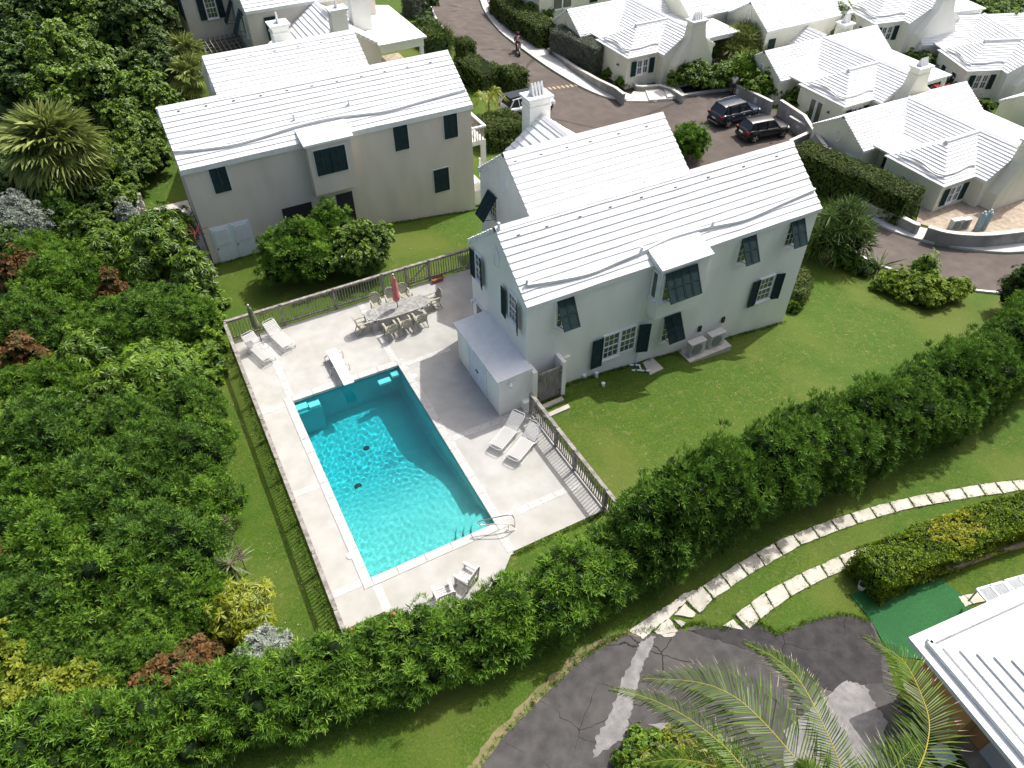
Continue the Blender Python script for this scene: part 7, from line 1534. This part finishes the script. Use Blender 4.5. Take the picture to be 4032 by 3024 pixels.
# trees behind, upper left
dk = dict(cat='tree', name='broadleaf_tree')
tl = 'dark broadleaf tree in the wood at the upper left'
for k, (px, py, rx, h) in enumerate(((70, 40, 3.2, 6.0), (190, 30, 3.2, 6.0), (300, 45, 2.6, 5.4), (30, 150, 2.8, 5.2), (140, 130, 3.0, 5.4), (330, 130, 2.0, 4.6), (20, -40, 3.2, 6.0), (250, -40, 3.2, 6.0), (130, -50, 3.4, 6.4), (345, -30, 2.4, 5.0))):
    B(px, py, rx, h, 'broad', ('broadleaf tree in the top left corner', 'broadleaf tree at the top edge, second from the corner', 'broadleaf tree at the top edge beside the strip of lawn', 'broadleaf tree at the left edge above the fan palm', 'broadleaf tree in the middle of the upper left wood', 'small broadleaf tree next to the far grass strip', 'farthest broadleaf tree by the left edge', 'farthest broadleaf tree near the lawn strip', 'farthest broadleaf tree in the middle of the wood', 'farthest small tree beside the fan palm at the top')[k], 210+k, m='leaf_mid' if k % 3 == 1 else 'leaf_dark', dens=30, scale=1.35, group='dark trees of the upper left wood', **dk)
for k, (px, py, rx, h) in enumerate(((210, 190, 2.4, 4.6), (310, 215, 2.0, 4.2), (130, 215, 2.0, 4.2), (270, 280, 1.8, 3.6))):
    B(px, py, rx, h, 'round', ('large round-leaved sea grape behind the fan palm', 'round-leaved sea grape nearest the corner of the left roof', 'round-leaved sea grape at the upper side of the fan palm', 'low round-leaved sea grape between fan palm and left roof')[k], 225+k, m='leaf_mid', dens=34, scale=1.05, group='sea grapes by the left house', **dk)
for k, (px, py, rx, h) in enumerate(((265, 370, 1.5, 3.0), (320, 330, 1.2, 2.6), (215, 340, 1.4, 3.0), (335, 285, .9, 2.4))):
    B(px, py, rx, h, 'broad', ('leafy shrub above the covered barbecue', 'leafy shrub overhanging the rubble wall', 'leafy shrub against the right side of the fan palm', 'small shrub under the edge of the left roof')[k], 235+k, m='leaf_mid', dens=50, group='shrubs behind the left patio')
for k, (px, py, rx, h, kk, mm, lab) in enumerate(((20, 385, 1.8, 3.0, 'broad', 'leaf_dark', 'dark shrub at the left edge beside the fan palm'), (190, 425, 1.6, 2.6, 'broad', 'leaf_dark', 'dark shrub in the shade of the fan palm'), (120, 470, 1.6, 2.6, 'oleander', 'leaf_oleander_dark', 'oleander right of the silver-leaved buttonwood'), (190, 500, 1.4, 2.8, 'broad', 'leaf_mid', 'leafy shrub between buttonwood and umbrella tree'), (100, 555, 1.8, 2.8, 'oleander', 'leaf_oleander', 'oleander directly below the buttonwood'), (15, 545, 1.6, 2.8, 'broad', 'leaf_dark', 'dark shrub under the buttonwood at the left edge'), (255, 430, 1.2, 2.2, 'broad', 'leaf_mid', 'leafy shrub left of the covered barbecue'), (130, 860, 1.6, 3.0, 'oleander', 'leaf_oleander', 'oleander left of the lowest umbrella tree'), (20, 945, 1.5, 3.0, 'broad', 'leaf_mid', 'leafy shrub at the left edge by the dark hollow'), (270, 930, 1.8, 3.2, 'oleander', 'leaf_oleander_dark', 'oleander below the lowest umbrella tree'), (300, 1400, 1.5, 2.0, 'oleander', 'leaf_oleander', 'oleander behind the copperleaf'), (160, 1400, 1.7, 2.2, 'oleander', 'leaf_oleander_dark', 'oleander above the yellow-green bushes'), (435, 950, 1.1, 2.2, 'oleander', 'leaf_oleander', 'oleander at the thicket edge facing the pool'), (395, 870, 1.5, 2.4, 'oleander', 'leaf_oleander_dark', 'oleander just below the bright umbrella tree'), (60, 1420, 1.4, 2.2, 'oleander', 'leaf_oleander', 'oleander near the left edge above the bottom corner'))):
    B(px, py, rx, h, kk, lab, 430+k, m=mm)
# the two big oleanders between the houses
bush('large oleander with a pink flower head in front of the left house', at_z(650, 550, .5, 2.9), 2.0, 1.7, 3.3, seed=250, dens=60, flowers=('flower_pink', 3), n=14); bush('dense dark shrub right of the pink oleander', at_z(775, 540, .5, 2.7), 2.0, 1.7, 2.9, kind='broad', m='leaf_mid', seed=251, dens=75, scale=.8, n=14, flowers=('flower_white', 4)); bush('small dark shrub at the back of the pink oleander', at_z(715, 500, .5, 2.9), 1.2, 1.1, 3.0, seed=252, dens=60)
# shrubs round the court
bush('bright rounded shrub between house and parking court', at_z(1487, 310, .5, 2.2), 1.55, 1.4, 2.5, kind='oleander_far', m='leaf_oleander', seed=253, dens=55, scale=.75)
bush('flowering hibiscus bush beside the entrance steps', at_z(1495, 160, .5, 2.0), 2.1, 1.6, 2.2, kind='broad', m='leaf_mid', seed=254, dens=70, scale=.85, flowers=('flower_white', 5)); bush('hibiscus bush with pale flowers near the standing man', at_z(1555, 165, .5, 2.0), 1.6, 1.4, 2.0, kind='broad', m='leaf_mid', seed=255, dens=70, scale=.85, flowers=('flower_white', 4))
bush('yellow-green shrub behind the parking wall', at_z(1640, 190, .5, 1.6), 2.0, 1.3, 1.9, kind='broad', m='leaf_bright', seed=256, dens=60, scale=.9, rz=-.9); bush('banana-like leafy clump beside the villa gable', at_z(1610, 158, .5, 2.2), 1.8, 1.6, 2.4, kind='fern', m='leaf_bright', seed=257, dens=22, scale=1.1); bush('fern-leaved palm clump under the porch', at_z(1600, 105, .5, 2.4), 2.2, 1.8, 2.8, kind='cycad', m='leaf_palm', seed=258, dens=8, scale=1.0)
for k, (px, py, lab) in enumerate(((1788, 245, 'yellow-green shrub beside the glazed villa doors'), (1765, 235, 'small lime shrub at the end of the bay wall'), (1722, 200, 'green shrub in front of the villa door'), (1715, 215, 'low lime shrub by the bay wall'))):
    bush(lab, at_z(px, py, .5, 1.1), .9, .8, 1.2, kind='broad', m='leaf_bright' if k != 2 else 'leaf_mid', seed=260+k, dens=70, scale=.8)
bush('dark flax-like clump below the villa gable', at_z(1800, 320, .4, .9), 1.0, 1.6, .9, kind='fern', m='leaf_dark', seed=265, dens=30, scale=.8)
# clipped hedges
hedge('tall clipped dark hedge along the wall of the nearest villa', [G(1722, 345, 1.0), G(1790, 375, 1.0), G(1870, 408, 1.0), G(1965, 452, 1.0)], 2.2, 2.2, kind='small', m='leaf_hedge', dens=95, seed=31)
hedge('grey-green clipped hedge beside the upper pavement', [G(1205, 92, .9), G(1250, 112, .9), G(1300, 135, .9)], 2.0, 2.3, kind='small', m='leaf_greygreen', dens=100, seed=32, core='inner_grey')
hedge('dark green hedge above the grey-green one', [G(1080, 5, .9), G(1125, 45, .9), G(1185, 82, .9)], 2.4, 1.9, kind='small', m='leaf_hedge', dens=60, scale=1.2, seed=33)
hedge('clipped square shrub above the white car', [G(1090, 178, .7), G(1128, 172, .7)], 1.8, 1.7, kind='small', m='leaf_hedge', dens=110, seed=34)
hedge('clipped lumpy hedge between the left house and the road', [G(1010, 150, .6), G(1035, 165, .6), G(1065, 180, .6)], 2.6, 1.6, kind='small', m='leaf_hedge', dens=110, seed=35, rough=.2)
hedge('clipped cube of greenery beside the kerb of the upper road', [G(992, 122, .7), G(1018, 118, .7)], 1.4, 2.0, kind='small', m='leaf_hedge', dens=110, seed=36)
hedge('broad flat clipped hedge under the little palm', [G(1035, 290, .8), G(1075, 285, .8), G(1118, 272, .8)], 2.6, 1.7, kind='small', m='leaf_hedge', dens=130, seed=37)
hedge('grey-green clipped cube behind the porch of the far left house', [G(880, 15, .9), G(905, 12, .9)], 1.8, 1.8, kind='small', m='leaf_greygreen', dens=80, seed=38, core='inner_grey')
hedge('low box hedge hugging the right end wall of the pool house', [G(1722, 600, .5), G(1728, 625, .5), G(1712, 648, .5)], 1.0, 1.1, kind='tiny', m='leaf_hedge', dens=180, seed=39)
pa = [G7(*p, 1.0) for p in ((1440, 570), (1620, 490), (1850, 400), (2100, 310), (2400, 235))]
yc = G7(1860, 360, 1.2)
hedge('clipped hedge with a yellow patch on a stone kerb', pa, 1.5, 1.3, kind='tiny', m='leaf_hedge_lime', dens=170, scale=1.1, seed=40, top_mat='leaf_yellow', patch=lambda P: (np.hypot((P[:, 0]-yc[0])/1.25, (P[:, 1]-yc[1])/.8) + .25*np.sin(P[:, 0]*5)*np.sin(P[:, 1]*6)) < 1)
pk = [G7(*p, .1) for p in ((1440, 672), (1640, 612), (1880, 535), (2120, 455), (2400, 380))]
mb = MB(); pl = smooth_line(pk, 26)
tk = wthing('stone_kerb', 'rough stone kerb under the near clipped hedge', 'kerb', (pk[0][0], pk[0][1], 0))
for a, b in zip(pl[:-1], pl[1:]):
    c_ = (a+b)/2; MB().bar((a.x, a.y, hz(a.x, a.y)+.12+random.uniform(-.02, .02)), (b.x-.01, b.y, hz(b.x, b.y)+.12), .3+random.uniform(-.04, .04), .3).build('stone', 'rubble', tk)
# right lawn border
B(1815, 500, 1.6, 3.6, 'strap', 'tall screw pine with strap leaves at the corner of the house', 270, m='leaf_strap', dens=1.7, scale=1.25, upb=.9, tilt=.3, cat='tree', name='screw_pine', coreS=.45, ry=1.6)
B(1775, 520, .9, 1.8, 'cycad', 'fan of cycad leaves at the house corner', 271, m='leaf_strap', dens=3, scale=1.2, coreS=.4, upb=1.2)
bush('small clipped bright shrub below the screw pine', at_z(1828, 560, .5, .9), .9, .75, 1.0, kind='small', m='leaf_oleander', seed=272, dens=150)
bush('low dark shrub beside the clipped bright one', at_z(1868, 577, .5, .8), .8, .6, .85, kind='small', m='leaf_dark', seed=273, dens=120)
def cycad(label, loc, s=1.0, seed=0):
    t = thing('cycad', label, 'cycad', loc); P = np.array([[0, 0, .35*s]]); foliage('crown', 'cycad', P, np.array([[0, 0, 1.]]), 1.35*s, 'leaf_strap', t, seed, .0, .02); MB().lathe([(.10*s, -.05), (.13*s, .2*s), (.10*s, .36*s), (.16*s, .42*s), (.05*s, .58*s)], 12).build('cone', 'bark', t); return t
cycad('cycad with a brown cone on the right lawn edge', G(1893, 588), 1.0, 1)
for k, (px, py, rx, h, lab) in enumerate(((1945, 610, 1.3, 1.2, 'yellow-tipped croton in the lawn border, left of the row'), (2000, 625, 1.6, 1.4, 'large croton in the lawn border with yellow tips'), (2060, 622, 1.0, 1.2, 'croton at the right end of the lawn border'))):
    bush(lab, at_z(px, py, .5, h), rx, rx*.75, h, kind='broad', m='leaf_hedge_lime', seed=280+k, dens=85, scale=.8, rz=-.3)
B(2000, 578, .75, 1.9, 'umbrella', 'bright umbrella plant rising behind the crotons', 285, m='leaf_bright', dens=26, scale=.7, upb=1.2)
bush('pale small shrub at the foot of the right end wall', at_z(1712, 660, .5, .6), .45, .4, .6, kind='small', m='leaf_oleander', seed=286, dens=150)
B(2205, 620, .9, 3.2, 'small', 'dark upright conifer at the right edge', 287, m='leaf_dark', dens=90, scale=1.2, cat='tree', name='conifer')
# upper right woods and villa gardens
for k, (px, py, rx, h, kk, mm, lab) in enumerate(((1785, 40, 2.4, 4.4, 'umbrella', 'leaf_mid', 'domed dark tree behind the white roofs'), (1850, 120, 1.0, 1.6, 'broad', 'leaf_bright', 'round bright shrub below the little palm'), (1985, 130, 1.6, 1.6, 'broad', 'leaf_mid', 'leafy shrub between two far villas'), (2000, 155, 1.1, 1.2, 'small', 'leaf_bright', 'bright shrub between two far villas'), (2035, 175, 1.0, 1.0, 'small', 'leaf_bright', 'clipped low shrub at the far villa corner'), (2060, 190, 1.1, 1.0, 'small', 'leaf_bright', 'clipped low shrub beside the far villa porch'), (2130, 225, .9, 1.0, 'small', 'leaf_bright', 'small clipped shrub behind the red car'), (2140, 290, .8, 1.6, 'copper', 'leaf_hedge', 'reddish shrub between the far right roofs'), (1905, 30, .8, 1.2, 'broad', 'leaf_bright', 'small shrub below the top right villa'))):
    B(px, py, rx, h, kk, lab, 300+k, m=mm, dens=60 if kk != 'umbrella' else 14, scale=1.0)
tr = 'yellow-green tree in the wood at the top right'
for k, (px, py, rx, h) in enumerate(((2095, 15, 3.0, 4.0), (2150, 55, 3.0, 4.0), (2205, 25, 3.0, 4.0), (2120, -30, 3.4, 4.5), (2210, 75, 2.2, 3.2), (2060, -25, 3.0, 4.2), (2180, -10, 3.0, 4.2), (2250, 50, 3, 4.2))):
    B(px, py, rx, h, 'broad', ('yellow-green tree at the top right beside the porch', 'yellow-green tree nearest the far right roof', 'yellow-green tree in the top right corner', 'yellow-green tree at the back of the top right wood', 'low tree above the far right roof ridge', 'yellow-green tree behind the top right villa', 'yellow-green tree in the middle of the top right wood', 'yellow-green tree at the right edge of the top right wood')[k], 320+k, m='leaf_bright' if k % 2 else 'leaf_mid', dens=24, scale=1.5, group='trees of the top right wood', **dk)
for k, (px, py, rx, h, mm, lab) in enumerate(((920, 55, 1.3, 1.8, 'leaf_dark', 'dark bushy plant beside the far porch'), (945, 85, 1.3, 1.4, 'leaf_strap', 'cycad-like clump above the kerb'), (905, 80, .8, 1.0, 'leaf_hedge', 'small reddish-brown bush by the porch'), (1160, 25, 1.8, 2.2, 'leaf_oleander', 'leafy shrub at the top beside the pavement'), (1105, -10, 2.0, 2.6, 'leaf_dark', 'dark tree at the top of the road'), (910, -5, 1.6, 2.6, 'leaf_dark', 'dark shrub at the top left of the road'), (1180, 60, 1.2, 1.5, 'leaf_bright', 'bright shrub between the hedges'))):
    B(px, py, rx, h, 'broad' if k != 1 else 'cycad', lab, 340+k, m=mm, dens=60 if k != 1 else 5, scale=.95)
for k, (px, py, lab) in enumerate(((1352, 160, 'green shrub at the villa corner by the steps'), (1345, 177, 'strappy plant bed beside the entrance steps'), (1320, 158, 'small shrub at the end of the grey-green hedge'))):
    bush(lab, at_z(px, py, .5, .8), .7, .6, .9, kind='broad', m='leaf_bright' if k else 'leaf_mid', seed=360+k, dens=80, scale=.7)
# agaves and tall flower stalks on the left lawn edge
def agave(label, loc, s, seed, m='leaf_variegated'):
    t = thing('agave', label, 'agave', loc); foliage('leaves', 'agave', np.array([[0, 0, .08]]), np.array([[0, 0, 1.]]), s, m, t, seed, 0, .05); MB().lathe([(.12*s, -.05), (.15*s, .1*s), (.08*s, .2*s)], 10).build('heart', 'bark', t); return t
agave('striped agave between thicket and left lawn', G(497, 1222), 1.25, 1); agave('striped agave half under the oleanders', G(385, 1325), 1.15, 2); agave('striped agave behind the rust-coloured shrub', G(425, 1405), 1.15, 3); agave('plain green agave beside the silver bush', G(470, 1440), .9, 4, 'leaf_strap'); agave('pale spiky plant at the edge of the oleanders', G(395, 1395), .8, 5)
for px, py, h, lab in ((517, 1195, 2.2, 'dried agave flower stalk, taller of the two'), (535, 1240, 1.6, 'dried agave flower stalk, shorter of the two')):
    g_ = G(px, py); t = thing('flower_stalk', lab, 'plant', g_, 0, 'dried agave stalks'); MB().tube([(0, 0, 0), (.05, .03, h)], .02, 6, .01).build('stem', 'bark', t); mb = MB(); r = np.random.default_rng(int(px))
    for k in range(60): z = h*(.55+.45*r.uniform()); th = r.uniform(0, 6.28); q = .16*r.uniform(.3, 1); mb.box((q*math.cos(th)+.05*z/h, q*math.sin(th), z), (.035, .035, .03), rz=th)
    mb.build('seed_heads', 'bark', t)
# red flower spikes of the umbrella tree at the house corner
g_ = PZ(423, 505, 3.3); t = thing('flower_spike', 'spray of dark red umbrella-tree flower spikes by the house corner', 'flower', g_); 
for k in range(7): th = k*.9; MB().tube(bent([(0, 0, 0), (.25*math.cos(th), .25*math.sin(th), .14), (.6*math.cos(th), .6*math.sin(th), .18+.1*math.sin(k))], 8), .022, 6, .012).build('spike', 'spike_red', t)
# ---- fan palms
def fan_mesh(seed, rad=.95, pet=.9, n=22):
    r = np.random.default_rng(seed); V = []; F = []
    for i in range(n):
        a = R(-125+250*i/(n-1)); L = rad*(1-.22*(abs(a)/R(125))**2)*r.uniform(.9, 1.05); W_ = .10
        l = np.array([(0, 0, 0), (W_/2*.8, L*.45, .03), (.02, L*.8, -.10), (-.02, L, -.26*r.uniform(.5, 1.5)), (-W_/2*.8, L*.45, .03)])
        c, s = math.cos(a), math.sin(a); l = l @ np.array([[c, s, 0], [-s, c, 0], [0, 0, 1]]); l[:, 1] += pet; l[:, 2] += -.12*math.cos(a)*0+.10*abs(math.sin(a))
        k = len(V)*5; V.append(l); F += [(k, k+1, k+2), (k, k+2, k+4), (k+2, k+3, k+4)]
    V = np.concatenate(V); nv = len(V); V = np.concatenate([V, [(-.02, 0, 0), (.02, 0, 0), (.012, pet, .0), (-.012, pet, .0)]]); F.append((nv, nv+1, nv+2)); F.append((nv, nv+2, nv+3))
    me = bpy.data.meshes.new('frond'); me.from_pydata(V.tolist(), [], [tuple(int(i) for i in f) for f in F]); at = me.attributes.new('tint', 'FLOAT', 'POINT'); at.data.foreach_set('value', np.clip(np.repeat(r.uniform(.15, .8, n), 5).tolist()+[.5]*4, 0, 1)); me.materials.append(MATS['leaf_palm']); return me
FAN = [fan_mesh(s) for s in range(5)]
def fan_palm(label, loc, h, s=1.0, n=34, seed=1):
    t = thing('fan_palm', label, 'palm', loc); r = np.random.default_rng(seed); MB().tube(bent([(0, 0, -.1), (.05, 0, h*.5), (0, .05, h)], 8), .18*s, 10, .15*s).build('trunk', 'bark', t)
    for i in range(n):
        o = bpy.data.objects.new('frond', FAN[i % 5]); COL.objects.link(o); o.parent = t; u = (i+.5)/n; pitch = R(78-115*u+r.uniform(-8, 8)); o.location = (0, .0, h); o.rotation_euler = (pitch, r.uniform(-.25, .25), 2.39996*i); o.scale = (s,)*3
    return t
fan_palm('large fan palm with yellowing leaves at the left', at_z(125, 335, .95, 3.6), 3.6, 1.6, 64, 3)
fan_palm('small fan palm at the back corner of the left house', at_z(405, 130, .9, 2.2), 2.2, 1.0, 22, 4); fan_palm('fan palm showing above the left roof edge', at_z(415, 175, .9, 1.6), 1.6, 1.0, 20, 5); fan_palm('fan palm by the grass at the upper left', at_z(365, 15, .9, 2.4), 2.4, .9, 20, 6)
# ---- feather palms
def frond(parent, base, mid, tip, nl=46, ll=.75, width=1.0, m='leaf_coconut', seed=0, straw=.18, rr=.022, droop=.25):
    r = np.random.default_rng(seed); pl = smooth_line([base, mid, tip] if not isinstance(mid, list) else [base]+mid+[tip], nl); V, F, T, ST = [], [], [], []
    f = MB().tube([tuple(p) for p in pl], rr, 5, rr*.25).build('frond', 'rachis', parent); n = len(pl); vv = []; ff = []; tt = []; v2 = []; f2 = []; t2 = []
    for i in range(int(n*.12), n):
        d = (pl[min(i+1, n-1)]-pl[max(i-1, 0)]).normalized(); s_ = d.cross(Vector((0, 0, 1))).normalized(); up_ = s_.cross(d); u = i/(n-1); L = ll*math.sin(math.pi*min(1, .18+.82*u)**.8)*.9+.14
        for sd in (-1, 1):
            for h_ in (.25,):
                L2 = L*r.uniform(.85, 1.1); di = (s_*sd*(1-.30*u)+d*(.40+.55*u)+up_*r.uniform(-.22, .30)).normalized(); p0 = pl[i]+d*h_*.05; w_ = d*(.020*width); p1 = p0+di*L2*.5+up_*.02; p2 = p0+di*L2+Vector((0, 0, -droop*L2*r.uniform(.5, 1.4)))
                k = len(vv); vv += [tuple(p0-w_*.6), tuple(p0+w_*.6), tuple(p1+w_), tuple(p1-w_), tuple(p2)]; ff += [(k, k+1, k+2, k+3), (k+3, k+2, k+4)]; tt += [r.uniform(.1, .9)]*5
                if r.uniform() < straw+.4*u*u:
                    k2 = len(v2); q = (p1+p2)/2; v2 += [tuple(q-w_*.55+up_*.004), tuple(q+w_*.55+up_*.004), tuple(p2+(p2-q)*.25)]; f2 += [(k2, k2+1, k2+2)]; t2 += [r.uniform(0, 1)]*3
    for vs_, fs_, ts_, mm, nm in ((vv, ff, tt, m, 'leaflets'), (v2, f2, t2, 'leaf_straw', 'dry_tips')):
        if not fs_: continue
        me = bpy.data.meshes.new(nm); me.from_pydata(vs_, [], fs_); at = me.attributes.new('tint', 'FLOAT', 'POINT'); at.data.foreach_set('value', ts_); link(nm, me, mm, f)['kind'] = 'stuff'
    return f
# coconut palm in the foreground: crown just below the frame
cz = 4.3; CC = Vector(P7(1330, 1830, cz))
Pc = wthing('coconut_palm', 'coconut palm with wind-frayed fronds in the foreground', 'palm', (CC.x, CC.y, hz(CC.x, CC.y)))
MB().tube(bent([(CC.x-.3, CC.y-.3, -.2), (CC.x-.1, CC.y-.1, 2), tuple(CC)], 8), .17, 10, .12).build('trunk', 'bark', Pc)
def c7(x, y, z): return Vector(P7(x, y, z))
for k, (pts, ll, st_) in enumerate((([(1110, 1570, cz+.35), (900, 1330, cz+.55), (740, 1195, cz+.55), (560, 1130, cz+.4), (300, 1112, cz+.05)], 1.35, .12), ([(1290, 1560, cz+.4), (1180, 1300, cz+.75), (1080, 1120, cz+.7), (960, 1010, cz+.5), (815, 935, cz+.2)], .62, .6), ([(1640, 1620, cz+.3), (1735, 1380, cz+.5), (1690, 1180, cz+.5), (1590, 1010, cz+.3), (1410, 905, cz)], 1.05, .2), ([(900, 1640, cz+.1), (700, 1450, cz+.2), (520, 1310, cz+.1), (330, 1215, cz-.1), (145, 1165, cz-.3)], .62, .5), ([(980, 1700, cz), (700, 1570, cz), (480, 1520, cz-.2), (300, 1540, cz-.5)], .9, .3), ([(1450, 1700, cz+.2), (1560, 1560, cz+.2), (1640, 1480, cz), (1690, 1440, cz-.3)], .95, .2), ([(1150, 1700, cz+.3), (1150, 1600, cz+.5), (1090, 1540, cz+.5)], .6, .2))):
    P_ = [c7(*p) for p in pts]; frond(Pc, CC, P_[:-1], P_[-1], 88, ll, 1.0, seed=k, straw=st_, rr=.018)
def feather_palm(label, loc, h, L, n, seed, m='leaf_palm', ll=.35):
    t = thing('palm', label, 'palm', loc); r = np.random.default_rng(seed); MB().tube([(0, 0, -.1), (.03, 0, h*.5), (0, 0, h)], .09, 8, .06).build('trunk', 'bark', t)
    for i in range(n):
        th = 2.39996*i; e = r.uniform(.3, 1.0); d = Vector((math.cos(th), math.sin(th), 0)); frond(t, (0, 0, h), tuple(d*L*.5+Vector((0, 0, h+L*.42*e))), tuple(d*L*(.95)+Vector((0, 0, h+L*(.45*e-.45)))), 22, ll, 1.6, m, seed*50+i, .05, .012)
    return t
feather_palm('young yellow-green palm beside the white car', at_z(1055, 225, .8, 1.4), 1.5, 1.5, 9, 11, 'leaf_lime'); feather_palm('little feather palm between two far villas', at_z(1832, 55, .8, 2.2), 2.2, 1.5, 10, 12)
# bromeliads and ground cover at the bottom edge
bb_ = G7(360, 1480, .3)
for k, (px, py) in enumerate(((330, 1440), (450, 1430), (400, 1510), (520, 1500), (240, 1520), (600, 1550), (480, 1580), (300, 1590), (680, 1480))):
    bush(('low bright shrub at the bottom edge nearest the rough concrete strip', 'low lime shrub at the bottom edge, upper of the bed', 'low bright shrub in the middle of the bottom bed', 'low lime shrub right of the bottom bed middle', 'low bright shrub at the left end of the bottom bed', 'low lime shrub at the right end of the bottom bed', 'low bright shrub cut by the bottom edge', 'low lime shrub in the bottom left of the bed', 'low bright shrub under the left palm fronds')[k], G7(px, py, .4), .7, .6, .6, kind='broad', m='leaf_lime' if k % 2 else 'leaf_bright', seed=400+k, dens=95, scale=.62, n=7, group='bright shrubs at the bottom edge')
for k, (px, py) in enumerate(((300, 1480), (395, 1440), (360, 1560))): agave(('pale bromeliad rosette at the bottom edge, left', 'pale bromeliad rosette at the bottom edge, upper', 'pale bromeliad rosette at the bottom edge, lowest')[k], (*G7(px, py, .7)[:2], G7(px, py, .7)[2]+.5), .5, 20+k, 'leaf_lime')

# ---- ragged grass along edges, and fallen leaves on the lawns (uncountable)
def edge_grass():
    r = np.random.default_rng(5); P = []
    lines = [((9.2, 4.9), (10.6, 4.55), .08, 60), ((10.6, 5.17), (24.1, 5.17), .06, 420), ((24.17, 5.2), (24.17, 10.3), .06, 150), ((-1.72, -1.5), (-1.72, 14.9), .07, 420), ((-1.4, -1.46), (.1, -1.5), .07, 70), ((4.9, -1.42), (8.7, -1.42), .07, 160), ((-1.4, 15.32), (12.0, 15.36), .07, 380), ((9.1, 4.3), (9.15, -2.9), .09, 260), ((-.9, 21.7), (14.6, 21.7), .06, 420)]
    for a, b, sd, n in lines:
        t_ = r.uniform(0, 1, n); P += [(a[0]+(b[0]-a[0])*t+r.normal(0, sd), a[1]+(b[1]-a[1])*t-abs(r.normal(0, sd))) for t in t_]
    for rows in (OUT, INN):
        for (a, b), (c, d) in zip(rows[:-1], rows[1:]):
            q = [G7(*p) for p in (a, b, d, c)]
            for k in range(4):
                for _ in range(9): t = r.uniform(); e, f = q[k], q[(k+1) % 4]; P.append((e[0]+(f[0]-e[0])*t+r.normal(0, .03), e[1]+(f[1]-e[1])*t+r.normal(0, .03)))
    dp = [G7(*p) for p in ((-620, 1700), (-420, 1420), (-180, 1180), (0, 1010), (120, 940), (215, 890), (430, 870), (560, 845), (700, 870), (830, 838), (905, 850), (965, 900), (1130, 840), (1310, 800), (1450, 830))]
    for e, f in zip(dp[:-1], dp[1:]):
        for _ in range(45): t = r.uniform(); P.append((e[0]+(f[0]-e[0])*t+r.normal(0, .08), e[1]+(f[1]-e[1])*t+abs(r.normal(0, .08))))
    P = np.array(P); P = np.column_stack([P, H(P[:, 0], P[:, 1])]); N_ = np.tile([0, 0, 1.], (len(P), 1))
    o = foliage('grass_tufts', 'grass', P, N_, 1.15, 'leaf_mid', None, 9, .3, .25); tag(o, 'ragged tufts of grass along walls, paths and kerbs', 'grass', kind='stuff')
    n = 520; x = np.concatenate([r.uniform(9, 34, n//2), r.uniform(-4, 16, n//4), r.uniform(-6.5, -1.7, n//4)]); y = np.concatenate([r.uniform(-4, 4, n//2), r.uniform(15.5, 21, n//4), r.uniform(-3, 15, n//4)]); V, F = [], []
    for k in range(n):
        a = r.uniform(0, 6.28); L = r.uniform(.03, .075); w_ = L*.3; z = hz(x[k], y[k])+.03; ca, sa = math.cos(a), math.sin(a); b0 = len(V)
        for u, v, dz in ((0, 0, 0), (L*.5, w_, .012), (L, 0, .004), (L*.5, -w_, .012)): V.append((x[k]+u*ca-v*sa, y[k]+u*sa+v*ca, z+dz))
        F.append((b0, b0+1, b0+2, b0+3))
    me = bpy.data.meshes.new('fallen_leaves'); me.from_pydata(V, [], F); at = me.attributes.new('tint', 'FLOAT', 'POINT'); at.data.foreach_set('value', np.repeat(r.uniform(0, 1, n), 4)); o = link('fallen_leaves', me, 'leaf_straw'); tag(o, 'dry fallen leaves scattered over the lawns', 'leaves', kind='stuff')
edge_grass()
